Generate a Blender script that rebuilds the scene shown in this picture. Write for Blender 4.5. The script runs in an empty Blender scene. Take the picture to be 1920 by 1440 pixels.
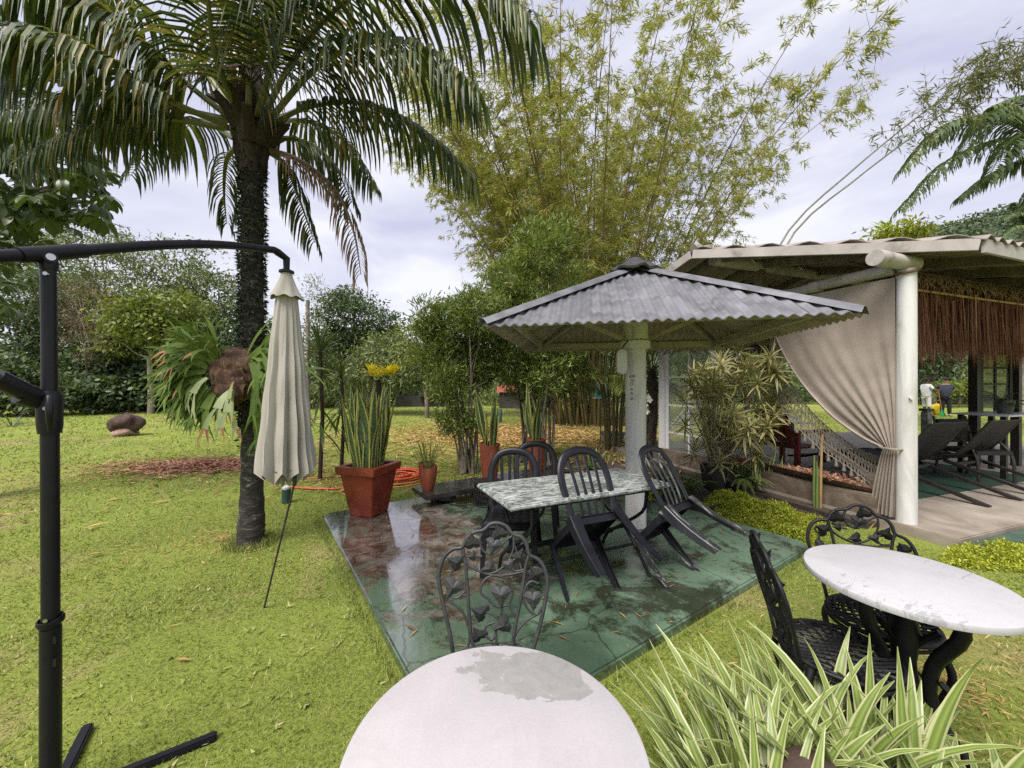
import bpy, bmesh, math, random
import numpy as np
from mathutils import Vector, Matrix
random.seed(5)
rng = np.random.default_rng(11)
SC = bpy.context.scene
COL = SC.collection
R = math.radians

# ------------------------------------------------------------------ camera
EYE = 1.5            # camera height, level view
FPX = 721.0          # focal length in photograph pixels (1920 wide)
cam_data = bpy.data.cameras.new('camera')
cam_data.sensor_width = 36.0
cam_data.lens = FPX / 1920.0 * 36.0
cam_data.clip_start = 0.05
cam_data.clip_end = 2000.0
cam = bpy.data.objects.new('camera', cam_data)
COL.objects.link(cam)
cam.location = (0, 0, EYE)
cam.rotation_euler = (R(90), 0, 0)
SC.camera = cam

# ------------------------------------------------------------------ sky
SUN_EL, SUN_AZ = R(58), R(215)      # azimuth clockwise from +Y
world = bpy.data.worlds.new('World')
SC.world = world
world.use_nodes = True
wn, wl = world.node_tree.nodes, world.node_tree.links
wn.clear()
w_out = wn.new('ShaderNodeOutputWorld')
w_bg = wn.new('ShaderNodeBackground')
w_bg.inputs['Strength'].default_value = 0.1
w_sky = wn.new('ShaderNodeTexSky')
w_sky.sky_type = 'NISHITA'
w_sky.sun_disc = False
w_sky.sun_elevation = SUN_EL
w_sky.sun_rotation = SUN_AZ
w_sky.air_density = 1.0
w_sky.dust_density = 2.0
w_tc = wn.new('ShaderNodeTexCoord')
w_map = wn.new('ShaderNodeMapping')
w_map.inputs['Scale'].default_value = (1.0, 1.0, 3.2)
w_n1 = wn.new('ShaderNodeTexNoise')
w_n1.inputs['Scale'].default_value = 1.7
w_n1.inputs['Detail'].default_value = 6.0
w_n1.inputs['Roughness'].default_value = 0.55
w_n1.inputs['Distortion'].default_value = 0.5
w_ramp = wn.new('ShaderNodeValToRGB')
w_ramp.color_ramp.elements[0].position = 0.36
w_ramp.color_ramp.elements[0].color = (1.58, 1.60, 2.06, 1)
w_ramp.color_ramp.elements[1].position = 0.62
w_ramp.color_ramp.elements[1].color = (2.42, 2.42, 2.58, 1)
e = w_ramp.color_ramp.elements.new(0.5)
e.color = (1.95, 1.97, 2.30, 1)
w_mix = wn.new('ShaderNodeMix')
w_mix.data_type = 'RGBA'
w_mix.inputs[0].default_value = 0.96     # overcast: the cloud layer covers nearly all of the blue
wl.new(w_tc.outputs['Generated'], w_map.inputs['Vector'])
wl.new(w_map.outputs[0], w_n1.inputs['Vector'])
wl.new(w_n1.outputs['Fac'], w_ramp.inputs[0])
wl.new(w_sky.outputs[0], w_mix.inputs[6])
wl.new(w_ramp.outputs[0], w_mix.inputs[7])
wl.new(w_mix.outputs[2], w_bg.inputs['Color'])
wl.new(w_bg.outputs[0], w_out.inputs['Surface'])

# ------------------------------------------------------------------ sun behind thin cloud
sun_data = bpy.data.lights.new('sun', 'SUN')
sun_data.energy = 1.5
sun_data.angle = R(34)
sun_data.color = (1.0, 0.95, 0.88)
sun = bpy.data.objects.new('sun', sun_data)
COL.objects.link(sun)
sun_dir = Vector((math.sin(SUN_AZ) * math.cos(SUN_EL), math.cos(SUN_AZ) * math.cos(SUN_EL), math.sin(SUN_EL)))
sun.rotation_euler = sun_dir.to_track_quat('Z', 'Y').to_euler()
sun.location = sun_dir * 40

# ------------------------------------------------------------------ exposure and render
SC.view_settings.view_transform = 'Standard'
SC.view_settings.look = 'None'
SC.view_settings.exposure = 2.0
SC.view_settings.gamma = 1.0
SC.view_settings.use_curve_mapping = False
SC.render.engine = 'CYCLES'
SC.cycles.use_denoising = False
SC.cycles.use_adaptive_sampling = True
SC.cycles.adaptive_threshold = 0.012
SC.cycles.max_bounces = 6
SC.cycles.diffuse_bounces = 2
SC.cycles.glossy_bounces = 3
SC.cycles.transmission_bounces = 4
SC.cycles.transparent_max_bounces = 6
SC.cycles.caustics_reflective = False
SC.cycles.caustics_refractive = False

# ------------------------------------------------------------------ helpers: placing
def W(px, py, d):
    """Point seen at a photograph pixel at depth d metres."""
    return Vector(((px - 960.0) / FPX * d, d, EYE + (720.0 - py) / FPX * d))

def G(px, py, z=0.0):
    """Point on the level z seen at a photograph pixel."""
    d = (EYE - z) * FPX / (py - 720.0)
    return Vector(((px - 960.0) / FPX * d, d, z))

# ------------------------------------------------------------------ helpers: objects
def tag(o, label=None, cat=None, group=None, kind=None):
    if label: o['label'] = label
    if cat: o['category'] = cat
    if group: o['group'] = group
    if kind: o['kind'] = kind
    return o

def thing(name, label, cat, loc=(0, 0, 0), rz=0.0, group=None):
    o = bpy.data.objects.new(name, None)
    o.empty_display_size = 0.1
    COL.objects.link(o)
    o.location = loc
    o.rotation_euler = (0, 0, rz)
    return tag(o, label, cat, group)

def link(name, me, mat=None, parent=None, loc=None):
    o = bpy.data.objects.new(name, me)
    COL.objects.link(o)
    if mat is not None and not me.materials:
        for m in (mat if isinstance(mat, (list, tuple)) else [mat]):
            me.materials.append(m)
    if parent is not None: o.parent = parent
    if loc is not None: o.location = loc
    return o

def copy_tree(o, parent=None):
    c = o.copy(); COL.objects.link(c)
    c.parent = parent
    for ch in o.children:
        copy_tree(ch, c)
    return c

def smooth(me, angle=None):
    me.polygons.foreach_set('use_smooth', np.ones(len(me.polygons), bool))
    if angle is not None:
        me.set_sharp_from_angle(angle=R(angle))

def frame_axes(d):
    d = Vector(d).normalized()
    up = Vector((0, 0, 1)) if abs(d.z) < 0.95 else Vector((0, 1, 0))
    s = d.cross(up).normalized()
    return s, s.cross(d).normalized()

class MB:
    """Collects shapes into one mesh."""
    def __init__(self):
        self.v, self.f, self.uv, self.mi = [], [], {}, []
        self.cur = 0
    def _add(self, vs, fs, uvs=None):
        b = len(self.v)
        self.v += [tuple(x) for x in vs]
        for f in fs:
            self.f.append(tuple(b + i for i in f)); self.mi.append(self.cur)
        if uvs is not None:
            for i, u in enumerate(uvs): self.uv[b + i] = u
        return self
    def box(self, c, s, m=None):
        x, y, z = s[0] / 2, s[1] / 2, s[2] / 2
        vs = [Vector((a * x, b * y, d * z)) for d in (-1, 1) for a, b in ((-1, -1), (1, -1), (1, 1), (-1, 1))]
        if m is not None: vs = [m @ v for v in vs]
        vs = [v + Vector(c) for v in vs]
        return self._add(vs, [(0, 3, 2, 1), (4, 5, 6, 7), (0, 1, 5, 4), (1, 2, 6, 5), (2, 3, 7, 6), (3, 0, 4, 7)])
    def prism(self, poly, z0, z1):
        n = len(poly)
        vs = [(p[0], p[1], z0) for p in poly] + [(p[0], p[1], z1) for p in poly]
        return self._add(vs, [tuple(range(n))[::-1], tuple(range(n, 2 * n))] + [(i, (i + 1) % n, n + (i + 1) % n, n + i) for i in range(n)])
    def bar(self, a, b, w, h, up=None):
        """Rectangular bar from a to b; w sideways, h along up."""
        a, b = Vector(a), Vector(b)
        d = (b - a).normalized()
        if up is None: s, u = frame_axes(d)
        else:
            s = d.cross(Vector(up)).normalized(); u = s.cross(d).normalized()
        vs = [p + s * (i * w / 2) + u * (j * h / 2) for p in (a, b) for i, j in ((-1, -1), (1, -1), (1, 1), (-1, 1))]
        return self._add(vs, [(3, 2, 1, 0), (4, 5, 6, 7), (0, 1, 5, 4), (1, 2, 6, 5), (2, 3, 7, 6), (3, 0, 4, 7)])
    def tube(self, pts, r, n=8, cap=True, sx=1.0, closed=False, up=None):
        """Tube along a path; r a number or one per point; sx flattens sideways."""
        pts = [Vector(p) for p in pts]
        k = len(pts)
        rs = [r] * k if isinstance(r, (int, float)) else list(r)
        vs = []
        ps = None
        for i, p in enumerate(pts):
            if closed: t = pts[(i + 1) % k] - pts[i - 1]
            else: t = pts[min(i + 1, k - 1)] - pts[max(i - 1, 0)]
            if t.length < 1e-9: t = Vector((0, 0, 1))
            t.normalize()
            if up is not None:
                s = t.cross(Vector(up))
                s = s.normalized() if s.length > 1e-6 else frame_axes(t)[0]
            elif ps is None: s = frame_axes(t)[0]
            else:
                s = ps - t * ps.dot(t)
                s = s.normalized() if s.length > 1e-6 else frame_axes(t)[0]
            ps = s
            u = s.cross(t)
            for j in range(n):
                a = 2 * math.pi * j / n
                vs.append(p + s * (math.cos(a) * rs[i] * sx) + u * (math.sin(a) * rs[i]))
        fs = []
        for i in range(k if closed else k - 1):
            i2 = (i + 1) % k
            for j in range(n):
                j2 = (j + 1) % n
                fs.append((i * n + j, i * n + j2, i2 * n + j2, i2 * n + j))
        if cap and not closed:
            fs.append(tuple(range(n))[::-1]); fs.append(tuple((k - 1) * n + j for j in range(n)))
        return self._add(vs, fs)
    def lathe(self, prof, n=24, c=(0, 0, 0), cap=True, wob=None):
        """Profile [(r,z)...] turned about z."""
        vs, k = [], len(prof)
        for i, (r_, z) in enumerate(prof):
            for j in range(n):
                a = 2 * math.pi * j / n
                q = wob(a, z) if wob else 1.0
                vs.append((c[0] + r_ * q * math.cos(a), c[1] + r_ * q * math.sin(a), c[2] + z))
        fs = [(i * n + j, i * n + (j + 1) % n, (i + 1) * n + (j + 1) % n, (i + 1) * n + j) for i in range(k - 1) for j in range(n)]
        if cap:
            fs.append(tuple(range(n))[::-1]); fs.append(tuple((k - 1) * n + j for j in range(n)))
        return self._add(vs, fs)
    def blade(self, pts, widths, nrm=None, fold=0.0):
        """Leaf strip along pts with three verts across, uv u across and v along; fold lifts the edges."""
        pts = [Vector(p) for p in pts]; k = len(pts)
        vs, uv = [], []
        for i, p in enumerate(pts):
            t = (pts[min(i + 1, k - 1)] - pts[max(i - 1, 0)]).normalized()
            nn = Vector(nrm[i]) if isinstance(nrm, list) else (Vector(nrm) if nrm is not None else frame_axes(t)[1])
            s = t.cross(nn)
            s = s.normalized() if s.length > 1e-6 else frame_axes(t)[0]
            nn = s.cross(t).normalized()
            w = widths[i] / 2
            vs += [p - s * w + nn * (fold * w), p, p + s * w + nn * (fold * w)]
            uv += [(0.0, i / (k - 1)), (0.5, i / (k - 1)), (1.0, i / (k - 1))]
        fs = []
        for i in range(k - 1):
            a, b = 3 * i, 3 * i + 3
            fs += [(a, a + 1, b + 1, b), (a + 1, a + 2, b + 2, b + 1)]
        return self._add(vs, fs, uv)
    def mesh(self, name='m'):
        me = bpy.data.meshes.new(name)
        me.from_pydata(self.v, [], self.f)
        if any(self.mi): me.polygons.foreach_set('material_index', self.mi)
        if self.uv:
            lay = me.uv_layers.new(name='UVMap')
            li = np.zeros(len(me.loops), np.int32); me.loops.foreach_get('vertex_index', li)
            arr = np.array([self.uv.get(i, (0.5, 0.5)) for i in range(len(self.v))], np.float32)
            lay.data.foreach_set('uv', arr[li].ravel())
        me.update()
        return me
    def build(self, name, mat, parent=None, sm=None, loc=None, bevel=0):
        me = self.mesh(name)
        if bevel:
            bm = bmesh.new(); bm.from_mesh(me)
            bmesh.ops.bevel(bm, geom=[e for e in bm.edges if e.is_manifold and e.calc_face_angle(0) > 0.6], offset=bevel, segments=2, affect='EDGES', clamp_overlap=True)
            bm.to_mesh(me); bm.free()
        if sm is not None: smooth(me, sm)
        return link(name, me, mat, parent, loc)

# many leaves in one mesh, all in numpy
LEAF = {   # template: (verts u,v,w ; faces ; u across -1..1, v along 0..1, w out of plane)
    'tri': (np.array([(-.5, 0, 0), (.5, 0, 0), (0, 1, 0)], float), [(0, 1, 2)]),
    'dia': (np.array([(0, 0, 0), (.5, .45, .04), (0, 1, 0), (-.5, .45, .04)], float), [(0, 1, 2, 3)]),
    'lance': (np.array([(0, 0, 0), (.5, .3, .05), (.34, .68, .0), (0, 1, -.1), (-.34, .68, .0), (-.5, .3, .05)], float), [(0, 1, 2, 3, 4, 5)]),
    'broad': (np.array([(0, 0, 0), (.38, .18, .05), (.5, .5, .04), (.3, .82, -.03), (0, 1, -.1), (-.3, .82, -.03), (-.5, .5, .04), (-.38, .18, .05), (0, .5, -.03)], float),
              [(0, 1, 2, 8), (2, 3, 4, 8), (4, 5, 6, 8), (6, 7, 0, 8)]),
    'blade': (np.array([(-.5, 0, 0), (.5, 0, 0), (.42, .5, .06), (-.42, .5, .06), (0, 1, .22)], float), [(0, 1, 2, 3), (3, 2, 4)]),
    'strap': (np.array([(-.3, 0, 0), (.3, 0, 0), (.5, .35, .10), (-.5, .35, .10), (.42, .7, .08), (-.42, .7, .08), (0, 1, -.1)], float), [(0, 1, 2, 3), (3, 2, 4, 5), (5, 4, 6)]),
}
def leaves(pos, dirs, nrm, L, Wd, shape='lance'):
    tv, tf = LEAF[shape]
    pos = np.asarray(pos, float); N = len(pos)
    d = np.asarray(dirs, float); d = d / np.maximum(np.linalg.norm(d, axis=1, keepdims=True), 1e-9)
    n = np.asarray(nrm, float)
    s = np.cross(d, n); s /= np.maximum(np.linalg.norm(s, axis=1, keepdims=True), 1e-9)
    n = np.cross(s, d)
    L = np.broadcast_to(np.asarray(L, float), (N,)); Wd = np.broadcast_to(np.asarray(Wd, float), (N,))
    V = (pos[:, None, :] + s[:, None, :] * (tv[None, :, 0, None] * Wd[:, None, None])
         + d[:, None, :] * (tv[None, :, 1, None] * L[:, None, None]) + n[:, None, :] * (tv[None, :, 2, None] * L[:, None, None]))
    k = len(tv)
    loops, starts, c = [], [], 0
    for f in tf:
        loops += list(f); starts.append(c); c += len(f)
    li = (np.array(loops)[None, :] + (np.arange(N) * k)[:, None]).ravel()
    ls = (np.array(starts)[None, :] + (np.arange(N) * c)[:, None]).ravel()
    uv = np.tile(np.array([(tv[i, 0] + .5, tv[i, 1]) for i in loops], np.float32), (N, 1))
    return V.reshape(-1, 3), li, ls, uv

def np_mesh(name, parts):
    """Mesh from several (verts, loop vertex indices, loop starts, uv) sets."""
    V = np.concatenate([p[0] for p in parts]); off = 0; lo = 0
    LI, LS = [], []
    for p in parts:
        LI.append(p[1] + off); LS.append(p[2] + lo)
        off += len(p[0]); lo += len(p[1])
    LI = np.concatenate(LI).astype(np.int32); LS = np.concatenate(LS).astype(np.int32)
    me = bpy.data.meshes.new(name)
    me.vertices.add(len(V)); me.vertices.foreach_set('co', V.astype(np.float32).ravel())
    me.loops.add(len(LI)); me.loops.foreach_set('vertex_index', LI)
    me.polygons.add(len(LS)); me.polygons.foreach_set('loop_start', LS)
    lay = me.uv_layers.new(name='UVMap')
    lay.data.foreach_set('uv', np.concatenate([p[3] for p in parts]).astype(np.float32).ravel())
    me.update(calc_edges=True)
    return me

def unit(n):
    v = rng.normal(size=(n, 3))
    return v / np.linalg.norm(v, axis=1, keepdims=True)

def curve(pts, n=12):
    """Smooth path (Catmull-Rom) through points."""
    P = [Vector(p) for p in pts]
    P = [P[0] * 2 - P[1]] + P + [P[-1] * 2 - P[-2]]
    out = []
    segs = len(P) - 3
    for q in range(n):
        t = q / (n - 1) * segs
        i = min(int(t), segs - 1); u = t - i
        a, b, c, d = P[i], P[i + 1], P[i + 2], P[i + 3]
        out.append(0.5 * ((2 * b) + (c - a) * u + (2 * a - 5 * b + 4 * c - d) * u * u + (3 * b - a - 3 * c + d) * u * u * u))
    return out
# ------------------------------------------------------------------ materials
MATS = {}
def nodes_of(name):
    m = bpy.data.materials.new(name); m.use_nodes = True
    nt = m.node_tree
    b = nt.nodes['Principled BSDF']
    return m, nt, b

def ramp(nt, stops, fac=None, interp='LINEAR'):
    r = nt.nodes.new('ShaderNodeValToRGB')
    r.color_ramp.interpolation = interp
    els = r.color_ramp.elements
    while len(els) < len(stops): els.new(0.5)
    for e, (p, c) in zip(els, stops):
        e.position = p; e.color = (*c, 1) if len(c) == 3 else c
    if fac is not None: nt.links.new(fac, r.inputs[0])
    return r

def noise(nt, scale, detail=4, rough=0.55, dist=0.0, vec=None, kind='Object', stretch=None):
    tc = nt.nodes.new('ShaderNodeTexCoord')
    n = nt.nodes.new('ShaderNodeTexNoise')
    n.inputs['Scale'].default_value = scale; n.inputs['Detail'].default_value = detail
    n.inputs['Roughness'].default_value = rough; n.inputs['Distortion'].default_value = dist
    v = vec if vec is not None else tc.outputs[kind]
    if stretch:
        mp = nt.nodes.new('ShaderNodeMapping'); mp.inputs['Scale'].default_value = stretch
        nt.links.new(v, mp.inputs['Vector']); v = mp.outputs[0]
    nt.links.new(v, n.inputs['Vector'])
    return n

def mixc(nt, fac, a, b, mode='MIX'):
    m = nt.nodes.new('ShaderNodeMix'); m.data_type = 'RGBA'; m.blend_type = mode
    for s, v in ((0, fac), (6, a), (7, b)):
        if isinstance(v, (int, float)): m.inputs[s].default_value = v
        elif isinstance(v, tuple): m.inputs[s].default_value = (*v, 1) if len(v) == 3 else v
        else: nt.links.new(v, m.inputs[s])
    return m.outputs[2]

def math_n(nt, op, a, b=0.0, clamp=False):
    m = nt.nodes.new('ShaderNodeMath'); m.operation = op; m.use_clamp = clamp
    for i, v in enumerate((a, b)):
        if isinstance(v, (int, float)): m.inputs[i].default_value = v
        else: nt.links.new(v, m.inputs[i])
    return m.outputs[0]

def bump(nt, b, h, strength=0.3, dist=0.01):
    bp = nt.nodes.new('ShaderNodeBump')
    bp.inputs['Strength'].default_value = strength; bp.inputs['Distance'].default_value = dist
    nt.links.new(h, bp.inputs['Height']); nt.links.new(bp.outputs[0], b.inputs['Normal'])

def surf(name, stops, scale=4.0, rough=0.6, detail=5, dist=0.3, bmp=0.2, bscale=None, bdist=0.01, metal=0.0, spec=0.5, stretch=None, rvar=0.0, kind='Object'):
    """Plain surface whose colour wanders through stops by noise."""
    m, nt, b = nodes_of(name)
    n = noise(nt, scale, detail, 0.6, dist, kind=kind, stretch=stretch)
    nt.links.new(ramp(nt, stops, n.outputs['Fac']).outputs[0], b.inputs['Base Color'])
    b.inputs['Roughness'].default_value = rough; b.inputs['Metallic'].default_value = metal
    b.inputs['Specular IOR Level'].default_value = spec
    if rvar:
        n3 = noise(nt, scale * 2.3, 3, kind=kind)
        nt.links.new(math_n(nt, 'ADD', math_n(nt, 'MULTIPLY', n3.outputs['Fac'], rvar), rough - rvar / 2), b.inputs['Roughness'])
    if bmp:
        n2 = noise(nt, bscale or scale * 6, 6, 0.65, kind=kind, stretch=stretch)
        bump(nt, b, n2.outputs['Fac'], bmp, bdist)
    MATS[name] = m
    return m

def leafmat(name, stops, rough=0.5, trans=0.35, spec=0.4, tint=None, tf=0.4):
    """Leaves: every leaf island takes its own colour from stops; light passes through."""
    m, nt, b = nodes_of(name)
    g = nt.nodes.new('ShaderNodeNewGeometry')
    c = ramp(nt, stops, g.outputs['Random Per Island']).outputs[0]
    n = noise(nt, 0.9, 3, kind='Object')
    c = mixc(nt, math_n(nt, 'MULTIPLY', n.outputs['Fac'], tf), c, tint or stops[-1][1])
    nt.links.new(c, b.inputs['Base Color'])
    b.inputs['Roughness'].default_value = rough; b.inputs['Specular IOR Level'].default_value = spec
    t = nt.nodes.new('ShaderNodeBsdfTranslucent')
    nt.links.new(mixc(nt, 1.0, c, (1.0, 1.0, .55), 'MULTIPLY'), t.inputs['Color'])
    mx = nt.nodes.new('ShaderNodeMixShader'); mx.inputs[0].default_value = trans
    nt.links.new(b.outputs[0], mx.inputs[1]); nt.links.new(t.outputs[0], mx.inputs[2])
    nt.links.new(mx.outputs[0], nt.nodes['Material Output'].inputs['Surface'])
    MATS[name] = m
    return m

def striped(name, across, rough=0.45, band=None, trans=0.2, vary=0.3):
    """Strap leaves: colour stops across the blade (uv u), optional dark cross bands (band colour, scale)."""
    m, nt, b = nodes_of(name)
    uv = nt.nodes.new('ShaderNodeUVMap')
    sp = nt.nodes.new('ShaderNodeSeparateXYZ'); nt.links.new(uv.outputs[0], sp.inputs[0])
    g = nt.nodes.new('ShaderNodeObjectInfo')
    nz = noise(nt, 22, 3, vec=uv.outputs[0], stretch=(1.0, .12, 1))
    u = math_n(nt, 'ADD', sp.outputs[0], math_n(nt, 'MULTIPLY', math_n(nt, 'SUBTRACT', nz.outputs['Fac'], 0.5), 0.16))
    c = ramp(nt, across, u).outputs[0]
    if band:
        nb = noise(nt, band[1], 3, 0.7, 0.4, vec=uv.outputs[0], stretch=(.28, 1.6, 1))
        f = ramp(nt, [(0.46, (0, 0, 0)), (0.56, (1, 1, 1))], nb.outputs['Fac']).outputs[0]
        mid = ramp(nt, [(0.14, (0, 0, 0)), (0.24, (1, 1, 1)), (0.76, (1, 1, 1)), (0.86, (0, 0, 0))], sp.outputs[0]).outputs[0]
        c = mixc(nt, math_n(nt, 'MULTIPLY', math_n(nt, 'MULTIPLY', f, mid), 0.8), c, band[0])
    c = mixc(nt, math_n(nt, 'MULTIPLY', g.outputs['Random'], vary), c, mixc(nt, 1.0, c, (.62, .68, .45), 'MULTIPLY'))
    nt.links.new(c, b.inputs['Base Color'])
    b.inputs['Roughness'].default_value = rough
    t = nt.nodes.new('ShaderNodeBsdfTranslucent'); nt.links.new(c, t.inputs['Color'])
    mx = nt.nodes.new('ShaderNodeMixShader'); mx.inputs[0].default_value = trans
    nt.links.new(b.outputs[0], mx.inputs[1]); nt.links.new(t.outputs[0], mx.inputs[2])
    nt.links.new(mx.outputs[0], nt.nodes['Material Output'].inputs['Surface'])
    MATS[name] = m
    return m

# foliage
leafmat('bamboo_leaf', [(0, (.17, .215, .055)), (.35, (.31, .355, .09)), (.7, (.43, .425, .115)), (.9, (.56, .45, .17)), (1, (.35, .365, .10))], .6, .45, .2)
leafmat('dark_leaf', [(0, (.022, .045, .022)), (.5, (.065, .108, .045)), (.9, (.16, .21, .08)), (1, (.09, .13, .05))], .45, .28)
leafmat('mid_leaf', [(0, (.05, .085, .028)), (.5, (.11, .16, .045)), (.85, (.21, .25, .07)), (1, (.13, .17, .05))], .5, .3)
leafmat('lime_leaf', [(0, (.10, .15, .03)), (.5, (.17, .22, .045)), (.85, (.26, .28, .05)), (1, (.15, .18, .04))], .5, .35)
leafmat('feather_leaf', [(0, (.08, .115, .05)), (.5, (.15, .19, .075)), (.85, (.24, .27, .10)), (1, (.16, .19, .075))], .5, .3)
leafmat('shrub_leaf', [(0, (.06, .11, .03)), (.4, (.14, .21, .05)), (.75, (.26, .33, .07)), (.95, (.38, .38, .11)), (1, (.18, .23, .06))], .42, .35)
leafmat('twig_brown', [(0, (.16, .11, .07)), (.5, (.22, .16, .10)), (1, (.26, .20, .13))], .8, .1)
leafmat('palm_leaf', [(0, (.022, .042, .016)), (.45, (.05, .08, .024)), (.75, (.10, .135, .035)), (.9, (.17, .175, .04)), (.96, (.26, .17, .05)), (1, (.06, .085, .028))], .42, .35, .35, tf=.2)
leafmat('palm_dead', [(0, (.10, .06, .035)), (.5, (.16, .10, .06)), (.85, (.24, .17, .10)), (1, (.13, .08, .045))], .7, .15)
leafmat('royal_leaf', [(0, (.06, .10, .045)), (.5, (.095, .15, .06)), (.9, (.17, .22, .07)), (1, (.10, .14, .05))], .5, .3, .3)
leafmat('big_leaf', [(0, (.028, .06, .022)), (.5, (.05, .09, .03)), (.8, (.08, .12, .035)), (1, (.14, .17, .04))], .35, .3, .5)
leafmat('epiphyte', [(0, (.012, .018, .010)), (.5, (.022, .032, .014)), (.9, (.05, .065, .025)), (1, (.02, .025, .012))], .55, .1)
leafmat('golden_leaf', [(0, (.15, .20, .018)), (.4, (.32, .37, .026)), (.75, (.48, .52, .05)), (.95, (.60, .58, .12)), (1, (.32, .36, .028))], .5, .35, tf=.15)
leafmat('fern_leaf', [(0, (.04, .10, .02)), (.5, (.07, .15, .03)), (1, (.12, .20, .04))], .5, .35)
leafmat('straw', [(0, (.34, .20, .08)), (.4, (.46, .31, .12)), (.75, (.56, .42, .18)), (1, (.38, .22, .09))], .75, .15)
leafmat('litter', [(0, (.13, .055, .03)), (.35, (.25, .12, .05)), (.7, (.40, .27, .12)), (.92, (.50, .34, .05)), (1, (.18, .09, .05))], .75, .1)
leafmat('red_litter', [(0, (.18, .07, .05)), (.5, (.36, .17, .11)), (1, (.48, .28, .18))], .75, .1)
leafmat('yellow_petal', [(0, (.80, .62, .01)), (.5, (.88, .74, .03)), (1, (.78, .68, .03))], .5, .35)
leafmat('white_petal', [(0, (.75, .74, .70)), (1, (.82, .8, .76))], .5, .3)
leafmat('reed_leaf', [(0, (.12, .17, .05)), (.5, (.20, .24, .07)), (1, (.30, .30, .12))], .5, .3)
leafmat('stag_leaf', [(0, (.08, .14, .03)), (.5, (.14, .22, .045)), (1, (.25, .32, .075))], .6, .3, .2, tint=(.12, .18, .04))
leafmat('stag_pale', [(0, (.26, .32, .14)), (1, (.34, .38, .2))], .5, .25)
leafmat('stag_tip', [(0, (.30, .13, .06)), (1, (.36, .18, .09))], .6, .2)
leafmat('thatch_straw', [(0, (.07, .024, .013)), (.4, (.13, .045, .024)), (.8, (.21, .085, .045)), (1, (.32, .17, .095))], .8, .05, tf=.2)
striped('dracaena_leaf', [(0, (.48, .43, .20)), (.27, (.40, .36, .15)), (.38, (.12, .14, .045)), (.62, (.12, .14, .045)), (.73, (.40, .36, .15)), (1, (.48, .43, .20))])
striped('sansevieria_leaf', [(0, (.50, .48, .13)), (.17, (.44, .44, .12)), (.22, (.10, .16, .07)), (.78, (.10, .16, .07)), (.83, (.44, .44, .12)), (1, (.50, .48, .13))], .4, ((.025, .05, .025), 16), .08)
striped('flax_leaf', [(0, (.50, .50, .27)), (.15, (.46, .49, .22)), (.22, (.14, .20, .05)), (.40, (.21, .28, .06)), (.5, (.28, .36, .08)), (.6, (.20, .27, .06)), (.79, (.12, .18, .05)), (.85, (.46, .49, .22)), (1, (.50, .50, .27))], .4, None, .25, .35)
striped('agave_leaf', [(0, (.14, .2, .06)), (.5, (.2, .26, .08)), (1, (.14, .2, .06))], .4, ((.05, .09, .04), 20), .1)

# bark, stems
surf('palm_bark', [(.3, (.012, .011, .009)), (.5, (.032, .027, .022)), (.60, (.08, .075, .06)), (.70, (.26, .26, .21))], 9, .85, 6, .8, .8, 30, .03, stretch=(1, 1, 2.2))
surf('bark', [(.3, (.07, .055, .04)), (.55, (.16, .13, .10)), (.75, (.28, .25, .2))], 5, .9, 6, .5, .5, 25, .02)
surf('pale_bark', [(.3, (.16, .13, .1)), (.55, (.32, .28, .23)), (.75, (.5, .46, .4))], 4, .9, 6, .5, .5, 22, .02)
surf('shrub_stem', [(.3, (.10, .085, .06)), (.7, (.26, .22, .17))], 14, .85, 5)
surf('culm', [(.25, (.05, .048, .02)), (.45, (.10, .085, .03)), (.6, (.16, .11, .04)), (.8, (.08, .085, .03))], 1.1, .45, 4, .2, .1)
surf('culm_grey', [(.3, (.12, .12, .09)), (.7, (.24, .24, .19))], 2, .5, 4, .2, .1)
surf('frond_stalk', [(.3, (.07, .09, .025)), (.6, (.13, .13, .04)), (.8, (.2, .16, .07))], 3, .45, 4, .3, .15)
surf('stalk_dead', [(.3, (.05, .032, .02)), (.7, (.12, .08, .05))], 6, .7)
surf('fibre', [(.3, (.02, .014, .01)), (.6, (.06, .04, .028)), (.8, (.12, .08, .05))], 20, .95, 6, .6, .9, 60, .03, stretch=(3, 3, 1))

# metal, plastic, stone, paint
surf('black_paint', [(.3, (.006, .006, .009)), (.7, (.011, .011, .016))], 12, .40, 4, .2, .05, 80, .002, spec=.3, rvar=.2)
surf('black_iron', [(.3, (.005, .005, .006)), (.6, (.010, .010, .011)), (.8, (.03, .03, .031))], 16, .5, 6, .4, .25, 90, .004, rvar=.25, spec=.3)
surf('grey_iron', [(.3, (.018, .018, .02)), (.6, (.035, .035, .037)), (.8, (.07, .07, .07))], 16, .5, 6, .4, .25, 90, .004, rvar=.2)
surf('black_plastic', [(.35, (.007, .007, .010)), (.6, (.011, .0115, .016)), (.75, (.03, .03, .036))], 6, .36, 6, .6, .06, 120, .002, rvar=.2, spec=.28)
surf('worn_plastic', [(.4, (.016, .017, .022)), (.57, (.03, .032, .036)), (.64, (.22, .22, .21)), (.8, (.5, .5, .47))], 12, .42, 8, 1.0, .1, 120, .002, stretch=(1, 1, .35))
surf('steel', [(.3, (.4, .4, .4)), (.7, (.6, .6, .6))], 30, .25, 3, 0, 0, metal=1.0)
surf('canopy_cloth', [(.25, (.17, .155, .12)), (.40, (.27, .25, .21)), (.55, (.345, .325, .285)), (.75, (.39, .365, .325))], 3.5, .9, 7, .6, .15, 160, .003, stretch=(1, 1, .35))
surf('terracotta', [(.25, (.11, .02, .012)), (.45, (.20, .035, .018)), (.62, (.26, .052, .026)), (.74, (.31, .095, .055)), (.82, (.38, .22, .155))], 5, .42, 7, .6, .25, 70, .004, rvar=.3)
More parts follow.
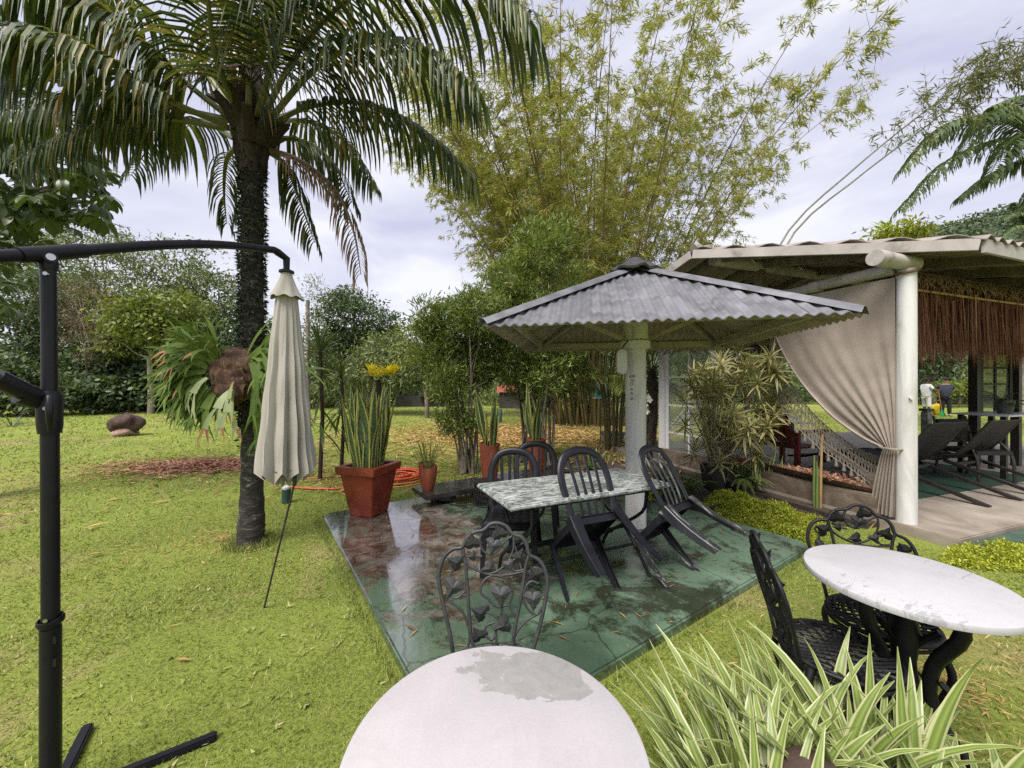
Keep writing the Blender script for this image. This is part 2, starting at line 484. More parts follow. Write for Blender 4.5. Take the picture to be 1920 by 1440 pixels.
surf('terracotta_dry', [(.3, (.20, .045, .022)), (.55, (.29, .075, .036)), (.78, (.36, .14, .08))], 6, .6, 7, .8, .25, 60, .004, stretch=(1.6, 1.6, .5))
surf('soil', [(.3, (.02, .014, .01)), (.7, (.07, .05, .035))], 20, .95, 7, .5, .8, 60, .02)
surf('white_paint', [(.25, (.30, .295, .25)), (.38, (.50, .49, .47)), (.5, (.60, .59, .585)), (.75, (.66, .65, .65))], 2.6, .55, 9, 1.2, .2, 40, .004, stretch=(1.4, 1.4, .35))
surf('eave_paint', [(.28, (.18, .155, .135)), (.45, (.33, .30, .28)), (.75, (.43, .40, .38))], 3, .75, 8, .8, .15, 60, .003)
surf('timber_beam', [(.3, (.11, .085, .07)), (.55, (.2, .16, .14)), (.75, (.27, .23, .2))], 3, .85, 7, .6, .3, 30, .01, stretch=(4, 4, .6))
surf('log_paint', [(.28, (.20, .17, .15)), (.42, (.36, .33, .31)), (.75, (.47, .44, .42))], 6, .75, 8, 1.0, .35, 40, .006)
surf('fibre_cement', [(.25, (.05, .05, .055)), (.42, (.105, .105, .117)), (.58, (.155, .155, .173)), (.8, (.23, .23, .255))], 3.4, .6, 9, 1.4, .3, 60, .004, stretch=(1.0, 1.0, .5), rvar=.2)
surf('fibre_under', [(.25, (.17, .135, .135)), (.5, (.31, .255, .26)), (.75, (.40, .335, .34))], 2.4, .85, 7, .8, .2, 60, .004)
surf('roof_old', [(.25, (.13, .105, .095)), (.5, (.25, .215, .20)), (.75, (.36, .32, .30))], 2.2, .85, 8, 1.0, .3, 50, .005)
surf('roof_cap', [(.3, (.012, .012, .012)), (.55, (.035, .035, .037)), (.8, (.14, .14, .15))], 7, .7, 8, .8, .6, 40, .02)
surf('concrete', [(.25, (.13, .10, .075)), (.45, (.25, .21, .17)), (.7, (.36, .32, .27))], 1.4, .6, 9, 1.2, .25, 40, .006, rvar=.3)
surf('curb_stone', [(.25, (.05, .036, .026)), (.5, (.12, .088, .064)), (.75, (.21, .165, .125))], 4, .8, 8, 1.0, .4, 40, .01)
surf('carpet_green', [(.3, (.006, .028, .015)), (.7, (.014, .055, .028))], 40, .95, 4, .2, .6, 200, .006)
surf('rope', [(.3, (.19, .16, .125)), (.7, (.31, .27, .22))], 30, .95, 4, .3, .4, 200, .003)
surf('wicker_black', [(.3, (.005, .005, .005)), (.7, (.03, .028, .026))], 40, .45, 4, .2, .2, 120, .003)
surf('wicker_brown', [(.3, (.006, .0045, .004)), (.7, (.02, .015, .013))], 40, .6, 4, .2, .3, 150, .003)
surf('dark_wood', [(.3, (.010, .008, .007)), (.7, (.03, .024, .02))], 8, .5, 5, .4, .2)
surf('red_wood', [(.3, (.10, .012, .010)), (.7, (.2, .03, .022))], 8, .5, 5, .4, .2)
surf('orange_wood', [(.3, (.30, .10, .03)), (.7, (.45, .18, .06))], 8, .6, 5, .4, .2)
surf('hose_red', [(.3, (.50, .05, .015)), (.7, (.65, .10, .03))], 10, .4, 3, .2, .05)
surf('hose_orange', [(.3, (.55, .2, .05)), (.7, (.66, .3, .1))], 10, .4, 3, .2, .05)
surf('turquoise', [(.3, (.04, .30, .30)), (.7, (.08, .42, .40))], 8, .5, 4, .2, .1)
surf('grey_pot', [(.3, (.05, .055, .052)), (.6, (.10, .11, .10)), (.8, (.17, .18, .165))], 4, .6, 7, .6, .3, 40, .01)
surf('rock_brown', [(.3, (.025, .015, .011)), (.55, (.07, .036, .027)), (.75, (.14, .085, .065))], 2.2, .75, 9, .8, .8, 8, .05)
surf('rock_pink', [(.3, (.24, .14, .11)), (.7, (.42, .29, .24))], 5, .9, 8, .8, .6, 18, .03)
surf('rock_grey', [(.3, (.12, .12, .12)), (.5, (.28, .28, .28)), (.7, (.55, .55, .54))], 6, .8, 8, 1.2, .6, 20, .03)
surf('green_pipe', [(.3, (.015, .05, .04)), (.7, (.03, .08, .065))], 8, .5, 3, .2, .05)
surf('fungus_brown', [(.3, (.035, .016, .010)), (.48, (.08, .036, .022)), (.62, (.17, .10, .06)), (.78, (.32, .24, .17))], 9, .8, 9, 1.6, .8, 24, .03, stretch=(1, 1, .45))
surf('clay_dark', [(.3, (.03, .018, .015)), (.6, (.07, .042, .035)), (.8, (.13, .085, .07))], 9, .6, 7, .6, .4, 40, .01)
surf('leaf_relief', [(.3, (.05, .10, .085)), (.7, (.09, .16, .13))], 9, .6, 4, .2, .1)
surf('glass_dark', [(.3, (.10, .11, .10)), (.7, (.15, .16, .15))], 1, .06, 2, .1, 0)
surf('skin_dark', [(.3, (.06, .03, .02)), (.7, (.09, .045, .03))], 10, .5, 3, .2, 0)
surf('skin_light', [(.3, (.42, .24, .17)), (.7, (.5, .3, .22))], 10, .5, 3, .2, 0)
surf('shirt_white', [(.3, (.60, .60, .62)), (.7, (.7, .7, .72))], 6, .9, 4, .2, .2, 12, .02)
surf('shirt_navy', [(.3, (.025, .03, .05)), (.7, (.04, .048, .075))], 6, .9, 4, .2, .2, 12, .02)
surf('trouser_black', [(.3, (.008, .008, .009)), (.7, (.016, .016, .018))], 6, .9, 4, .2, .2, 12, .02)
surf('plastic_green', [(.3, (.01, .28, .07)), (.7, (.02, .35, .1))], 6, .4, 2, .2, 0)
surf('plastic_yellow', [(.3, (.65, .50, .0)), (.7, (.75, .6, .01))], 6, .5, 2, .2, .3, 8, .05)
surf('stick_wood', [(.3, (.08, .045, .03)), (.7, (.2, .12, .08))], 12, .9, 5, .4, .4)
surf('black_edge', [(.3, (.008, .007, .006)), (.7, (.025, .02, .016))], 8, .85, 5, .4, .5)
surf('white_metal', [(.3, (.5, .5, .5)), (.7, (.6, .6, .6))], 8, .35, 4, .2, .05)
surf('hill_ground', [(.3, (.03, .05, .03)), (.7, (.06, .09, .045))], .2, .95, 6, .4, 0)
surf('far_wall', [(.3, (.03, .028, .026)), (.7, (.08, .075, .07))], 1.5, .9, 6, .4, .2)

# curtain: woven cloth, pinkish beige with mildew towards the fold lines of its own
def _curtain():
    m, nt, b = nodes_of('curtain_cloth')
    n = noise(nt, 2.2, 7, .6, .5)
    base = ramp(nt, [(.3, (.32, .26, .225)), (.6, (.42, .355, .31)), (.8, (.47, .41, .365))], n.outputs['Fac']).outputs[0]
    n2 = noise(nt, 3.5, 8, .7, .8)
    mil = ramp(nt, [(.52, (0, 0, 0)), (.68, (1, 1, 1))], n2.outputs['Fac']).outputs[0]
    c = mixc(nt, math_n(nt, 'MULTIPLY', mil, .5), base, (.26, .25, .2))
    nt.links.new(c, b.inputs['Base Color']); b.inputs['Roughness'].default_value = .95
    tc = nt.nodes.new('ShaderNodeTexCoord')
    w1 = nt.nodes.new('ShaderNodeTexWave'); w1.inputs['Scale'].default_value = 34; w1.bands_direction = 'Z'
    w1.inputs['Distortion'].default_value = 2.0; w1.inputs['Detail'].default_value = 2
    w2 = nt.nodes.new('ShaderNodeTexWave'); w2.inputs['Scale'].default_value = 34; w2.bands_direction = 'Y'
    w2.inputs['Distortion'].default_value = 2.0; w2.inputs['Detail'].default_value = 2
    nt.links.new(tc.outputs['Object'], w1.inputs['Vector']); nt.links.new(tc.outputs['Object'], w2.inputs['Vector'])
    bump(nt, b, math_n(nt, 'ADD', w1.outputs['Fac'], w2.outputs['Fac']), .3, .004)
    t = nt.nodes.new('ShaderNodeBsdfTranslucent'); nt.links.new(c, t.inputs['Color'])
    mx = nt.nodes.new('ShaderNodeMixShader'); mx.inputs[0].default_value = .25
    nt.links.new(b.outputs[0], mx.inputs[1]); nt.links.new(t.outputs[0], mx.inputs[2])
    nt.links.new(mx.outputs[0], nt.nodes['Material Output'].inputs['Surface'])
    MATS['curtain_cloth'] = m
_curtain()

# window glass
def _glass():
    m, nt, b = nodes_of('pane_glass')
    b.inputs['Base Color'].default_value = (.8, .84, .8, 1); b.inputs['Roughness'].default_value = .03
    b.inputs['Transmission Weight'].default_value = .85; b.inputs['IOR'].default_value = 1.05
    n = noise(nt, 3, 4)
    nt.links.new(math_n(nt, 'ADD', math_n(nt, 'MULTIPLY', n.outputs['Fac'], .2), .0), b.inputs['Roughness'])
    MATS['pane_glass'] = m
_glass()

# the lawn: ground and blades share the same wandering straw patches
def straw_mask(nt):
    n3 = noise(nt, 1.1, 6, .65, .9); n4 = noise(nt, .35, 3, .5, .3)
    v = math_n(nt, 'ADD', math_n(nt, 'MULTIPLY', n3.outputs['Fac'], .7), math_n(nt, 'MULTIPLY', n4.outputs['Fac'], .5))
    return ramp(nt, [(.63, (0, 0, 0)), (.76, (1, 1, 1))], v).outputs[0]
def _lawn():
    m, nt, b = nodes_of('lawn_ground')
    n = noise(nt, .55, 6, .6, .4)
    n2 = noise(nt, 45, 5, .75)
    c1 = ramp(nt, [(.3, (.165, .20, .042)), (.5, (.212, .255, .05)), (.7, (.255, .295, .06))], n.outputs['Fac']).outputs[0]
    c2 = ramp(nt, [(.3, (.40, .45, .32)), (.5, (1, 1, 1)), (.72, (1.35, 1.3, 1.25))], n2.outputs['Fac']).outputs[0]
    c = mixc(nt, 1.0, c1, c2, 'MULTIPLY')
    c = mixc(nt, math_n(nt, 'MULTIPLY', straw_mask(nt), .7), c, (.33, .26, .13))
    nt.links.new(c, b.inputs['Base Color'])
    b.inputs['Roughness'].default_value = .9; b.inputs['Specular IOR Level'].default_value = .15
    bump(nt, b, n2.outputs['Fac'], .8, .03)
    MATS['lawn_ground'] = m
    m, nt, b = nodes_of('grass_blade')
    g = nt.nodes.new('ShaderNodeNewGeometry')
    c = ramp(nt, [(0, (.11, .15, .028)), (.35, (.20, .255, .046)), (.66, (.28, .33, .068)), (.84, (.37, .385, .13)), (.94, (.54, .48, .26)), (1, (.25, .29, .065))], g.outputs['Random Per Island']).outputs[0]
    d = ramp(nt, [(0, (.16, .17, .05)), (.4, (.38, .32, .15)), (.8, (.56, .46, .26)), (1, (.42, .30, .17))], g.outputs['Random Per Island']).outputs[0]
    c = mixc(nt, math_n(nt, 'MULTIPLY', straw_mask(nt), .8), c, d)
    nt.links.new(c, b.inputs['Base Color']); b.inputs['Roughness'].default_value = .6; b.inputs['Specular IOR Level'].default_value = .3
    t = nt.nodes.new('ShaderNodeBsdfTranslucent'); nt.links.new(c, t.inputs['Color'])
    mx = nt.nodes.new('ShaderNodeMixShader'); mx.inputs[0].default_value = .3
    nt.links.new(b.outputs[0], mx.inputs[1]); nt.links.new(t.outputs[0], mx.inputs[2])
    nt.links.new(mx.outputs[0], nt.nodes['Material Output'].inputs['Surface'])
    MATS['grass_blade'] = m
_lawn()

# the painted slab: green paint, worn to brown and black mould, wet in places
def _slab():
    m, nt, b = nodes_of('slab_paint')
    tc = nt.nodes.new('ShaderNodeTexCoord')
    n = noise(nt, 1.1, 7, .6, .6)
    green = ramp(nt, [(.3, (.075, .125, .08)), (.5, (.11, .175, .118)), (.7, (.155, .225, .165))], n.outputs['Fac']).outputs[0]
    sp = nt.nodes.new('ShaderNodeSeparateXYZ'); nt.links.new(tc.outputs['Object'], sp.inputs[0])
    # mould spots
    n2 = noise(nt, 1.9, 9, .68, 1.2)
    n2b = noise(nt, 14, 6, .8, .5)
    spots = math_n(nt, 'ADD', math_n(nt, 'MULTIPLY', n2.outputs['Fac'], .75), math_n(nt, 'MULTIPLY', n2b.outputs['Fac'], .25))
    mk = ramp(nt, [(.50, (0, 0, 0)), (.57, (1, 1, 1))], spots).outputs[0]
    c = mixc(nt, math_n(nt, 'MULTIPLY', mk, .9), green, (.022, .024, .014))
    # bare worn concrete, brown, towards the lawn corner (object x along the back edge, y away from it)
    n3 = noise(nt, 2.4, 9, .72, 1.0)
    dx = math_n(nt, 'DIVIDE', math_n(nt, 'SUBTRACT', sp.outputs[0], .62), 1.05)
    dy = math_n(nt, 'DIVIDE', math_n(nt, 'SUBTRACT', sp.outputs[1], -1.35), 1.65)
    rr = math_n(nt, 'SQRT', math_n(nt, 'ADD', math_n(nt, 'MULTIPLY', dx, dx), math_n(nt, 'MULTIPLY', dy, dy)))
    worn = math_n(nt, 'ADD', math_n(nt, 'SUBTRACT', 1.0, rr), math_n(nt, 'MULTIPLY', math_n(nt, 'SUBTRACT', n3.outputs['Fac'], .5), 2.6))
    wf = ramp(nt, [(.30, (0, 0, 0)), (.46, (1, 1, 1))], worn).outputs[0]
    n4 = noise(nt, 5, 8, .75, .8)
    brown = ramp(nt, [(.28, (.03, .018, .012)), (.44, (.09, .06, .042)), (.54, (.20, .17, .15)), (.72, (.36, .33, .31))], n4.outputs['Fac']).outputs[0]
    c = mixc(nt, wf, c, brown)
    # fine cracks
    v = nt.nodes.new('ShaderNodeTexVoronoi'); v.feature = 'DISTANCE_TO_EDGE'; v.inputs['Scale'].default_value = .9
    nd = noise(nt, 6, 5)
    vm = mixc(nt, .12, tc.outputs['Object'], nd.outputs['Color'], 'ADD')
    nt.links.new(vm, v.inputs['Vector'])
    cr = ramp(nt, [(.0, (1, 1, 1)), (.006, (0, 0, 0))], v.outputs['Distance']).outputs[0]
    c = mixc(nt, math_n(nt, 'MULTIPLY', cr, .8), c, (.02, .02, .015))
    # wet film
    n5 = noise(nt, 1.0, 6, .6, .8)
    wet = math_n(nt, 'ADD', n5.outputs['Fac'], math_n(nt, 'MULTIPLY', math_n(nt, 'SUBTRACT', 2.0, sp.outputs[0]), .17))
    wr = ramp(nt, [(.46, (.5, .5, .5)), (.58, (.22, .22, .22)), (.70, (.06, .06, .06))], wet).outputs[0]
    nt.links.new(wr, b.inputs['Roughness'])
    wd = ramp(nt, [(.52, (1, 1, 1)), (.68, (.55, .55, .55))], wet).outputs[0]
    nt.links.new(mixc(nt, 1.0, c, wd, 'MULTIPLY'), b.inputs['Base Color'])
    b.inputs['IOR'].default_value = 1.55; b.inputs['Specular IOR Level'].default_value = .7
    nt.links.new(ramp(nt, [(.56, (0, 0, 0)), (.70, (1, 1, 1))], wet).outputs[0], b.inputs['Coat Weight'])
    b.inputs['Coat IOR'].default_value = 1.9; b.inputs['Coat Roughness'].default_value = .07
    hb = math_n(nt, 'ADD', math_n(nt, 'MULTIPLY', wf, -.2), math_n(nt, 'ADD', math_n(nt, 'MULTIPLY', n4.outputs['Fac'], .4), math_n(nt, 'MULTIPLY', cr, -.3)))
    n6 = noise(nt, 70, 4, .7)
    bump(nt, b, math_n(nt, 'ADD', hb, math_n(nt, 'MULTIPLY', n6.outputs['Fac'], .05)), .2, .01)
    MATS['slab_paint'] = m
_slab()

# weathered white table tops with flaked patches
def table_mat(name, patch, seed, grey=(.30, .29, .275), base=(.50, .475, .49), flake=(.25, .25, .255), thr=.635):
    m, nt, b = nodes_of(name)
    n = noise(nt, 3, 6, .6, .3)
    c = ramp(nt, [(.3, tuple(x * .88 for x in base)), (.7, tuple(x * 1.06 for x in base))], n.outputs['Fac']).outputs[0]
    ng = noise(nt, 160, 2, .5)
    c = mixc(nt, .05, c, ramp(nt, [(.3, (.2, .2, .2)), (.7, (.8, .78, .78))], ng.outputs['Fac']).outputs[0])
    st = noise(nt, 5, 8, .7, 1.0); c = mixc(nt, ramp(nt, [(.55, (0, 0, 0)), (.75, (.4, .4, .4))], st.outputs['Fac']).outputs[0], c, tuple(x * .72 for x in base))
    bs = noise(nt, 26, 5, .7, .4, stretch=(1, .10, 1)); c = mixc(nt, ramp(nt, [(.52, (0, 0, 0)), (.68, (.35, .35, .35))], bs.outputs['Fac']).outputs[0], c, tuple(min(.62, x * 1.14) for x in base))
    tc = nt.nodes.new('ShaderNodeTexCoord')
    sp = nt.nodes.new('ShaderNodeSeparateXYZ'); nt.links.new(tc.outputs['Object'], sp.inputs[0])
    nf = noise(nt, 14, 9, .75, .8)
    if patch:
        cx, cy, rx, ry = patch
        ax = math_n(nt, 'ABSOLUTE', math_n(nt, 'DIVIDE', math_n(nt, 'SUBTRACT', sp.outputs[0], cx), rx))
        ay = math_n(nt, 'ABSOLUTE', math_n(nt, 'DIVIDE', math_n(nt, 'SUBTRACT', sp.outputs[1], cy), ry))
        f = math_n(nt, 'ADD', math_n(nt, 'SUBTRACT', 1.0, math_n(nt, 'MAXIMUM', ax, ay)), math_n(nt, 'ADD', math_n(nt, 'MULTIPLY', math_n(nt, 'SUBTRACT', nf.outputs['Fac'], .5), .8), math_n(nt, 'MULTIPLY', math_n(nt, 'SUBTRACT', noise(nt, 6.5, 4, .6, .5).outputs['Fac'], .5), 2.2)))
        f = ramp(nt, [(.04, (0, 0, 0)), (.07, (1, 1, 1))], f).outputs[0]
        nq = noise(nt, 20, 8, .7, 1.2)
        g = ramp(nt, [(.32, tuple(x * .8 for x in grey)), (.6, grey), (.645, grey), (.655, (.39, .385, .39))], nq.outputs['Fac']).outputs[0]
        c = mixc(nt, f, c, g)
    else:
        ns = noise(nt, 7, 9, .75, 1.4, stretch=(1, 3.0, 1))
        nm = noise(nt, 2.2, 3, .5)
        sc = math_n(nt, 'ADD', math_n(nt, 'MULTIPLY', ns.outputs['Fac'], .7), math_n(nt, 'MULTIPLY', nm.outputs['Fac'], .42))
        f = ramp(nt, [(thr - .02, (0, 0, 0)), (thr, (1, 1, 1))], sc).outputs[0]
        c = mixc(nt, math_n(nt, 'MULTIPLY', f, .75), c, flake)
    nt.links.new(c, b.inputs['Base Color']); b.inputs['Roughness'].default_value = .5
    bump(nt, b, math_n(nt, 'ADD', math_n(nt, 'MULTIPLY', f, -1.0), math_n(nt, 'MULTIPLY', ng.outputs['Fac'], .15)), .25, .002)
    MATS[name] = m
table_mat('table_paint_near', (.09, .215, .15, .085), 1, grey=(.29, .282, .272), base=(.385, .365, .375))
table_mat('table_paint_right', None, 2, base=(.40, .395, .41))

# veined grey granite, wet
def _granite():
    m, nt, b = nodes_of('granite')
    n = noise(nt, 9, 10, .75, 1.6, stretch=(1, 2.6, 1))
    c = ramp(nt, [(.36, (.03, .04, .035)), (.47, (.15, .17, .16)), (.55, (.38, .40, .39)), (.68, (.60, .61, .61))], n.outputs['Fac']).outputs[0]
    nt.links.new(c, b.inputs['Base Color']); b.inputs['Roughness'].default_value = .12
    n2 = noise(nt, 3, 5)
    nt.links.new(ramp(nt, [(.4, (.08, .08, .08)), (.6, (.3, .3, .3))], n2.outputs['Fac']).outputs[0], b.inputs['Roughness'])
    MATS['granite'] = m
_granite()
surf('bench_stone', [(.3, (.02, .018, .016)), (.6, (.05, .045, .04)), (.8, (.10, .09, .08))], 4, .12, 7, .6, .15, 40, .004, rvar=.15)
M = MATS
# ================================================================== ground
def grid_plane(name, x0, x1, y0, y1, nx, ny, fz, mat):
    xs = np.linspace(x0, x1, nx); ys = np.linspace(y0, y1, ny)
    mb = MB()
    vs = [(x, y, fz(x, y)) for y in ys for x in xs]
    fs = [(j * nx + i, j * nx + i + 1, (j + 1) * nx + i + 1, (j + 1) * nx + i) for j in range(ny - 1) for i in range(nx - 1)]
    mb._add(vs, fs)
    return mb.build(name, mat, sm=60)
tag(grid_plane('lawn', -400, 400, -60, 700, 9, 9, lambda x, y: 0.0, M['lawn_ground']), kind='structure')

# wooded hill beyond the roof
def hill_z(x, y):
    return 78 * math.exp(-((x - 235) / 160) ** 2 - ((y - 165) / 60) ** 2) - 2.5 + 2.0 * math.sin(x * .06) * math.sin(y * .05)
tag(grid_plane('hill', 40, 420, 70, 280, 45, 31, hill_z, M['hill_ground']), kind='structure')

# slab frame: origin at the corner on the lawn, x along its back edge, y away from the camera
E1 = Vector((.829, .559, 0)).normalized()
E2 = Vector((E1.y, -E1.x, 0))
SA = Vector((-2.11, 4.27, 0))
SANG = math.atan2(E1.y, E1.x)
SZ = .06
def S(u, v, z=SZ):
    """Point on the slab: u along the back edge, v towards the camera."""
    return SA + E1 * u + E2 * v + Vector((0, 0, z))
mb = MB()
poly = []
for (cx, cy, a0) in ((.12, -.12, 90), (.12, -3.24, 180), (3.42, -3.24, 270), (3.42, -.12, 0)):
    for k in range(5):
        a = R(a0 + k * 22.5); poly.append((cx + .12 * math.cos(a), cy + .12 * math.sin(a)))
mb.prism(poly, -.05, SZ)
slab = mb.build('painted_slab', M['slab_paint'], bevel=.012, sm=40)
slab.location = SA; slab.rotation_euler = (0, 0, SANG)
tag(slab, kind='structure')

# ================================================================== house frame
H1 = Vector((.9436, .331, 0)).normalized(); H2 = Vector((-H1.y, H1.x, 0))
HPIL = Vector((4.0, 3.9, 0))
HANG = math.atan2(H1.y, H1.x)
FZ = .10
def HP(a, b, z=0.0):
    return HPIL + H1 * a + H2 * b + Vector((0, 0, z))
def hstruct(name, mb, mat, bevel=0, sm=None):
    o = mb.build(name, mat, bevel=bevel, sm=sm)
    o.location = HPIL; o.rotation_euler = (0, 0, HANG)
    return tag(o, kind='structure')
mb = MB(); mb.prism([(-.12, -.42), (9, -.42), (9, 5.0), (-.12, 5.0)], -.05, FZ)
hstruct('terrace_floor', mb, M['concrete'], .01)
mb = MB(); mb.prism([(-.10, -.58), (9, -.58), (9, -.425), (-.10, -.425)], -.05, .06)
surf('kerb_green', [(.3, (.025, .05, .035)), (.55, (.05, .09, .062)), (.8, (.10, .14, .105))], 3, .6, 7, .8, .2)
hstruct('painted_kerb', mb, M['kerb_green'], .01)
mb = MB(); mb.prism([(.75, .42), (4.2, .42), (4.2, 1.7), (.75, 1.7)], FZ + .004, FZ + .012)
o = hstruct('green_carpet', mb, M['carpet_green'])
del o['kind']; tag(o, 'thin green carpet under the wicker loungers on the terrace', 'carpet')

# ================================================================== the porch house
house = thing('porch_house', 'open porch house with white pillar, log beams and grey corrugated roof', 'house', HPIL, HANG)
def hpart(name, mb, mat, bevel=0, sm=None, parent=None):
    return mb.build(name, mat, parent or house, sm=sm, bevel=bevel)
# pillar (local frame: x along H1, y along H2)
mb = MB()
prof = [(.084, 0.0), (.082, .6), (.080, 1.3), (.078, 2.0), (.077, 2.66)]
mb.lathe(prof, 24, wob=lambda a, z: 1 + .02 * math.sin(a * 2 + z * 1.7))
pil = hpart('pillar', mb, M['white_paint'], sm=40)
mb = MB(); mb.tube([W(0, 0, 0) * 0 + Vector((-.055, -.055, 1.36)), Vector((-.075, -.075, 1.36))], .014, 10)
mb.build('bolt', M['white_metal'], pil, sm=30)
# log beams
mb = MB()
mb.tube([(x, .0 + .006 * math.sin(x * 3), 2.72 + .006 * math.cos(x * 2)) for x in np.linspace(-.52, .13, 8)], [.076 + .003 * math.sin(i * 1.3) for i in range(8)], 20)
hpart('log_beam', mb, M['log_paint'], sm=40)
mb = MB(); mb.bar((.1, .26, 2.70), (7, .26, 2.70), .09, .12, up=(0, 0, 1)); hpart('timber_beam', mb, M['timber_beam'])
mb = MB(); mb.tube([(.0 + .092 * math.cos(t), .092 * math.sin(t), 2.635 + .02 * math.cos(t)) for t in np.linspace(0, 6.28, 24, endpoint=False)], .014, 6, closed=True); hpart('rope_lashing', mb, M['stick_wood'], sm=60)
mb = MB()
mb.tube([(-.06, y, 2.675 + .008 * math.sin(y * 4)) for y in np.linspace(.06, 3.6, 12)], [.062 - .0025 * i for i in range(12)], 16)
hpart('log_beam', mb, M['log_paint'], sm=40)
mb = MB()
mb.tube([(x, 1.58, 3.15) for x in np.linspace(-.86, 7, 12)], .075, 16)
hpart('log_beam', mb, M['log_paint'], sm=40)
mb = MB()
mb.tube([(x, 3.3, 2.72) for x in np.linspace(-.9, 7, 12)], .075, 16)
hpart('log_beam', mb, M['log_paint'], sm=40)
# pipe joint on the side beam
mb = MB(); mb.tube([(-.06, .75, 2.675), (-.06, .87, 2.675)], .068, 16)
hpart('beam_collar', mb, M['log_paint'], sm=40)
# king post and rafters
mb = MB(); mb.bar((-.0, 1.58, 2.7), (-.0, 1.58, 3.1), .11, .11)
hpart('post', mb, M['timber_beam'], bevel=.008)
def roof_z(a, b):
    return 2.84 + .205 * (b + .46) if b <= 1.58 else 3.258 - .24 * (b - 1.58)
for a in (-.75, .0, 1.1, 2.2, 3.3, 4.4, 5.5):
    b0 = -.40 if a >= .1 else -.46 + (.1 - a) / 1.28 * 2.04 + .08
    mb = MB(); mb.bar((a, b0, roof_z(a, b0) - .085), (a, 1.55, roof_z(a, 1.55) - .085), .06, .10)
    hpart('rafter', mb, M['timber_beam'])
    mb = MB(); mb.bar((a, 1.60, roof_z(a, 1.6) - .085), (a, 5.1, roof_z(a, 5.1) - .085), .06, .10)
    hpart('rafter', mb, M['timber_beam'])
for b in (.3, .95, 2.2, 2.8, 3.6, 4.4):
    b_ = b
    a0 = (.1 - (b + .46) / 2.04 * 1.28 + .05) if b < 1.58 else -1.13
    mb = MB(); mb.bar((a0, b_, roof_z(0, b_) - .0335), (7, b_, roof_z(0, b_) - .0335), .07, .03)
    hpart('purlin', mb, M['timber_beam'])
# corrugated roof sheets, waves across H1
def rsheet(a0, a1, near):
    mb = MB(); step = .03
    n = max(2, int(round((a1 - a0) / step)) + 1)
    As = np.linspace(a0, a1, n)
    vs = []
    for a in As:
        w = .026 * math.cos(2 * math.pi * a / .19)
        if near:
            b0 = -.46 if a >= .1 else -.46 + (.1 - a) / 1.28 * 2.04
            bs = (b0 - .05, (b0 + 1.58) / 2, 1.58)
        else: bs = (1.585, 3.4, 5.2)
        for b in bs:
            z = roof_z(a, b) + w
            vs += [(a, b, z), (a, b, z - .008)]
    fs = []
    for i in range(n - 1):
        q = 6 * i; r_ = q + 6
        for j in (0, 2):
            fs.append((q + j, r_ + j, r_ + j + 2, q + j + 2)); fs.append((q + j + 1, q + j + 3, r_ + j + 3, r_ + j + 1))
        fs.append((q, q + 1, r_ + 1, r_)); fs.append((q + 4, r_ + 4, r_ + 5, q + 5))
    fs += [(0, 2, 3, 1), (2, 4, 5, 3)]
    z_ = 6 * (n - 1); fs += [(z_, z_ + 1, z_ + 3, z_ + 2), (z_ + 2, z_ + 3, z_ + 5, z_ + 4)]
    mb._add(vs, fs)
    return mb
for near in (True, False):
    a = -1.17
    while a < 6.9:
        o = hpart('roof_sheet', rsheet(a, a + .93, near), M['roof_old'], sm=50)
        o.location = (0, 0, .003 * random.random())
        a += .935
# ridge cap and fascia boards
mb = MB(); mb.tube([(x, 1.58, 3.262 + .02 * math.cos(2 * math.pi * x / .19)) for x in np.linspace(-1.19, 7, 130)], .06, 10)
hpart('ridge_cap', mb, M['roof_old'], sm=50)
mb = MB(); mb.bar((.09, -.47, 2.765), (-1.20, 1.58, 3.183), .025, .11, up=(0, 0, 1))
hpart('fascia_board', mb, M['eave_paint'], bevel=.004)
mb = MB(); mb.bar((.125, -.478, 2.755), (7, -.478, 2.755), .03, .13, up=(0, 0, 1))
hpart('fascia_board', mb, M['eave_paint'], bevel=.004)
mb = MB(); mb.bar((-1.215, 1.60, 3.18), (-1.215, 5.18, 2.32), .025, .11, up=(0, 0, 1))
hpart('fascia_board', mb, M['eave_paint'], bevel=.004)
# curb wall along the terrace side
mb = MB(); mb.prism([(-.115, .17), (.14, .17), (.14, 4.1), (-.115, 4.1)], FZ - .02, .315)
cw = mb.build('terrace_curb', M['curb_stone'], bevel=.015)
cw.location = HPIL; cw.rotation_euler = (0, 0, HANG); tag(cw, kind='structure')
mb = MB(); mb.prism([(-.30, .18), (-.125, .18), (-.125, 4.0), (-.30, 4.0)], -.03, .055)
cw = mb.build('bed_soil', M['soil']); cw.location = HPIL; cw.rotation_euler = (0, 0, HANG); tag(cw, kind='structure')
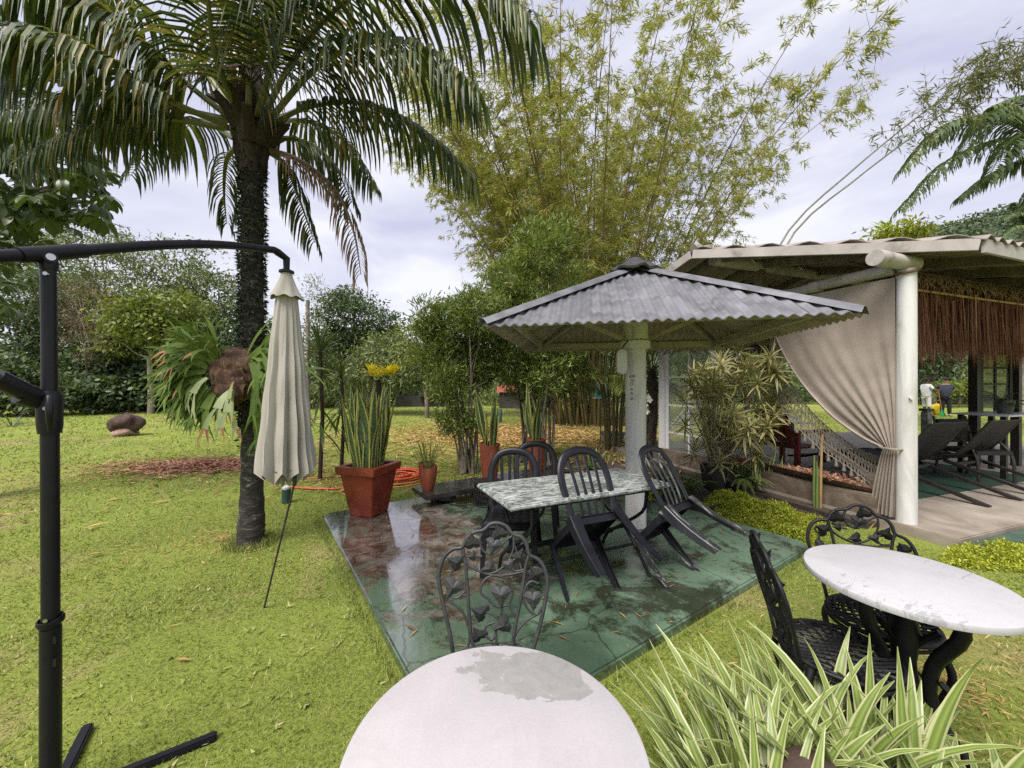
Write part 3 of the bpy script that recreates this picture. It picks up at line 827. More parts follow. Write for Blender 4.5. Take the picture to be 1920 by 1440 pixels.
# rear posts and glazed panel of the facade
mb = MB(); mb.bar((-.02, 3.46, 0), (-.02, 3.46, 2.68), .15, .15, up=(1, 0, 0))
hpart('post', mb, M['white_paint'], bevel=.01)
def glazed(parent_name, p0, p1, z0, z1, nc, nr, matf, fw=.06, th=.045, panes=True):
    p0, p1 = Vector(p0), Vector(p1); d = (p1 - p0)
    fr = MB()
    fr.bar(p0 + Vector((0, 0, z0)), p0 + Vector((0, 0, z1)), fw, th, up=Vector((-d.y, d.x, 0)))
    fr.bar(p1 + Vector((0, 0, z0)), p1 + Vector((0, 0, z1)), fw, th, up=Vector((-d.y, d.x, 0)))
    u = d.normalized() * (fw / 2)
    for z in (z0 + fw / 2, z1 - fw / 2):
        fr.bar(p0 + u + Vector((0, 0, z)), p1 - u + Vector((0, 0, z)), th, fw, up=(0, 0, 1))
    f = fr.build(parent_name, matf, house)
    for i in range(1, nc):
        q = p0 + d * (i / nc); m_ = MB(); m_.bar(q + Vector((0, 0, z0 + fw)), q + Vector((0, 0, z1 - fw)), .03, .03, up=Vector((-d.y, d.x, 0)))
        m_.build('mullion', matf, f)
    for j in range(1, nr):
        z = z0 + (z1 - z0) * j / nr; m_ = MB(); m_.bar(p0 + u + Vector((0, 0, z)), p1 - u + Vector((0, 0, z)), .026, .03, up=(0, 0, 1))
        m_.build('glazing_bar', matf, f)
    if panes:
        for i in range(nc):
            for j in range(nr):
                a_ = p0 + d * ((i + .04) / nc); b_ = p0 + d * ((i + .96) / nc)
                za, zb = z0 + (z1 - z0) * (j + .05) / nr, z0 + (z1 - z0) * (j + .95) / nr
                m_ = MB(); mid = (a_ + b_) / 2
                m_.bar(a_ + Vector((0, 0, (za + zb) / 2)), b_ + Vector((0, 0, (za + zb) / 2)), .004, zb - za, up=(0, 0, 1))
                m_.build('pane', M['pane_glass'], f)
    return f
glazed('window_panel', (-.02, 2.35, 0), (-.02, 3.36, 0), .12, 2.62, 2, 5, M['white_paint'])
# dark far side of the porch: black posts with a six-pane window
def dark_post(px, d, w):
    p = W(px, 720, d); q = house.matrix_basis.inverted() @ Vector((p.x, p.y, 0))
    mb = MB(); mb.bar((q.x, q.y, FZ), (q.x, q.y, 2.7), w, w, up=(1, 0, 0))
    hpart('dark_post', mb, M['dark_wood'])
    return q
bpy.context.view_layer.update()
house.matrix_basis = Matrix.Translation(HPIL) @ Matrix.Rotation(HANG, 4, 'Z')
q1 = dark_post(1827, 6.6, .11); q2 = dark_post(1905, 6.6, .10)
qa = house.matrix_basis.inverted() @ Vector(((1838 - 960) / FPX * 6.6, 6.6, 0)); qb = house.matrix_basis.inverted() @ Vector(((1893 - 960) / FPX * 6.6, 6.6, 0))
glazed('dark_window', (qa.x, qa.y, 0), (qb.x, qb.y, 0), .95, 2.05, 2, 4, M['dark_wood'], .05, .05)
mb = MB(); mb.bar((q1.x, q1.y, 2.30), (q2.x, q2.y, 2.30), .1, .5, up=(0, 0, 1)); hpart('dark_lintel', mb, M['dark_wood'])

# ================================================================== thatch screen under the eave
ts = thing('thatch_screen', 'hanging reddish straw fringe under the eave right of the white pillar', 'straw screen', HPIL, HANG)
n = 9800
a = rng.uniform(.12, 6.6, n); b = rng.normal(.14, .03, n)
pos = np.stack([a, b, rng.uniform(2.35, 2.62, n)], 1)
dirs = np.stack([rng.normal(0, .035, n), rng.normal(-.02, .03, n), -np.ones(n)], 1)
nr = np.stack([rng.normal(0, 1, n), rng.choice([-1., 1.], n), np.zeros(n)], 1)
L = pos[:, 2] - (1.83 + rng.normal(0, .07, n) + .05 * np.sin(a * 9) + .04 * np.sin(a * 23))
me = np_mesh('straw', [leaves(pos, dirs, nr, np.maximum(L, .15), rng.uniform(.006, .018, n), 'tri')])
o = link('straw_fringe', me, M['thatch_straw'], ts); o['kind'] = 'stuff'
n = 4800
a = rng.uniform(.12, 6.6, n)
ang = rng.uniform(0, 6.28, n)
pos = np.stack([a, .14 + .05 * np.cos(ang), 2.65 + .06 * np.sin(ang)], 1)
dirs = np.stack([rng.normal(0, .3, n), .3 * np.cos(ang), np.sin(ang) * .2 - .5], 1)
me = np_mesh('straw', [leaves(pos, dirs, np.stack([np.zeros(n), np.cos(ang), np.sin(ang)], 1), rng.uniform(.05, .12, n), .014, 'strap')])
leafmat('straw_pale', [(0, (.14, .085, .045)), (.5, (.20, .13, .075)), (1, (.27, .19, .11))], .85, .05)
o = link('straw_roll', me, M['straw_pale'], ts); o['kind'] = 'stuff'
surf('cane', [(.3, (.25, .15, .06)), (.7, (.36, .24, .1))], 8, .5, 4, .3, .1)
mb = MB(); mb.tube([(.1, .075, 2.50), (1.8, .075, 2.495), (6.6, .075, 2.50)], .014, 8)
mb.build('cane_rod', M['cane'], ts, sm=40)

# ================================================================== curtain
cur = thing('porch_curtain', 'pinkish beige woven curtain gathered and tied to the white pillar', 'curtain', HPIL, HANG)
EDGE = [(1.36, 2.63), (1.30, 2.17), (1.04, 1.635), (.676, 1.185), (.36, .94), (.15, .84)]
edge = [Vector((0, p[0], min(p[1], 2.59))) for p in EDGE]
ec = curve(edge, 30)
mb = MB(); nu, nv = 90, 30
vs = []
for j in range(nv):
    v = j / (nv - 1)
    E_ = ec[j]
    z0 = 2.59 + (.84 - 2.59) * v
    for i in range(nu):
        u = i / (nu - 1)
        uu = u ** (1 + .35 * v)
        y = .055 + (E_.y - .055) * uu
        z = z0 + (E_.z - z0) * (uu ** 1.4)
        wave = math.sin(u * 2 * math.pi * 7.5 + .8 * math.sin(u * 9)) * (.001 + .013 * v ** 2.2) + .002 * math.sin(u * 31 + v * 4) + .02 * math.sin(u * 5 + v * 2.2) * v
        bulge = -.05 * math.sin(math.pi * v) * math.sin(math.pi * u)
        vs.append((-.075 + wave + bulge * .6, y, z))
fs = [(j * nu + i, j * nu + i + 1, (j + 1) * nu + i + 1, (j + 1) * nu + i) for j in range(nv - 1) for i in range(nu - 1)]
mb._add(vs, fs); mb.build('cloth', M['curtain_cloth'], cur, sm=80)
mb = MB(); nu, nv = 60, 16; vs = []
for j in range(nv):
    v = j / (nv - 1)
    wdt = .10 + .10 * v ** .7
    for i in range(nu):
        u = i / (nu - 1)
        wave = math.sin(u * 2 * math.pi * 6) * (.016 + .014 * v)
        vs.append((-.085 + wave, .04 + wdt * u + .02 * v, .835 - .70 * v + .02 * u * v))
fs = [(j * nu + i, j * nu + i + 1, (j + 1) * nu + i + 1, (j + 1) * nu + i) for j in range(nv - 1) for i in range(nu - 1)]
mb._add(vs, fs); mb.build('tail', M['curtain_cloth'], cur, sm=80)
mb = MB(); mb.tube([(-.08 + .07 * math.cos(t), .085 + .09 * math.sin(t), .84) for t in np.linspace(0, 6.28, 20, endpoint=False)], .012, 6, closed=True)
mb.build('tie_cord', M['rope'], cur, sm=60)
mb = MB()   # hem roll along the swept edge
mb.tube([p + Vector((-.085, 0, 0)) for p in ec], .016, 6); mb.build('hem', M['curtain_cloth'], cur, sm=60)

# ================================================================== knotted hammock fringe below the curtain
ham = thing('hammock_fringe', 'knotted cream rope fringe with tassels hanging below the beige curtain', 'hammock', HPIL, HANG)
hinv = house.matrix_basis.inverted()
def on_plane(px, py, a):
    """Local point on the facade plane at offset a seen at that pixel."""
    o_ = Vector((0, 0, EYE)); d_ = W(px, py, 1.0) - o_
    n_ = H1; q_ = HP(a, 0, 0)
    t = (q_ - o_).dot(n_) / d_.dot(n_)
    return hinv @ (o_ + d_ * t)
IN = curve([on_plane(*p, .10) for p in ((1447, 610), (1475, 700), (1525, 775), (1600, 835), (1660, 862))], 40)
OU = curve([on_plane(*p, .10) for p in ((1443, 655), (1462, 755), (1528, 832), (1598, 880), (1655, 925))], 40)
mb = MB()
for k in range(40):
    mb.tube([IN[k], IN[k].lerp(OU[k], .5) + Vector((0, 0, -.02)), OU[k]], .0055, 4)
    if k < 37: mb.tube([IN[k], IN[k + 2].lerp(OU[k + 2], .55), OU[k + 3]], .004, 4)
    if k > 2: mb.tube([IN[k], IN[k - 2].lerp(OU[k - 2], .5), OU[k - 3]], .004, 4)
for f in (.0, .33, .66, 1.0):
    mb.tube([IN[k].lerp(OU[k], f) + Vector((0, 0, -.01 * math.sin(k * 1.57) ** 2)) for k in range(40)], .0065, 5)
mb.build('net', M['rope'], ham, sm=60)
t_me = None
for k in range(1, 40, 2):
    if t_me is None:
        m_ = MB(); m_.lathe([(.004, .0), (.012, -.012), (.010, -.02), (.022, -.075), (.018, -.085)], 8); t_me = m_.mesh('tassel'); smooth(t_me, 60)
    o = link('tassel', t_me, M['rope'], ham, OU[k])
mb = MB()
mb.tube([IN[0], on_plane(1440, 560, .1), on_plane(1436, 520, .12)], .012, 6)
mb.build('hanging_rope', M['rope'], ham, sm=60)
bigcol = MB()
for k, px in enumerate((1447, 1455, 1464, 1473)):
    p0 = on_plane(px, 622, .12); bigcol.tube([p0, p0 + Vector((0, .01, -.25)), p0 + Vector((.01, 0, -.55 + .07 * k))], .010, 5)
bigcol.build('rope_strands', M['rope'], ham, sm=60)
# ================================================================== small square pavilion with one column
PC = Vector((1.25, 3.92, 0)); PANG = R(-11); PS = 1.23; PE = 1.965; PA = 2.665
pav = thing('column_pavilion', 'square corrugated canopy roof on a single white column over the patio table', 'pavilion', PC, PANG)
# column (a touch off the roof centre as built), origin local
cx = .01
mb = MB(); mb.lathe([(.104, SZ), (.103, .6), (.102, 1.2), (.101, 1.90)], 28, (cx, 0, 0))
colm = mb.build('column', M['white_paint'], pav, sm=40)
mb = MB(); mb.lathe([(.102, 1.845), (.142, 1.86), (.145, 1.93), (.120, 1.95), (.118, 2.12), (.10, 2.6)], 28, (cx, 0, 0))
mb.build('capital', M['white_paint'], pav, sm=35)
def pav_sheet(side, x0, x1):
    """One corrugated sheet of a roof face; eave along local x, slope up local y; rotated to its side."""
    mb = MB(); step = .0097
    n = max(2, int(round((x1 - x0) / step)) + 1)
    rot = Matrix.Rotation(side * math.pi / 2, 3, 'Z')
    vs = []
    for x in np.linspace(x0, x1, n):
        w = .0095 * math.cos(2 * math.pi * x / .0775)
        y1 = max(PS - abs(x), .002)
        for q in range(4):
            t = q / 3; y = -PS - .035 + (y1 + .035) * t
            z = PE + (PA - PE) * ((y + PS) / PS) + w
            for dz in (0, -.007): vs.append(rot @ Vector((x, y, z + dz)))
    top, bot = [], []
    for i in range(n - 1):
        a, b = 8 * i, 8 * i + 8
        for j in (0, 2, 4):
            top.append((a + j, b + j, b + j + 2, a + j + 2)); bot.append((a + j + 1, a + j + 3, b + j + 3, b + j + 1))
        top.append((a, a + 1, b + 1, b))
    mb._add(vs, top + bot); mb.mi = [0] * len(top) + [1] * len(bot)
    return mb
cuts = [-1.23, -.66, -.1, .45, .95, 1.23]
for side in range(4):
    for k in range(5):
        mb = pav_sheet(side, cuts[k] - (.01 if k else 0), cuts[k + 1])
        o = mb.build('roof_sheet', [M['fibre_cement'], M['fibre_under']], pav, sm=50)
        o.location = (0, 0, .003 * k)
# ridge caps
for side in range(4):
    rot = Matrix.Rotation(side * math.pi / 2, 3, 'Z')
    mb = MB()
    a = rot @ Vector((-PS - .03, -PS - .03, PE + .012)); b = rot @ Vector((-.04, -.04, PA + .012))
    s = rot @ Vector((1, -1, 0)).normalized()
    vs = []
    n = 24
    for i in range(n):
        p = a.lerp(b, i / (n - 1))
        wv = .010 * math.sin(i * 1.9)
        for q, dz in ((-.075 + wv, -.028), (-.035, .008), (0, .022), (.035, .008), (.075 + wv, -.028)):
            vs.append(p + s * q + Vector((0, 0, dz)))
    fs = [(5 * i + j, 5 * i + j + 1, 5 * i + j + 6, 5 * i + j + 5) for i in range(n - 1) for j in range(4)]
    mb._add(vs, fs); mb.build('ridge_cap', M['fibre_cement'], pav, sm=60)
# ragged dark crown at the top
mb = MB()
n = 48
prof = [(.0, .105), (.06, .10), (.085, .07), (.12, .05), (.19, .012), (.25, -.028), (.243, -.05), (.14, -.02)]
vs, fs = [], []
for r_, z in prof:
    for j in range(n):
        a = 2 * math.pi * j / n
        q = 1 + (.06 * math.sin(j * 1.7) if r_ > .12 else .02 * math.sin(j * 2.3))
        vs.append((r_ * q * math.cos(a), r_ * q * math.sin(a), PA + .01 + z + (.012 * math.sin(8 * a) if r_ > .12 else 0)))
fs = [(i * n + j, i * n + (j + 1) % n, (i + 1) * n + (j + 1) % n, (i + 1) * n + j) for i in range(len(prof) - 1) for j in range(n)]
mb._add(vs, fs); mb.build('crown_cap', M['roof_cap'], pav, sm=60)
# timber below: eave boards, corner rafters, struts
for side in range(4):
    rot = Matrix.Rotation(side * math.pi / 2, 3, 'Z')
    mb = MB(); q = PS - .17
    mb.bar(rot @ Vector((-q + .02, -q, PE + .035)), rot @ Vector((q - .02, -q, PE + .035)), .03, .075, up=(0, 0, 1))
    mb.build('eave_beam', M['eave_paint'], pav, bevel=.004)
    mb = MB(); mb.bar(rot @ Vector((-PS + .08, -PS + .08, PE + .005)), rot @ Vector((-.1, -.1, PA - .13)), .05, .05)
    mb.build('hip_rafter', M['eave_paint'], pav, bevel=.004)
    mb = MB(); mb.bar(rot @ Vector((.06 if side % 2 else -.06, -.13, 1.96)), rot @ Vector((.12 if side % 2 else -.12, -.62, PE + .20)), .045, .045)
    mb.build('strut', M['eave_paint'], pav, bevel=.004)
# oval lamp bracketed on the column, iron ornament chain
lamp = thing('oval_wall_lamp', 'grey oval bulkhead lamp hooked high on the white pavilion column', 'lamp', PC, PANG)
lp = Matrix.Rotation(-PANG, 3, 'Z') @ (W(1166, 678, 3.79) - PC)
mb = MB(); n = 28
poly = []
for j in range(n):
    a = 2 * math.pi * j / n
    x, z = .052 * math.cos(a), .052 * math.sin(a)
    poly.append((x, z + (.075 if z > 0 else -.075)))
vs = [(lp.x + x, lp.y - .02, lp.z + z) for x, z in poly] + [(lp.x + x * .88, lp.y - .04, lp.z + z * .94) for x, z in poly] + [(lp.x + x, lp.y + .02, lp.z + z) for x, z in poly]
fs = [tuple(range(n, 2 * n))[::-1]] + [(i, (i + 1) % n, n + (i + 1) % n, n + i) for i in range(n)] + [(i, (i + 1) % n, 2 * n + (i + 1) % n, 2 * n + i)[::-1] for i in range(n)] + [tuple(range(2 * n, 3 * n))]
mb._add(vs, fs); mb.build('lamp_body', M['white_metal'], lamp, sm=40)
mb = MB(); mb.tube([(lp.x, lp.y + .03, lp.z + .12), (lp.x + .02, lp.y + .02, lp.z + .16), (lp.x + .06, lp.y + .03, lp.z + .21), (lp.x + .075, lp.y + .10, lp.z + .19)], .006, 6)
mb.build('hook', M['black_iron'], lamp, sm=60)
orn = thing('iron_ornament', 'dark scrolled iron ornament hanging on the front of the white pavilion column', 'ornament', PC, PANG)
def colp(px, py, out=.012):
    p = Matrix.Rotation(-PANG, 3, 'Z') @ (W(px, py, 3.81) - PC)
    return p
rings = [(1184, 747, .012), (1184, 738, .011), (1184, 730, .008), (1184, 720, .014), (1186, 713, .011), (1182, 706, .010), (1188, 705, .010)]
for px, py, r_ in rings:
    p = colp(px, py); mb = MB()
    mb.tube([p + Vector((r_ * math.cos(t), 0, r_ * math.sin(t))) for t in np.linspace(0, 6.28, 14, endpoint=False)], .0028, 5, closed=True)
    mb.build('scroll', M['black_iron'], orn, sm=60)
# ================================================================== cantilever parasol, closed
um = thing('cantilever_parasol', 'closed beige cantilever parasol on a black pole and curved arm', 'parasol', (-1.64, 1.367, 0))
UB = Vector((-1.64, 1.367, 0))
def ul(p): return Vector(p) - UB
def upart(name, mb, mat, sm=40, parent=None, bevel=0): return mb.build(name, mat, parent or um, sm=sm, bevel=bevel)
mb = MB(); mb.tube([(0, 0, 0), (0, 0, .635)], .0275, 24); upart('lower_pole', mb, M['black_paint'])
mb = MB(); mb.tube([(0, 0, .635), (-.003, 0, 1.40)], .0235, 24); upart('middle_pole', mb, M['black_paint'])
mb = MB(); mb.tube([(-.003, 0, 1.40), (-.008, 0, 1.93)], .0205, 24); upart('upper_pole', mb, M['black_paint'])
mb = MB()
mb.tube([(.031 * math.cos(t), .031 * math.sin(t), .66 + .006 * math.sin(t)) for t in np.linspace(0, 6.28, 24, endpoint=False)], .012, 6, closed=True, sx=.35)
upart('strap', mb, M['black_paint'])
for z_ in (.60, .52):
    mb = MB(); mb.box((.032, -.01, z_), (.012, .013, .026)); upart('strap_loop', mb, M['black_paint'], sm=None)
for i, z in enumerate((.675, 1.415, 1.885)):
    mb = MB(); mb.tube([Vector((.012, -.022, z)), Vector((.016, -.030, z))], .0065, 12); upart('rivet', mb, M['steel'])
# slider with its brace and crank handle
mb = MB(); mb.tube([(-.003, 0, 1.325), (-.003, 0, 1.35), (-.004, 0, 1.455), (-.004, 0, 1.475)], [.029, .032, .034, .026], 24)
mb.tube([(-.02, -.02, 1.44), (-.03, -.06, 1.465)], [.03, .034], 16)
sl = upart('slider', mb, M['black_paint'])
mb = MB()
hd = Vector((.75, -.66, 0))
mb.tube([Vector((0, 0, 1.45)) + hd * .03, Vector((0, 0, 1.452)) + hd * .06, Vector((0, 0, 1.42)) + hd * .082, Vector((0, 0, 1.375)) + hd * .075, Vector((0, 0, 1.335)) + hd * .04], [.012, .012, .011, .009, .006], 10)
upart('crank_handle', mb, M['black_paint'], parent=sl)
bd = Vector((-.118, -1, 0)).normalized()
mb = MB(); mb.tube([Vector((-.01, 0, 1.455)) + bd * .03, Vector((-.01, 0, 1.455)) + bd * .13 + Vector((0, 0, .066))], [.028, .030], 16)
upart('brace_socket', mb, M['black_paint'])
mb = MB(); mb.tube([Vector((-.01, 0, 1.455)) + bd * .12 + Vector((0, 0, .06)), Vector((-.01, 0, 1.455)) + bd * .50 + Vector((0, 0, .29))], .016, 14)
upart('brace', mb, M['black_paint'])
# arm
fd = -bd
arm = [Vector((-.008, 0, 1.965)) + fd * t + Vector((0, 0, h)) for t, h in ((-.52, -.235), (-.2, -.085), (0, .0), (.38, .165), (.71, .285), (1.10, .392))]
ac = curve(arm, 40)
mb = MB(); mb.tube(ac, .021, 18); upart('arm', mb, M['black_paint'])
mb = MB(); i0 = 13
mb.tube(ac[i0:i0 + 6], .0265, 18); upart('arm_sleeve', mb, M['black_paint'])
mb = MB()
mb.tube([Vector((-.008, 0, 1.905)), Vector((-.008, 0, 1.93)), Vector((-.008, 0, 1.955))], [.022, .027, .020], 18)
mb.tube([Vector((-.008, 0, 1.945)) + Vector((.03, -.018, 0)), Vector((-.008, 0, 1.945)) + Vector((-.03, .018, 0))], .019, 16)
jt = upart('joint', mb, M['black_paint'])
mb = MB(); mb.tube([Vector((.021, -.018, 1.945)), Vector((.026, -.021, 1.945))], .012, 16); upart('joint_bolt', mb, M['steel'], parent=jt)
# elbow and finial over the canopy
CT = ul((-1.495, 2.55, 0))
top = ac[-1]
mb = MB(); mb.tube([top, top + fd * .03 + Vector((0, 0, -.005)), Vector((CT.x, CT.y, 2.33)), Vector((CT.x, CT.y, 2.245))], [.021, .024, .023, .018], 14)
mb.lathe([(.02, 2.262), (.045, 2.25), (.046, 2.238), (.02, 2.232)], 20, (CT.x, CT.y, 0))
upart('elbow', mb, M['black_paint'])
# canopy: eight folded panels hanging
def fold_wave(a, k, ph, sharp):
    c = math.cos(k * a + ph)
    return math.copysign(abs(c) ** sharp, c)
mb = MB(); n = 220; rows = 44; vs = []
for i in range(rows):
    t = i / (rows - 1)
    R0 = .056 + .090 * t ** .85
    for j in range(n):
        a = 2 * math.pi * j / n
        q = (a + .35 * math.sin(2 * a + 1.3) + .2 * math.sin(3 * a) + .10 * t) / (2 * math.pi) * 11; fr = q % 1.0
        w = (fr / .72 if fr < .72 else (1 - fr) / .28) * 2 - 1
        r_ = R0 * (1 + (.05 + .17 * t) * w + .05 * math.sin(3 * a + 1 + t) + .018 * math.sin(17 * a + 9 * t) * math.sin(13 * t + 4 * a) + .02 * math.sin(21 * t + 2 * a))
        z = 2.09 - 1.155 * t - (.035 * (1 - w) if i == rows - 1 else 0) + .012 * math.sin(5 * a) * t
        vs.append((CT.x + r_ * math.cos(a), CT.y + r_ * math.sin(a), z))
fs = [(i * n + j, i * n + (j + 1) % n, (i + 1) * n + (j + 1) % n, (i + 1) * n + j) for i in range(rows - 1) for j in range(n)]
mb._add(vs, fs); upart('canopy', mb, M['canopy_cloth'], sm=42)
mb = MB(); n = 120; rows = 8; vs = []
for i in range(rows):
    t = i / (rows - 1)
    for j in range(n):
        a = 2 * math.pi * j / n
        w = math.cos(9 * a + .5)
        r_ = (.125 - .075 * t) * (1 + .14 * w)
        vs.append((CT.x + r_ * math.cos(a), CT.y + r_ * math.sin(a), .95 - .10 * t - .02 * t * w))
fs = [(i * n + j, i * n + (j + 1) % n, (i + 1) * n + (j + 1) % n, (i + 1) * n + j) for i in range(rows - 1) for j in range(n)]
mb._add(vs, fs); upart('inner_folds', mb, M['canopy_cloth'], sm=75)
mb = MB(); rows = 9; vs = []
for i in range(rows):
    t = i / (rows - 1)
    for j in range(n):
        a = 2 * math.pi * j / n
        w = math.cos(8 * a)
        r_ = (.030 + .052 * t + .016 * t ** 3) * (1 + .07 * t * w)
        vs.append((CT.x + r_ * math.cos(a), CT.y + r_ * math.sin(a), 2.235 - .165 * t - (.008 * w if i == rows - 1 else 0)))
fs = [(i * n + j, i * n + (j + 1) % n, (i + 1) * n + (j + 1) % n, (i + 1) * n + j) for i in range(rows - 1) for j in range(n)]
mb._add(vs, fs); upart('vent_flap', mb, M['canopy_cloth'], sm=75)
mb = MB(); a, b = ul((-1.41, 2.50, .87)), ul((-1.66, 2.575, .0))
mb.tube([a, a.lerp(b, .5), b], .0065, 8); mb.tube([a + Vector((0, 0, .03)), a, a + Vector((-.004, 0, -.03))], .012, 8)
upart('tilt_rod', mb, M['grey_iron'])
# cross base in the grass
for dv, l0, l1 in ((Vector((-.554, .833, 0)), -.45, .365), (Vector((.833, .554, 0)), .03, .47), (Vector((-.833, -.554, 0)), .03, .45)):
    mb = MB(); mb.bar(dv * l0 + Vector((0, 0, .014)), dv * l1 + Vector((0, 0, .014)), .038, .028, up=(0, 0, 1))
    upart('base_foot', mb, M['black_paint'], sm=None, bevel=.006)

# ================================================================== plastic patio chairs, tipped to drain
def make_plastic_chair():
    t = thing('plastic_chair', 'x', 'chair', group='black plastic patio chairs')
    bm_, wm_ = M['black_plastic'], M['black_plastic']
    def bz(z): return -.40 - .16 * ((z - .42) / .45) ** 1.15 if z > .42 else -.40
    pts = [(.185, -.385, .40), (.195, bz(.52), .52), (.205, bz(.64), .64), (.195, bz(.74), .74), (.15, bz(.825), .825), (.08, bz(.862), .862), (0, bz(.872), .872)]
    pts = pts + [(-x, y, z) for x, y, z in pts[-2::-1]]
    mb = MB(); mb.tube(curve(pts, 40), [.0125 + .003 * math.sin(math.pi * i / 39) for i in range(40)], 10, sx=2.1, up=(0, 1, .25))
    mb.build('back_frame', bm_, t, sm=50)
    for k in range(4):
        x0 = -.093 + .062 * k; x1 = x0 * 1.25
        zt = .855 - .35 * x1 * x1 * 4
        mb = MB(); P = [(x0, -.385, .425), (x0 * 1.06, bz(.55) - .012, .55), (x0 * 1.15, bz(.70) - .010, .70), (x1, bz(zt) + .002, zt)]
        mb.tube(curve(P, 10), .0048, 8, sx=2.9, up=(0, 1, .25)); mb.build('back_slat', bm_, t, sm=50)
    # seat
    mb = MB(); nx, ny = 13, 13; top, bot = [], []
    for j in range(ny):
        v = j / (ny - 1); y = -.405 + .425 * v
        hw = (.185 + .035 * v) * (1 - .10 * max(0, (v - .85) / .15) ** 2)
        for i in range(nx):
            u = 2 * i / (nx - 1) - 1
            z = .425 - .018 * (1 - u * u) * math.sin(math.pi * min(1, v * 1.1)) + .012 * v - .028 * max(0, (v - .88) / .12) ** 2 - .012 * max(0, (abs(u) - .85) / .15) ** 2
            top.append((u * hw, y, z))
    bot = [(x, y, z - .006) for x, y, z in top]
    fs = []
    for j in range(ny - 1):
        for i in range(nx - 1):
            a = j * nx + i; q = (a, a + 1, a + nx + 1, a + nx)
            fs.append(q); fs.append(tuple(x + nx * ny for x in q[::-1]))
    edge_loop = [i for i in range(nx)] + [j * nx + nx - 1 for j in range(1, ny)] + [(ny - 1) * nx + i for i in range(nx - 2, -1, -1)] + [j * nx for j in range(ny - 2, 0, -1)]
    for k in range(len(edge_loop)):
        a, b = edge_loop[k], edge_loop[(k + 1) % len(edge_loop)]
        fs.append((a, a + nx * ny, b + nx * ny, b))
    mb._add(top + bot, fs)
    for s in (-1, 1):
        mb.bar((s * .188, -.39, .398), (s * .208, -.01, .408), .006, .05, up=(0, 0, 1))
    mb.bar((-.20, .004, .402), (.20, .004, .402), .006, .045, up=(0, 0, 1))
    mb.bar((-.18, -.392, .395), (.18, -.392, .395), .006, .055, up=(0, 0, 1))
    mb.build('seat', bm_, t, sm=50)
    for s in (-1, 1):
        for k, (p0, p1, w0, w1) in enumerate((((s * .188, -.022, .418), (s * .215, .018, 0), .030, .017), ((s * .186, -.395, .43), (s * .235, -.515, 0), .036, .021))):
            mb = MB(); p0, p1 = Vector(p0), Vector(p1); n = 5; vs = []
            out = Vector((s, 0, 0)); fwd = Vector((0, 1 if k == 0 else -1, 0))
            # open V-section leg
            for i in range(n):
                q = p0.lerp(p1, i / (n - 1)); w = (w0 + (w1 - w0) * i / (n - 1)) * (1.5 if k else 1.25)
                q = q + fwd * (.02 * math.sin(math.pi * i / (n - 1)) * (-1 if k else .3))
                for du, dv in ((1, -1), (1, .85), (.85, 1), (-1, 1), (-1, .72), (.58, .72), (.72, .58), (.72, -1)):
                    vs.append(q + out * (du * w * .75) + fwd * (dv * w * .75))
            fs = [(8 * i + j, 8 * i + (j + 1) % 8, 8 * i + 8 + (j + 1) % 8, 8 * i + 8 + j) for i in range(n - 1) for j in range(8)]
            fs += [tuple(range(8))[::-1], tuple(8 * (n - 1) + j for j in range(8))]
            mb._add(vs, fs); mb.build('leg', wm_, t)
    return t
pc = make_plastic_chair()
def pose(o, mid, face, phi, sc=.945, roll=0):
    f = Vector((face[0], face[1], 0)).normalized()
    rz = math.atan2(-f.x, f.y)
    o.matrix_basis = Matrix.Translation(Vector((mid[0], mid[1], SZ + .002))) @ Matrix.Rotation(rz, 4, 'Z') @ Matrix.Rotation(-R(phi), 4, 'X') @ Matrix.Rotation(R(roll), 4, 'Y') @ Matrix.Scale(sc, 4)
chairs = [(pc, (.57, 2.60), (-.417, .909), 45, 'black plastic chair tipped against the near side of the granite table'),
          (None, (1.28, 2.81), (-.64, .77), 51, 'scuffed black plastic chair tipped over the table corner beside the white column'),
          (None, (-.02, 2.86), (-.08, -1), 4, 'black plastic chair pushed in at the far left end of the granite table'),
          (None, (.19, 3.42), (-.1, -1), 0, 'rearmost black plastic chair, only its rounded back showing in front of a red pot')]
for k, (o, mid, face, phi, lab) in enumerate(chairs):
    if o is None: o = copy_tree(pc)
    o['label'] = lab
    pose(o, mid, face, phi)
    if k == 1:
        for ch in o.children:
            if ch.name.startswith(('leg', 'back_slat')):
                ch.data = ch.data.copy(); ch.data.materials[0] = M['worn_plastic']
        for ch in o.children:
            if ch.name.startswith('leg'): ch['label'] = 'chair leg with pale scuffed paint'

# ================================================================== granite table on folding iron legs
TC = Vector((.475, 2.945, 0)); TANG = math.atan2(.56, 1.22)
gt = thing('granite_table', 'grey veined granite table on black folding iron legs under the pavilion', 'table', TC, TANG)
mb = MB(); mb.box((0, 0, .722), (1.36, .62, .032))
mb.build('tabletop', M['granite'], gt, bevel=.010, sm=40)
mb = MB()
for y in (-.24, .24): mb.bar((-.58, y, .692), (.58, y, .692), .03, .025)
for x in (-.58, .58): mb.bar((x, -.255, .692), (x, .255, .692), .03, .025)
mb.build('apron_frame', M['black_iron'], gt)
for x in (-.50, .48):
    for s in (-1, 1):
        mb = MB(); mb.tube(curve([(x, s * .26, .69), (x + .02, s * .20, .52), (x, 0, .36), (x - .02, -s * .18, .22), (x, -s * .29, SZ)], 16), .013, 8)
        mb.build('leg', M['black_iron'], gt, sm=50)
for y, z in ((-.05, .36), (.14, .25), (-.14, .25)):
    mb = MB(); mb.tube([(-.50, y, z), (.48, y, z)], .011, 8); mb.build('stretcher', M['black_iron'], gt, sm=50)
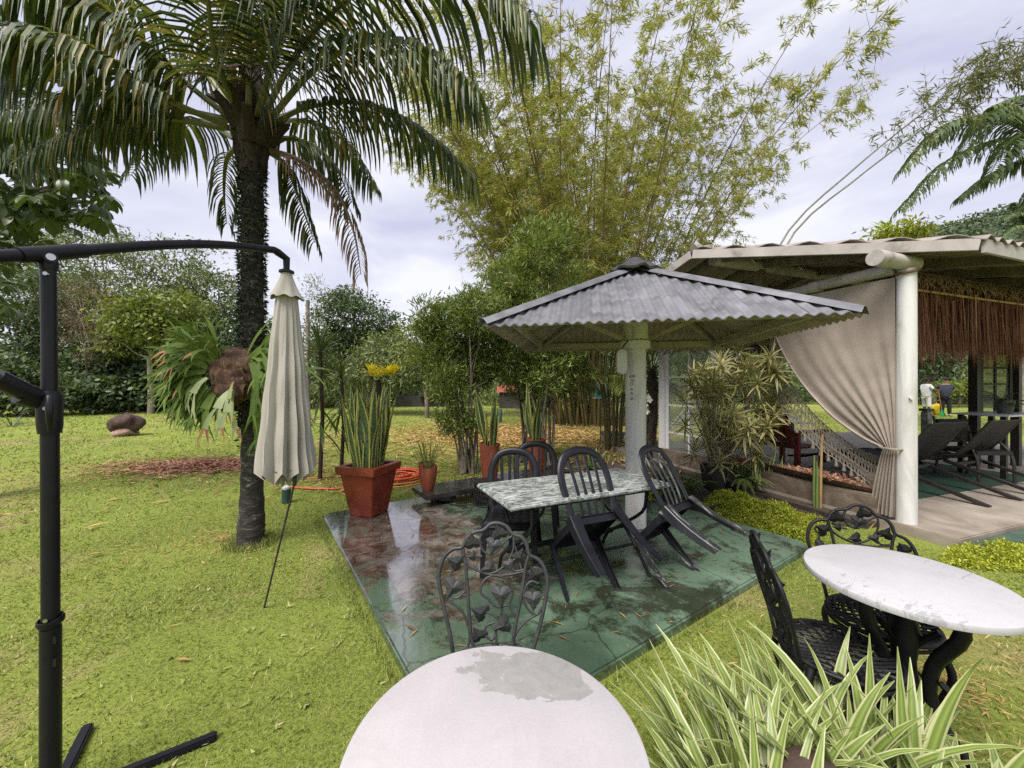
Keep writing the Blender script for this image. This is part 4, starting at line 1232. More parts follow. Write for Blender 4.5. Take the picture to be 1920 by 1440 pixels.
for s in (-1, 1):
    mb = MB(); mb.tube(curve([(s * .49, -.02, .36), (s * .42, 0, .42), (s * .28, 0, .55), (s * .25, 0, .69)], 10), .010, 8)
    mb.build('curved_brace', M['black_iron'], gt, sm=50)

# ================================================================== cast ivy chairs
def make_ivy_chair(mat):
    t = thing('ivy_chair', 'x', 'chair', group='cast ivy-pattern garden chairs')
    K = .000440
    def Z(x, y, off=0.0):
        lx = (x - 748) * K; lz = .885 - (y - 100) * K
        return Vector((lx, -.175 - .26 * max(0, lz - .40) + off, lz))
    def rod(name, pts, r_, n=30, parent=t, closed=False):
        mb = MB(); mb.tube(curve([Z(*p) for p in pts], n), r_, 8, closed=False); return mb.build(name, mat, parent, sm=60)
    out = [(430, 1330), (335, 1080), (258, 830), (222, 640), (250, 510), (310, 430), (398, 388), (420, 300), (470, 232), (560, 202), (620, 132), (700, 102), (780, 110), (850, 165), (940, 182), (1010, 232), (1060, 318), (1150, 332), (1230, 400), (1270, 500), (1276, 600), (1232, 780), (1180, 950), (1140, 1100), (1100, 1330)]
    rod('back_rim', out, .0088, 90)
    rod('back_upright', [(398, 388), (430, 480), (460, 650), (490, 800), (530, 960), (555, 1100), (575, 1330)], .0075, 24)
    rod('back_upright', [(1055, 330), (1030, 430), (1015, 520), (1000, 640), (980, 850), (955, 1050), (925, 1180), (900, 1330)], .0075, 24)
    vines = [[(548, 215), (550, 330), (600, 440), (690, 520), (790, 550), (900, 525), (990, 470), (1032, 400), (1040, 330)],
             [(556, 215), (640, 270), (700, 340), (770, 380), (850, 350), (885, 260), (860, 180)],
             [(445, 535), (600, 562), (740, 565), (860, 540), (1000, 470)],
             [(600, 820), (558, 710), (600, 610), (690, 575), (790, 575), (860, 640), (865, 720), (800, 760), (780, 780), (700, 835), (600, 815), (570, 870), (535, 900)],
             [(665, 840), (672, 900), (690, 950), (720, 1000), (715, 1110), (720, 1190)],
             [(430, 400), (545, 430), (575, 480), (540, 530), (450, 520)],
             [(280, 840), (330, 900), (400, 870), (455, 780), (440, 680), (380, 620), (310, 640)],
             [(250, 545), (330, 500), (400, 540)],
             [(308, 890), (430, 950), (530, 1050), (590, 1200), (640, 1300)],
             [(1190, 765), (1050, 860), (985, 980), (965, 1080), (985, 1180), (1005, 1330)],
             [(1020, 700), (1100, 755), (1200, 720)],
             [(1045, 390), (1130, 400), (1195, 450), (1150, 520), (1185, 590), (1130, 600)],
             [(860, 400), (930, 390), (1010, 350)],
             [(740, 960), (810, 990), (820, 1060), (760, 1100), (715, 1060)],
             [(660, 970), (760, 890), (860, 870)],
             [(590, 1180), (640, 1290), (750, 1330), (870, 1280), (930, 1130)]]
    for v in vines: rod('vine', v, .0052, 26)
    leaf_shape = [(0, -.34), (.16, -.46), (.40, -.44), (.60, -.22), (.44, -.04), (.34, .16), (.20, .26), (0, .66), (-.20, .26), (-.34, .16), (-.44, -.04), (-.60, -.22), (-.40, -.44), (-.16, -.46)]
    lm = MB(); n = len(leaf_shape)
    vs = [(x, .02, z) for x, z in leaf_shape] + [(x, -.05, z) for x, z in leaf_shape] + [(0, .17, -.02), (0, -.05, 0)]
    fs = [(i, (i + 1) % n, 2 * n) for i in range(n)] + [((i + 1) % n + n, i + n, 2 * n + 1) for i in range(n)] + [(i, i + n, (i + 1) % n + n, (i + 1) % n) for i in range(n)]
    lm._add(vs, fs); lme = lm.mesh('ivy_leaf')
    for k, (x, y, s, r_) in enumerate([(690, 185, .068, 20), (750, 300, .066, 160), (955, 265, .07, 10), (490, 395, .066, -20), (345, 545, .064, 30), (365, 770, .072, 180), (672, 730, .078, 180), (790, 495, .06, 100), (1115, 440, .068, 60), (1140, 660, .078, 150), (872, 868, .072, 60), (655, 975, .068, 110), (885, 1050, .066, 30), (710, 1190, .078, 0), (600, 470, .045, 200), (960, 390, .04, 90)]):
        o = link('ivy_leaf', lme, mat, t, Z(x, y, .006))
        o.rotation_euler = (R(-14), R(r_), 0); o.scale = (s, s, s)
    # seat: rim with pierced lattice
    mb = MB()
    rim = [Vector((.205 * math.cos(a), .205 * math.sin(a) + .01, .415)) for a in np.linspace(0, 2 * math.pi, 40, endpoint=False)]
    mb.tube(rim, .011, 8, closed=True); mb.tube([p * 1 + Vector((0, 0, -.025)) for p in rim], .008, 6, closed=True)
    seat = mb.build('seat_rim', mat, t, sm=60)
    mb = MB()
    for k in range(-6, 7):
        c = k * .031; h = math.sqrt(max(.2 ** 2 - c * c, 0))
        mb.tube([(c + .01 * math.sin(q * 9 + k), .01 - h + 2 * h * q, .418 - .012 * (1 - (2 * q - 1) ** 2)) for q in np.linspace(0, 1, 12)], .0075, 5, sx=1.2)
        mb.tube([(-h + 2 * h * q, .01 + c + .01 * math.sin(q * 9 + k), .418 - .012 * (1 - (2 * q - 1) ** 2)) for q in np.linspace(0, 1, 12)], .0055, 5, sx=1.2)
    mb.build('seat_lattice', mat, t, sm=60)
    for sx, sy in ((-1, -1), (1, -1), (-1, 1), (1, 1)):
        mb = MB(); mb.tube(curve([(sx * .145, sy * .145 + .01, .405), (sx * .175, sy * .18 + .01, .30), (sx * .145, sy * .155 + .01, .15), (sx * .165, sy * .185 + .01, .04), (sx * .19, sy * .21 + .01, .012)], 16), [.017 - .0005 * i for i in range(16)], 8)
        mb.tube([(sx * .19, sy * .21 + .01, .0), (sx * .19, sy * .21 + .01, .02)], .016, 8)
        mb.build('leg', mat, t, sm=60)
    mb = MB(); mb.tube([Vector((.155 * math.cos(a), .165 * math.sin(a) + .01, .17)) for a in np.linspace(0, 2 * math.pi, 32, endpoint=False)], .007, 6, closed=True)
    mb.build('leg_ring', mat, t, sm=60)
    return t
ic = make_ivy_chair(M['grey_iron'])
def place(o, x, y, face, z=0.0):
    o.location = (x, y, z); o.rotation_euler = (0, 0, math.atan2(-face[0], face[1]))
ic['label'] = 'grey cast ivy-pattern chair behind the near white table'
place(ic, -.075, 1.40, (.02, -1), 0.0)
ic2 = copy_tree(ic); ic2['label'] = 'black cast ivy-pattern chair seen edge-on left of the right-hand table'
place(ic2, 1.34, 1.60, (.95, -.3))
ic3 = copy_tree(ic); ic3['label'] = 'black cast ivy-pattern chair behind the right-hand table near the white pillar'
place(ic3, 1.74, 1.82, (-.42, -.9))
ic2.scale = ic3.scale = (.96, .96, .955)
for t in (ic2, ic3):
    for ch in t.children:
        ch.data = ch.data.copy() if False else ch.data
        for sl_ in ch.material_slots:
            sl_.link = 'OBJECT'; sl_.material = M['black_iron']

# ================================================================== round tables on cast pedestals
def make_round_table(name_label, topmat, x, y, rz, rad=.322):
    t = thing('round_table', name_label, 'table', (x, y, 0), rz, 'round white garden tables')
    mb = MB(); mb.lathe([(rad - .008, .690), (rad - .001, .694), (rad, .70), (rad, .712), (rad - .002, .717), (rad - .008, .720)], 90)
    mb.build('tabletop', topmat, t, sm=40)
    mb = MB(); mb.lathe([(.15, .67), (.165, .689)], 24); mb.lathe([(.03, .1), (.045, .2), (.032, .35), (.05, .5), (.034, .6), (.08, .675)], 16)
    mb.build('pedestal', M['black_iron'], t, sm=50)
    for k in range(3):
        a = 2 * math.pi * k / 3 + .5
        d = Vector((math.cos(a), math.sin(a), 0))
        mb = MB(); P = [d * .14 + Vector((0, 0, .672)), d * .155 + Vector((0, 0, .56)), d * .085 + Vector((0, 0, .42)), d * .075 + Vector((0, 0, .28)), d * .14 + Vector((0, 0, .15)), d * .235 + Vector((0, 0, .06)), d * .30 + Vector((0, 0, .02)), d * .315 + Vector((0, 0, .012))]
        mb.tube(curve(P, 24), [.026 - .0004 * i for i in range(24)], 8, sx=.75)
        mb.tube(curve([d * .10 + Vector((0, 0, .55)), d * .03 + Vector((0, 0, .45)), d * .04 + Vector((0, 0, .3)), d * .11 + Vector((0, 0, .22)), d * .13 + Vector((0, 0, .32)), d * .10 + Vector((0, 0, .36))], 20), .012, 6)
        lg = mb.build('leg', M['black_iron'], t, sm=60)
        mb = MB(); mb.tube([d * .31 + Vector((0, 0, .03)), d * .345 + Vector((0, 0, .016)), d * .36 + Vector((0, 0, .0))], [.02, .024, .018], 8)
        mb.build('foot', M['black_iron'], lg, sm=60)
    return t
make_round_table('round white table with a peeled grey patch, nearest the camera', M['table_paint_near'], -.035, .83, 0)
make_round_table('round white table with grey scuffs at the right edge', M['table_paint_right'], 1.585, 1.555, .55, .325)

# ================================================================== stone bench at the back of the slab
bn = thing('stone_bench', 'low dark wet stone bench along the back of the green slab', 'bench', SA, SANG)
mb = MB(); mb.box((2.15, -.24, .175), (2.25, .50, .055)); mb.build('bench_top', M['bench_stone'], bn, bevel=.008, sm=40)
for x in (1.35, 2.95):
    mb = MB(); mb.box((x, -.22, .1135), (.2, .34, .064)); mb.build('bench_foot', M['bench_stone'], bn)
BT = .2035
# wicker stool
p = S(1.72, .72)
ws = thing('wicker_stool', 'black openwork wicker drum stool beside the stone bench', 'stool', p)
mb = MB()
for k in range(5):
    z = .012 + .06 * k + (.0 if k else 0)
    mb.tube([((.17 - .012 * math.sin(k)) * math.cos(a), (.17 - .012 * math.sin(k)) * math.sin(a), z) for a in np.linspace(0, 6.283, 32, endpoint=False)], .010, 6, closed=True)
mb.build('hoops', M['wicker_black'], ws, sm=60)
mb = MB()
for k in range(26):
    a = 2 * math.pi * k / 26
    for s in (-1, 1):
        mb.tube([(.168 * math.cos(a + s * .14 * q), .168 * math.sin(a + s * .14 * q), .005 + .25 * q) for q in (0, .5, 1)], .0065, 5)
mb.build('weave', M['wicker_black'], ws, sm=60)
mb = MB(); mb.lathe([(.02, .262), (.168, .258), (.172, .268), (.165, .276), (.02, .270)], 28); mb.build('stool_top', M['wicker_black'], ws, sm=40)
# square red planter
PLR = math.atan2(.95, .30)
pl = thing('square_planter', 'glossy red square tapered planter with a thick rim on the slab corner', 'planter', (-1.60, 4.31, SZ), PLR + R(0))
def frustum(mb, s0, s1, z0, z1, inner=None):
    vs = [(x * s0, y * s0, z0) for x, y in ((-1, -1), (1, -1), (1, 1), (-1, 1))] + [(x * s1, y * s1, z1) for x, y in ((-1, -1), (1, -1), (1, 1), (-1, 1))]
    mb._add(vs, [(0, 1, 5, 4), (1, 2, 6, 5), (2, 3, 7, 6), (3, 0, 4, 7), (3, 2, 1, 0)])
mb = MB(); frustum(mb, .145, .215, 0, .465); mb.build('planter_body', M['terracotta'], pl, bevel=.008, sm=40)
mb = MB()
o_, i_ = .245, .185
vs = [(x * o_, y * o_, .462) for x, y in ((-1, -1), (1, -1), (1, 1), (-1, 1))] + [(x * (o_ + .008), y * (o_ + .008), .545) for x, y in ((-1, -1), (1, -1), (1, 1), (-1, 1))] + [(x * i_, y * i_, .545) for x, y in ((-1, -1), (1, -1), (1, 1), (-1, 1))] + [(x * i_, y * i_, .462) for x, y in ((-1, -1), (1, -1), (1, 1), (-1, 1))]
fs = []
for a, b in ((0, 4), (4, 8), (8, 12), (12, 0)):
    fs += [(a + i, a + (i + 1) % 4, b + (i + 1) % 4, b + i) for i in range(4)]
mb._add(vs, fs); mb.build('planter_rim', M['terracotta'], pl, bevel=.006, sm=40)
mb = MB(); mb.box((0, 0, .50), (.37, .37, .03)); mb.build('planter_soil', M['soil'], pl)
# broken pot
def pot(name, label, loc, prof, mat, brk=0, cat='plant pot', group=None, rz=0):
    t = thing(name, label, cat, loc, rz, group)
    mb = MB(); n = 40; k = len(prof); vs = []
    for th in (0, .012):
        for i, (r_, z) in enumerate(prof):
            for j in range(n):
                a = 2 * math.pi * j / n
                zz = z
                if brk and i == k - 1: zz = z - brk * max(0, math.sin(a + 2.2) * .7 + .3 * math.sin(3 * a) + .25 * math.sin(7 * a + 1))
                vs.append(((r_ - th) * math.cos(a), (r_ - th) * math.sin(a), max(zz, th)))
    fs = [(i * n + j, i * n + (j + 1) % n, (i + 1) * n + (j + 1) % n, (i + 1) * n + j) for i in range(k - 1) for j in range(n)]
    o2 = k * n
    fs += [(o2 + i * n + j, o2 + (i + 1) * n + j, o2 + (i + 1) * n + (j + 1) % n, o2 + i * n + (j + 1) % n) for i in range(k - 1) for j in range(n)]
    fs += [((k - 1) * n + j, (k - 1) * n + (j + 1) % n, o2 + (k - 1) * n + (j + 1) % n, o2 + (k - 1) * n + j) for j in range(n)]
    fs.append(tuple(range(n))[::-1])
    mb._add(vs, fs); mb.build('pot_wall', mat, t, sm=50)
    zr = prof[-1][1] * .8; rr = prof[-1][0] * .86
    mb = MB(); mb.lathe([(rr, zr - .02), (rr, zr)], 20); mb.build('pot_soil', M['soil'], t)
    return t
PB = S(1.15, .22, BT)
pot('broken_pot', 'small terracotta pot with a jagged broken rim on the stone bench', PB, [(.065, 0), (.085, .06), (.105, .17), (.115, .28), (.112, .335)], M['terracotta_dry'], .12)
PT1 = S(2.06, .17, BT)
pot('tall_pot', 'tall streaked terracotta pot of snake plant beside the slender shrub', PT1, [(.10, 0), (.115, .10), (.128, .28), (.14, .46), (.142, .49)], M['terracotta_dry'], .03, group='tall terracotta pots')
PT2 = S(2.88, .15, BT)
pot('tall_pot', 'tall terracotta pot half hidden behind the rearmost plastic chair', PT2, [(.10, 0), (.115, .10), (.128, .28), (.14, .46), (.142, .49)], M['terracotta_dry'], .03, group='tall terracotta pots')
# hoses
def hose(name, label, c, rad, loops, mat, r_, seed, tail=None):
    rr = random.Random(seed); pts = []
    n = loops * 28
    for i in range(n):
        a = i / 28 * 2 * math.pi
        l = i / 28
        R_ = rad * (.78 + .22 * math.sin(l * 1.9 + seed)) 
        pts.append((c[0] + R_ * math.cos(a) + .03 * math.sin(l * 2.3), c[1] + R_ * .95 * math.sin(a) + .03 * math.cos(l * 1.7), .02 + r_ + .009 * l + .006 * math.sin(a * 2 + l)))
    if tail:
        e = Vector(pts[0]); pts = curve([Vector(q) for q in tail] + [e], 40) + pts[1:]
    mb = MB(); mb.tube(pts, r_, 8); o = mb.build(name, mat, sm=60)
    return tag(o, label, 'hose')
hc = G(742, 900)
hose('garden_hose', 'coil of bright red garden hose on the lawn behind the square planter', hc, .42, 8, M['hose_red'], .014, 1, [G(545, 916) + Vector((0, 0, .02)), G(600, 919) + Vector((0, 0, .02)), G(660, 916) + Vector((0, 0, .02))])
hose('garden_hose', 'coil of thin orange hose lying loosely around the red hose', hc + Vector((.10, -.08, 0)), .50, 4, M['hose_orange'], .009, 4, [G(560, 900) + Vector((0, 0, .015)), G(620, 895) + Vector((0, 0, .015)), G(680, 893) + Vector((0, 0, .015))])
# ground lamp on the lawn
p = G(537, 943)
gl = thing('ground_spike_light', 'short green garden light with a white top on the lawn behind the parasol', 'garden light', p)
mb = MB(); mb.lathe([(.052, 0), (.052, .17), (.045, .175)], 20); mb.build('light_body', M['green_pipe'], gl, sm=40)
mb = MB(); mb.lathe([(.045, .176), (.05, .18), (.05, .205), (.02, .22)], 20); mb.build('light_top', M['white_metal'], gl, sm=40)
# ================================================================== coconut palm
def frond_mesh(path, n_side, ll, mat_names, droop=1.0, lw=.034, start=.22, r0=.028, tw=0.0, lift=.15, seed=0, sweep=.55):
    rr = random.Random(seed)
    C = curve(path, 60)
    mb = MB()
    mb.tube(C[::3] + [C[-1]], [max(r0 * (1 - i / 20.5) ** .8, .003) for i in range(21)], 7)
    mb.cur = 1
    for k in range(n_side):
        t = start + (1 - start) * (k + .5) / n_side
        f = t * 59; i = min(int(f), 58); p = C[i].lerp(C[i + 1], f - i)
        tan = (C[min(i + 2, 59)] - C[max(i - 1, 0)]).normalized()
        side, up = frame_axes(tan)
        if abs(tan.z) > .85: side = Vector((1, 0, 0)); up = side.cross(tan).normalized()
        prof = math.sin(math.pi * min(1, .18 + .82 * (t - start) / (1 - start)) ** .8) ** .5 if t < .97 else .35
        for s in (-1, 1):
            L = ll * (.35 + .65 * prof) * rr.uniform(.85, 1.08)
            d = (side * s * (.95 + .1 * rr.random()) + tan * (sweep + .25 * t + rr.uniform(-.15, .15)) + up * (lift + rr.uniform(-.15, .2))).normalized()
            pts = [p]; q = p.copy(); nseg = 5
            for j in range(nseg):
                d = (d + Vector((rr.uniform(-.03, .03), rr.uniform(-.03, .03), -droop * (.16 + .13 * j)))).normalized()
                q = q + d * (L / nseg); pts.append(q.copy())
            w = lw * rr.uniform(.8, 1.15)
            mb.blade(pts, [w * .5, w, w, w * .8, w * .5, w * .08], fold=.25)
    return mb
palm = thing('coconut_palm', 'tall coconut palm on the lawn with a shaggy trunk and drooping fronds', 'palm tree', (-2.45, 3.605, 0))
PO = Vector((-2.45, 3.605, 0))
mb = MB()
tp = [(0, 0, -.05), (0, 0, .08), (.01, 0, .3), (.015, 0, .9), (.02, 0, 1.8), (.015, 0, 2.8), (.02, 0, 3.6), (.02, 0, 3.9)]
tc_ = curve(tp, 60)
mb.tube(tc_, [(.150 if i < 2 else .130 if i < 5 else .112 - .022 * min(1, max(0, (i - 14) / 8)) + .004 * math.sin(i * 2.1)) for i in range(60)], 24)
mb.build('trunk', M['palm_bark'], palm, sm=60)
# clinging epiphyte leaves
n = 6500
z = rng.uniform(.55, 3.85, n) ; z = np.where(z < 1.1, rng.uniform(.9, 3.85, n), z)
a = rng.uniform(0, 2 * np.pi, n); rad = .088 + rng.uniform(0, .01, n)
pos = np.stack([.015 + rad * np.cos(a), rad * np.sin(a), z], 1)
out = np.stack([np.cos(a), np.sin(a), np.zeros(n)], 1)
d = out * rng.uniform(.25, .9, (n, 1)) + rng.normal(0, .45, (n, 3)) + np.array([0, 0, -.25])
o = link('epiphyte_cover', np_mesh('epi', [leaves(pos, d, out + rng.normal(0, .4, (n, 3)), rng.uniform(.025, .06, n), rng.uniform(.010, .02, n), 'dia')]), M['epiphyte'], palm); o['kind'] = 'stuff'
# fibrous crown base with old stalk stubs
mb = MB()
mb.lathe([(.10, 3.45), (.125, 3.65), (.16, 3.85), (.175, 4.0), (.13, 4.2), (.07, 4.4), (.03, 4.55)], 28, (.02, 0, 0), wob=lambda a, z: 1 + .16 * math.sin(5 * a + z * 9) + .08 * math.sin(11 * a - z * 6))
mb.build('crown_base', M['fibre'], palm, sm=60)
for k in range(12):
    a = k * 2.4; z = 3.72 + .06 * (k % 5)
    mb = MB(); dv = Vector((math.cos(a), math.sin(a), 0))
    mb.tube([Vector((.02, 0, z)) + dv * .12, Vector((.02, 0, z + .14)) + dv * .24, Vector((.02, 0, z + .2)) + dv * (.30 + .1 * random.random())], [.05, .035, .02], 7, sx=1.5)
    mb.build('stalk_stub', M['fibre'], palm, sm=60)
FR = [
    ([(445, 232, 3.5), (330, 140, 3.3), (220, 40, 3.1), (100, -40, 2.9), (-60, -40, 2.7)], .85, 1.1, 0, 62, .040),
    ([(430, 225, 3.5), (330, 203, 3.35), (210, 178, 3.2), (90, 190, 3.05), (-40, 240, 2.9)], .62, 1.15, 0, 58, .034),
    ([(466, 232, 3.5), (468, 60, 3.25), (468, -160, 2.9), (430, -380, 2.5)], .8, .8, 0, 50, .040),
    ([(495, 215, 3.55), (560, 95, 3.4), (650, 0, 3.25), (760, -55, 3.1), (900, -40, 2.9), (990, 30, 2.8)], .92, .95, 0, 66, .042),
    ([(500, 238, 3.6), (580, 200, 3.6), (690, 195, 3.55), (790, 240, 3.5), (885, 325, 3.45)], .60, 1.25, 0, 62, .034),
    ([(508, 283, 3.6), (560, 300, 3.55), (625, 352, 3.5), (662, 430, 3.45), (677, 515, 3.45)], .34, 1.6, 1, 46, .022),
    ([(440, 260, 3.8), (370, 225, 4.3), (300, 250, 4.7), (245, 330, 5.0)], .5, 1.2, 0, 40, .034),
    ([(500, 250, 3.8), (560, 225, 4.2), (640, 260, 4.6), (700, 345, 5.0)], .55, 1.2, 0, 44, .034),
    ([(440, 215, 3.6), (360, 100, 3.85), (270, 10, 4.05), (150, -40, 4.15)], .7, 1.1, 0, 50, .036),
    ([(490, 200, 3.7), (530, 75, 4.0), (600, -50, 4.2), (720, -110, 4.2)], .75, 1.0, 0, 50, .036),
    ([(500, 282, 3.75), (535, 310, 3.9), (560, 370, 4.0), (590, 455, 4.05)], .42, 1.3, 2, 38, .028),
    ([(450, 218, 3.5), (405, 110, 3.05), (385, -40, 2.7), (350, -240, 2.35)], .75, .9, 0, 48, .038),
    ([(482, 218, 3.5), (525, 70, 3.15), (610, -100, 2.8), (700, -250, 2.5)], .75, .9, 0, 48, .038),
    ([(420, 240, 3.5), (300, 222, 3.3), (165, 240, 3.1), (40, 300, 2.95)], .42, 1.3, 2, 46, .028),
    ([(450, 270, 3.75), (425, 300, 4.0), (420, 360, 4.2), (425, 420, 4.3)], .36, 1.3, 0, 28, .028),
    ([(460, 215, 3.7), (430, 60, 4.0), (370, -60, 4.3), (290, -130, 4.5)], .7, 1.0, 2, 46, .034),
    ([(475, 210, 3.75), (500, 40, 4.2), (540, -110, 4.6)], .7, .9, 0, 44, .036),
    ([(425, 235, 3.45), (310, 185, 3.1), (190, 110, 2.8), (60, 60, 2.55), (-80, 60, 2.4)], .7, 1.1, 0, 56, .034),
    ([(430, 240, 3.6), (330, 225, 3.7), (220, 215, 3.8), (110, 235, 3.9), (20, 300, 4.0)], .62, 1.1, 0, 54, .034),
    ([(505, 225, 3.55), (590, 130, 3.3), (690, 80, 3.1), (800, 90, 2.95), (890, 160, 2.85)], .7, 1.1, 0, 56, .034),
    ([(505, 262, 3.7), (560, 262, 3.9), (620, 300, 4.0), (660, 380, 4.1)], .45, 1.2, 0, 40, .03),
]
for k, (path, ll, dr, kind, ns, lw) in enumerate(FR):
    P = [W(*q) - PO for q in path]
    mb = frond_mesh(P, int(ns * 1.0), ll * (1.06 if kind == 0 else 1), None, dr * (1.8 if kind != 1 else 1.3), lw * .84, start=.20 if kind != 1 else .12, seed=k, lift=.05, sweep=.42)
    o = mb.build('frond', [M['frond_stalk'], M['palm_leaf']] if kind == 0 else [M['stalk_dead'], M['palm_dead']] if kind == 1 else [M['frond_stalk'], M['palm_leaf'], ], palm)
    if kind == 1: o['label'] = 'dead brown hanging frond'
# bare dry flower stalks among the fronds
for k in range(5):
    mb = MB(); x0 = Vector((.02 + .1 * math.cos(k), -.1, 4.1))
    for j in range(9):
        a = j * .7 + k
        mb.tube([x0, x0 + Vector((.25 * math.cos(a) + .1 * k - .2, -.2, .15)), x0 + Vector((.5 * math.cos(a) + .25 * k - .5, -.35, .0 - .1 * (j % 3)))], [.008, .005, .002], 4)
    mb.build('flower_stalk', M['stalk_dead'], palm, sm=60)

# ================================================================== staghorn fern on the palm trunk
def stag_frond(mb, p, d, L, w, depth, rr, droop, tipmat, fn_):
    n = 5; pts = [p]; q = Vector(p); dd = Vector(d).normalized()
    for j in range(n):
        dd = (dd + Vector((rr.uniform(-.06, .06), rr.uniform(-.06, .06), -droop * .12))).normalized()
        q = q + dd * (L / n); pts.append(q.copy())
    last = depth == 0
    ws = [w * .45, w * .6, w * .75, w * .9, w, w * 1.1] if not last else [w, w * .9, w * .75, w * .55, w * .3, w * .05]
    if last: mb.cur = tipmat if rr.random() < .6 else 0
    mb.blade(pts, ws, fn_, fold=.15)
    mb.cur = 0
    if not last:
        s = dd.cross(fn_).normalized()
        k = 2 if rr.random() < .75 else 3
        for i in range(k):
            o_ = (i - (k - 1) / 2)
            stag_frond(mb, pts[-1] + s * (o_ * w * .45), dd + s * (o_ * .95), L * rr.uniform(.6, .95), w * .56, depth - 1, rr, droop * 1.1, tipmat, (fn_ + Vector((rr.uniform(-.25, .25), 0, rr.uniform(-.25, .25)))).normalized())
SGC = Vector((-2.49, 3.44, 1.56))
stag = thing('staghorn_fern', 'large staghorn fern with brown shields and forked fronds on the palm trunk', 'fern', SGC)
def shield(c, nrm, r_, seed):
    rr = random.Random(seed); nrm = Vector(nrm).normalized(); s, u = frame_axes(nrm)
    mb = MB(); n, m = 28, 8; vs = [Vector(c) + nrm * .06]
    for i in range(1, m + 1):
        t = i / m
        for j in range(n):
            a = 2 * math.pi * j / n
            q = r_ * t * (1 + .16 * math.sin(2 * a + seed) + (.10 * math.sin(7 * a + seed) + .05 * math.sin(13 * a)) * t)
            vs.append(Vector(c) + s * (q * math.cos(a)) + u * (q * math.sin(a) * 1.0) + nrm * (.05 - .13 * t * t + .008 * math.sin(4 * a + 3 * t) * t + (.03 * math.sin(9 * a + seed) * t ** 4)))
    fs = [(0, 1 + j, 1 + (j + 1) % n) for j in range(n)]
    fs += [(1 + (i - 1) * n + j, 1 + i * n + j, 1 + i * n + (j + 1) % n, 1 + (i - 1) * n + (j + 1) % n) for i in range(1, m) for j in range(n)]
    mb._add(vs, fs); return mb
for k, (c, nr, r_) in enumerate([((-.06, -.09, .02), (-.4, -.9, .05), .23), ((.07, -.10, .12), (.2, -1, .15), .19), ((-.03, -.10, -.12), (-.25, -.95, -.25), .19), ((.12, -.08, -.02), (.5, -.85, 0), .18), ((-.15, -.02, .06), (-.9, -.4, .2), .17)]):
    shield(c, nr, r_, k).build('shield_frond', M['fungus_brown'], stag, sm=70)
rr = random.Random(3)
SF = []
for k in range(64):   # fanning left, up and down in front of the trunk
    th = R(rr.choice([rr.uniform(75, 150), rr.uniform(130, 215), rr.uniform(150, 235), rr.uniform(215, 290)]))
    dv = Vector((math.cos(th), -.35 + rr.uniform(-.45, .35), math.sin(th)))
    SF.append((dv, rr.uniform(.10, .195), rr.uniform(.35, 1.3), 1 if rr.random() < .1 else 0, (-.08 + .13 * math.cos(th) + rr.uniform(-.05, .05), -.11, .02 + .14 * math.sin(th))))
for k in range(4):    # pale ones hanging down in front
    SF.append((Vector((rr.uniform(-.6, .3), -.5, -.3)), rr.uniform(.16, .22), 2.2, 2, (rr.uniform(-.12, .12), -.16, rr.uniform(-.12, .05))))
for k in range(26):   # right side behind the parasol
    th = R(rr.uniform(-75, 70))
    SF.append((Vector((math.cos(th), -.1 + rr.uniform(-.3, .4), math.sin(th) + .2)), rr.uniform(.20, .32), rr.uniform(.8, 2.0), 1 if rr.random() < .2 else 0, (.14, -.04, rr.uniform(-.1, .2))))
for k, (dv, L, dr, kind, off) in enumerate(SF):
    mb = MB(); stag_frond(mb, Vector(off), dv, L, .066 if kind != 2 else .07, 2, rr, dr, 1, Vector((rr.uniform(-.7, .5), -1, rr.uniform(-.2, .9))).normalized())
    m0 = M['stag_pale'] if kind == 2 else M['stag_leaf']
    mb.build('forked_frond', [m0, M['stag_tip'] if kind else m0], stag, sm=80)

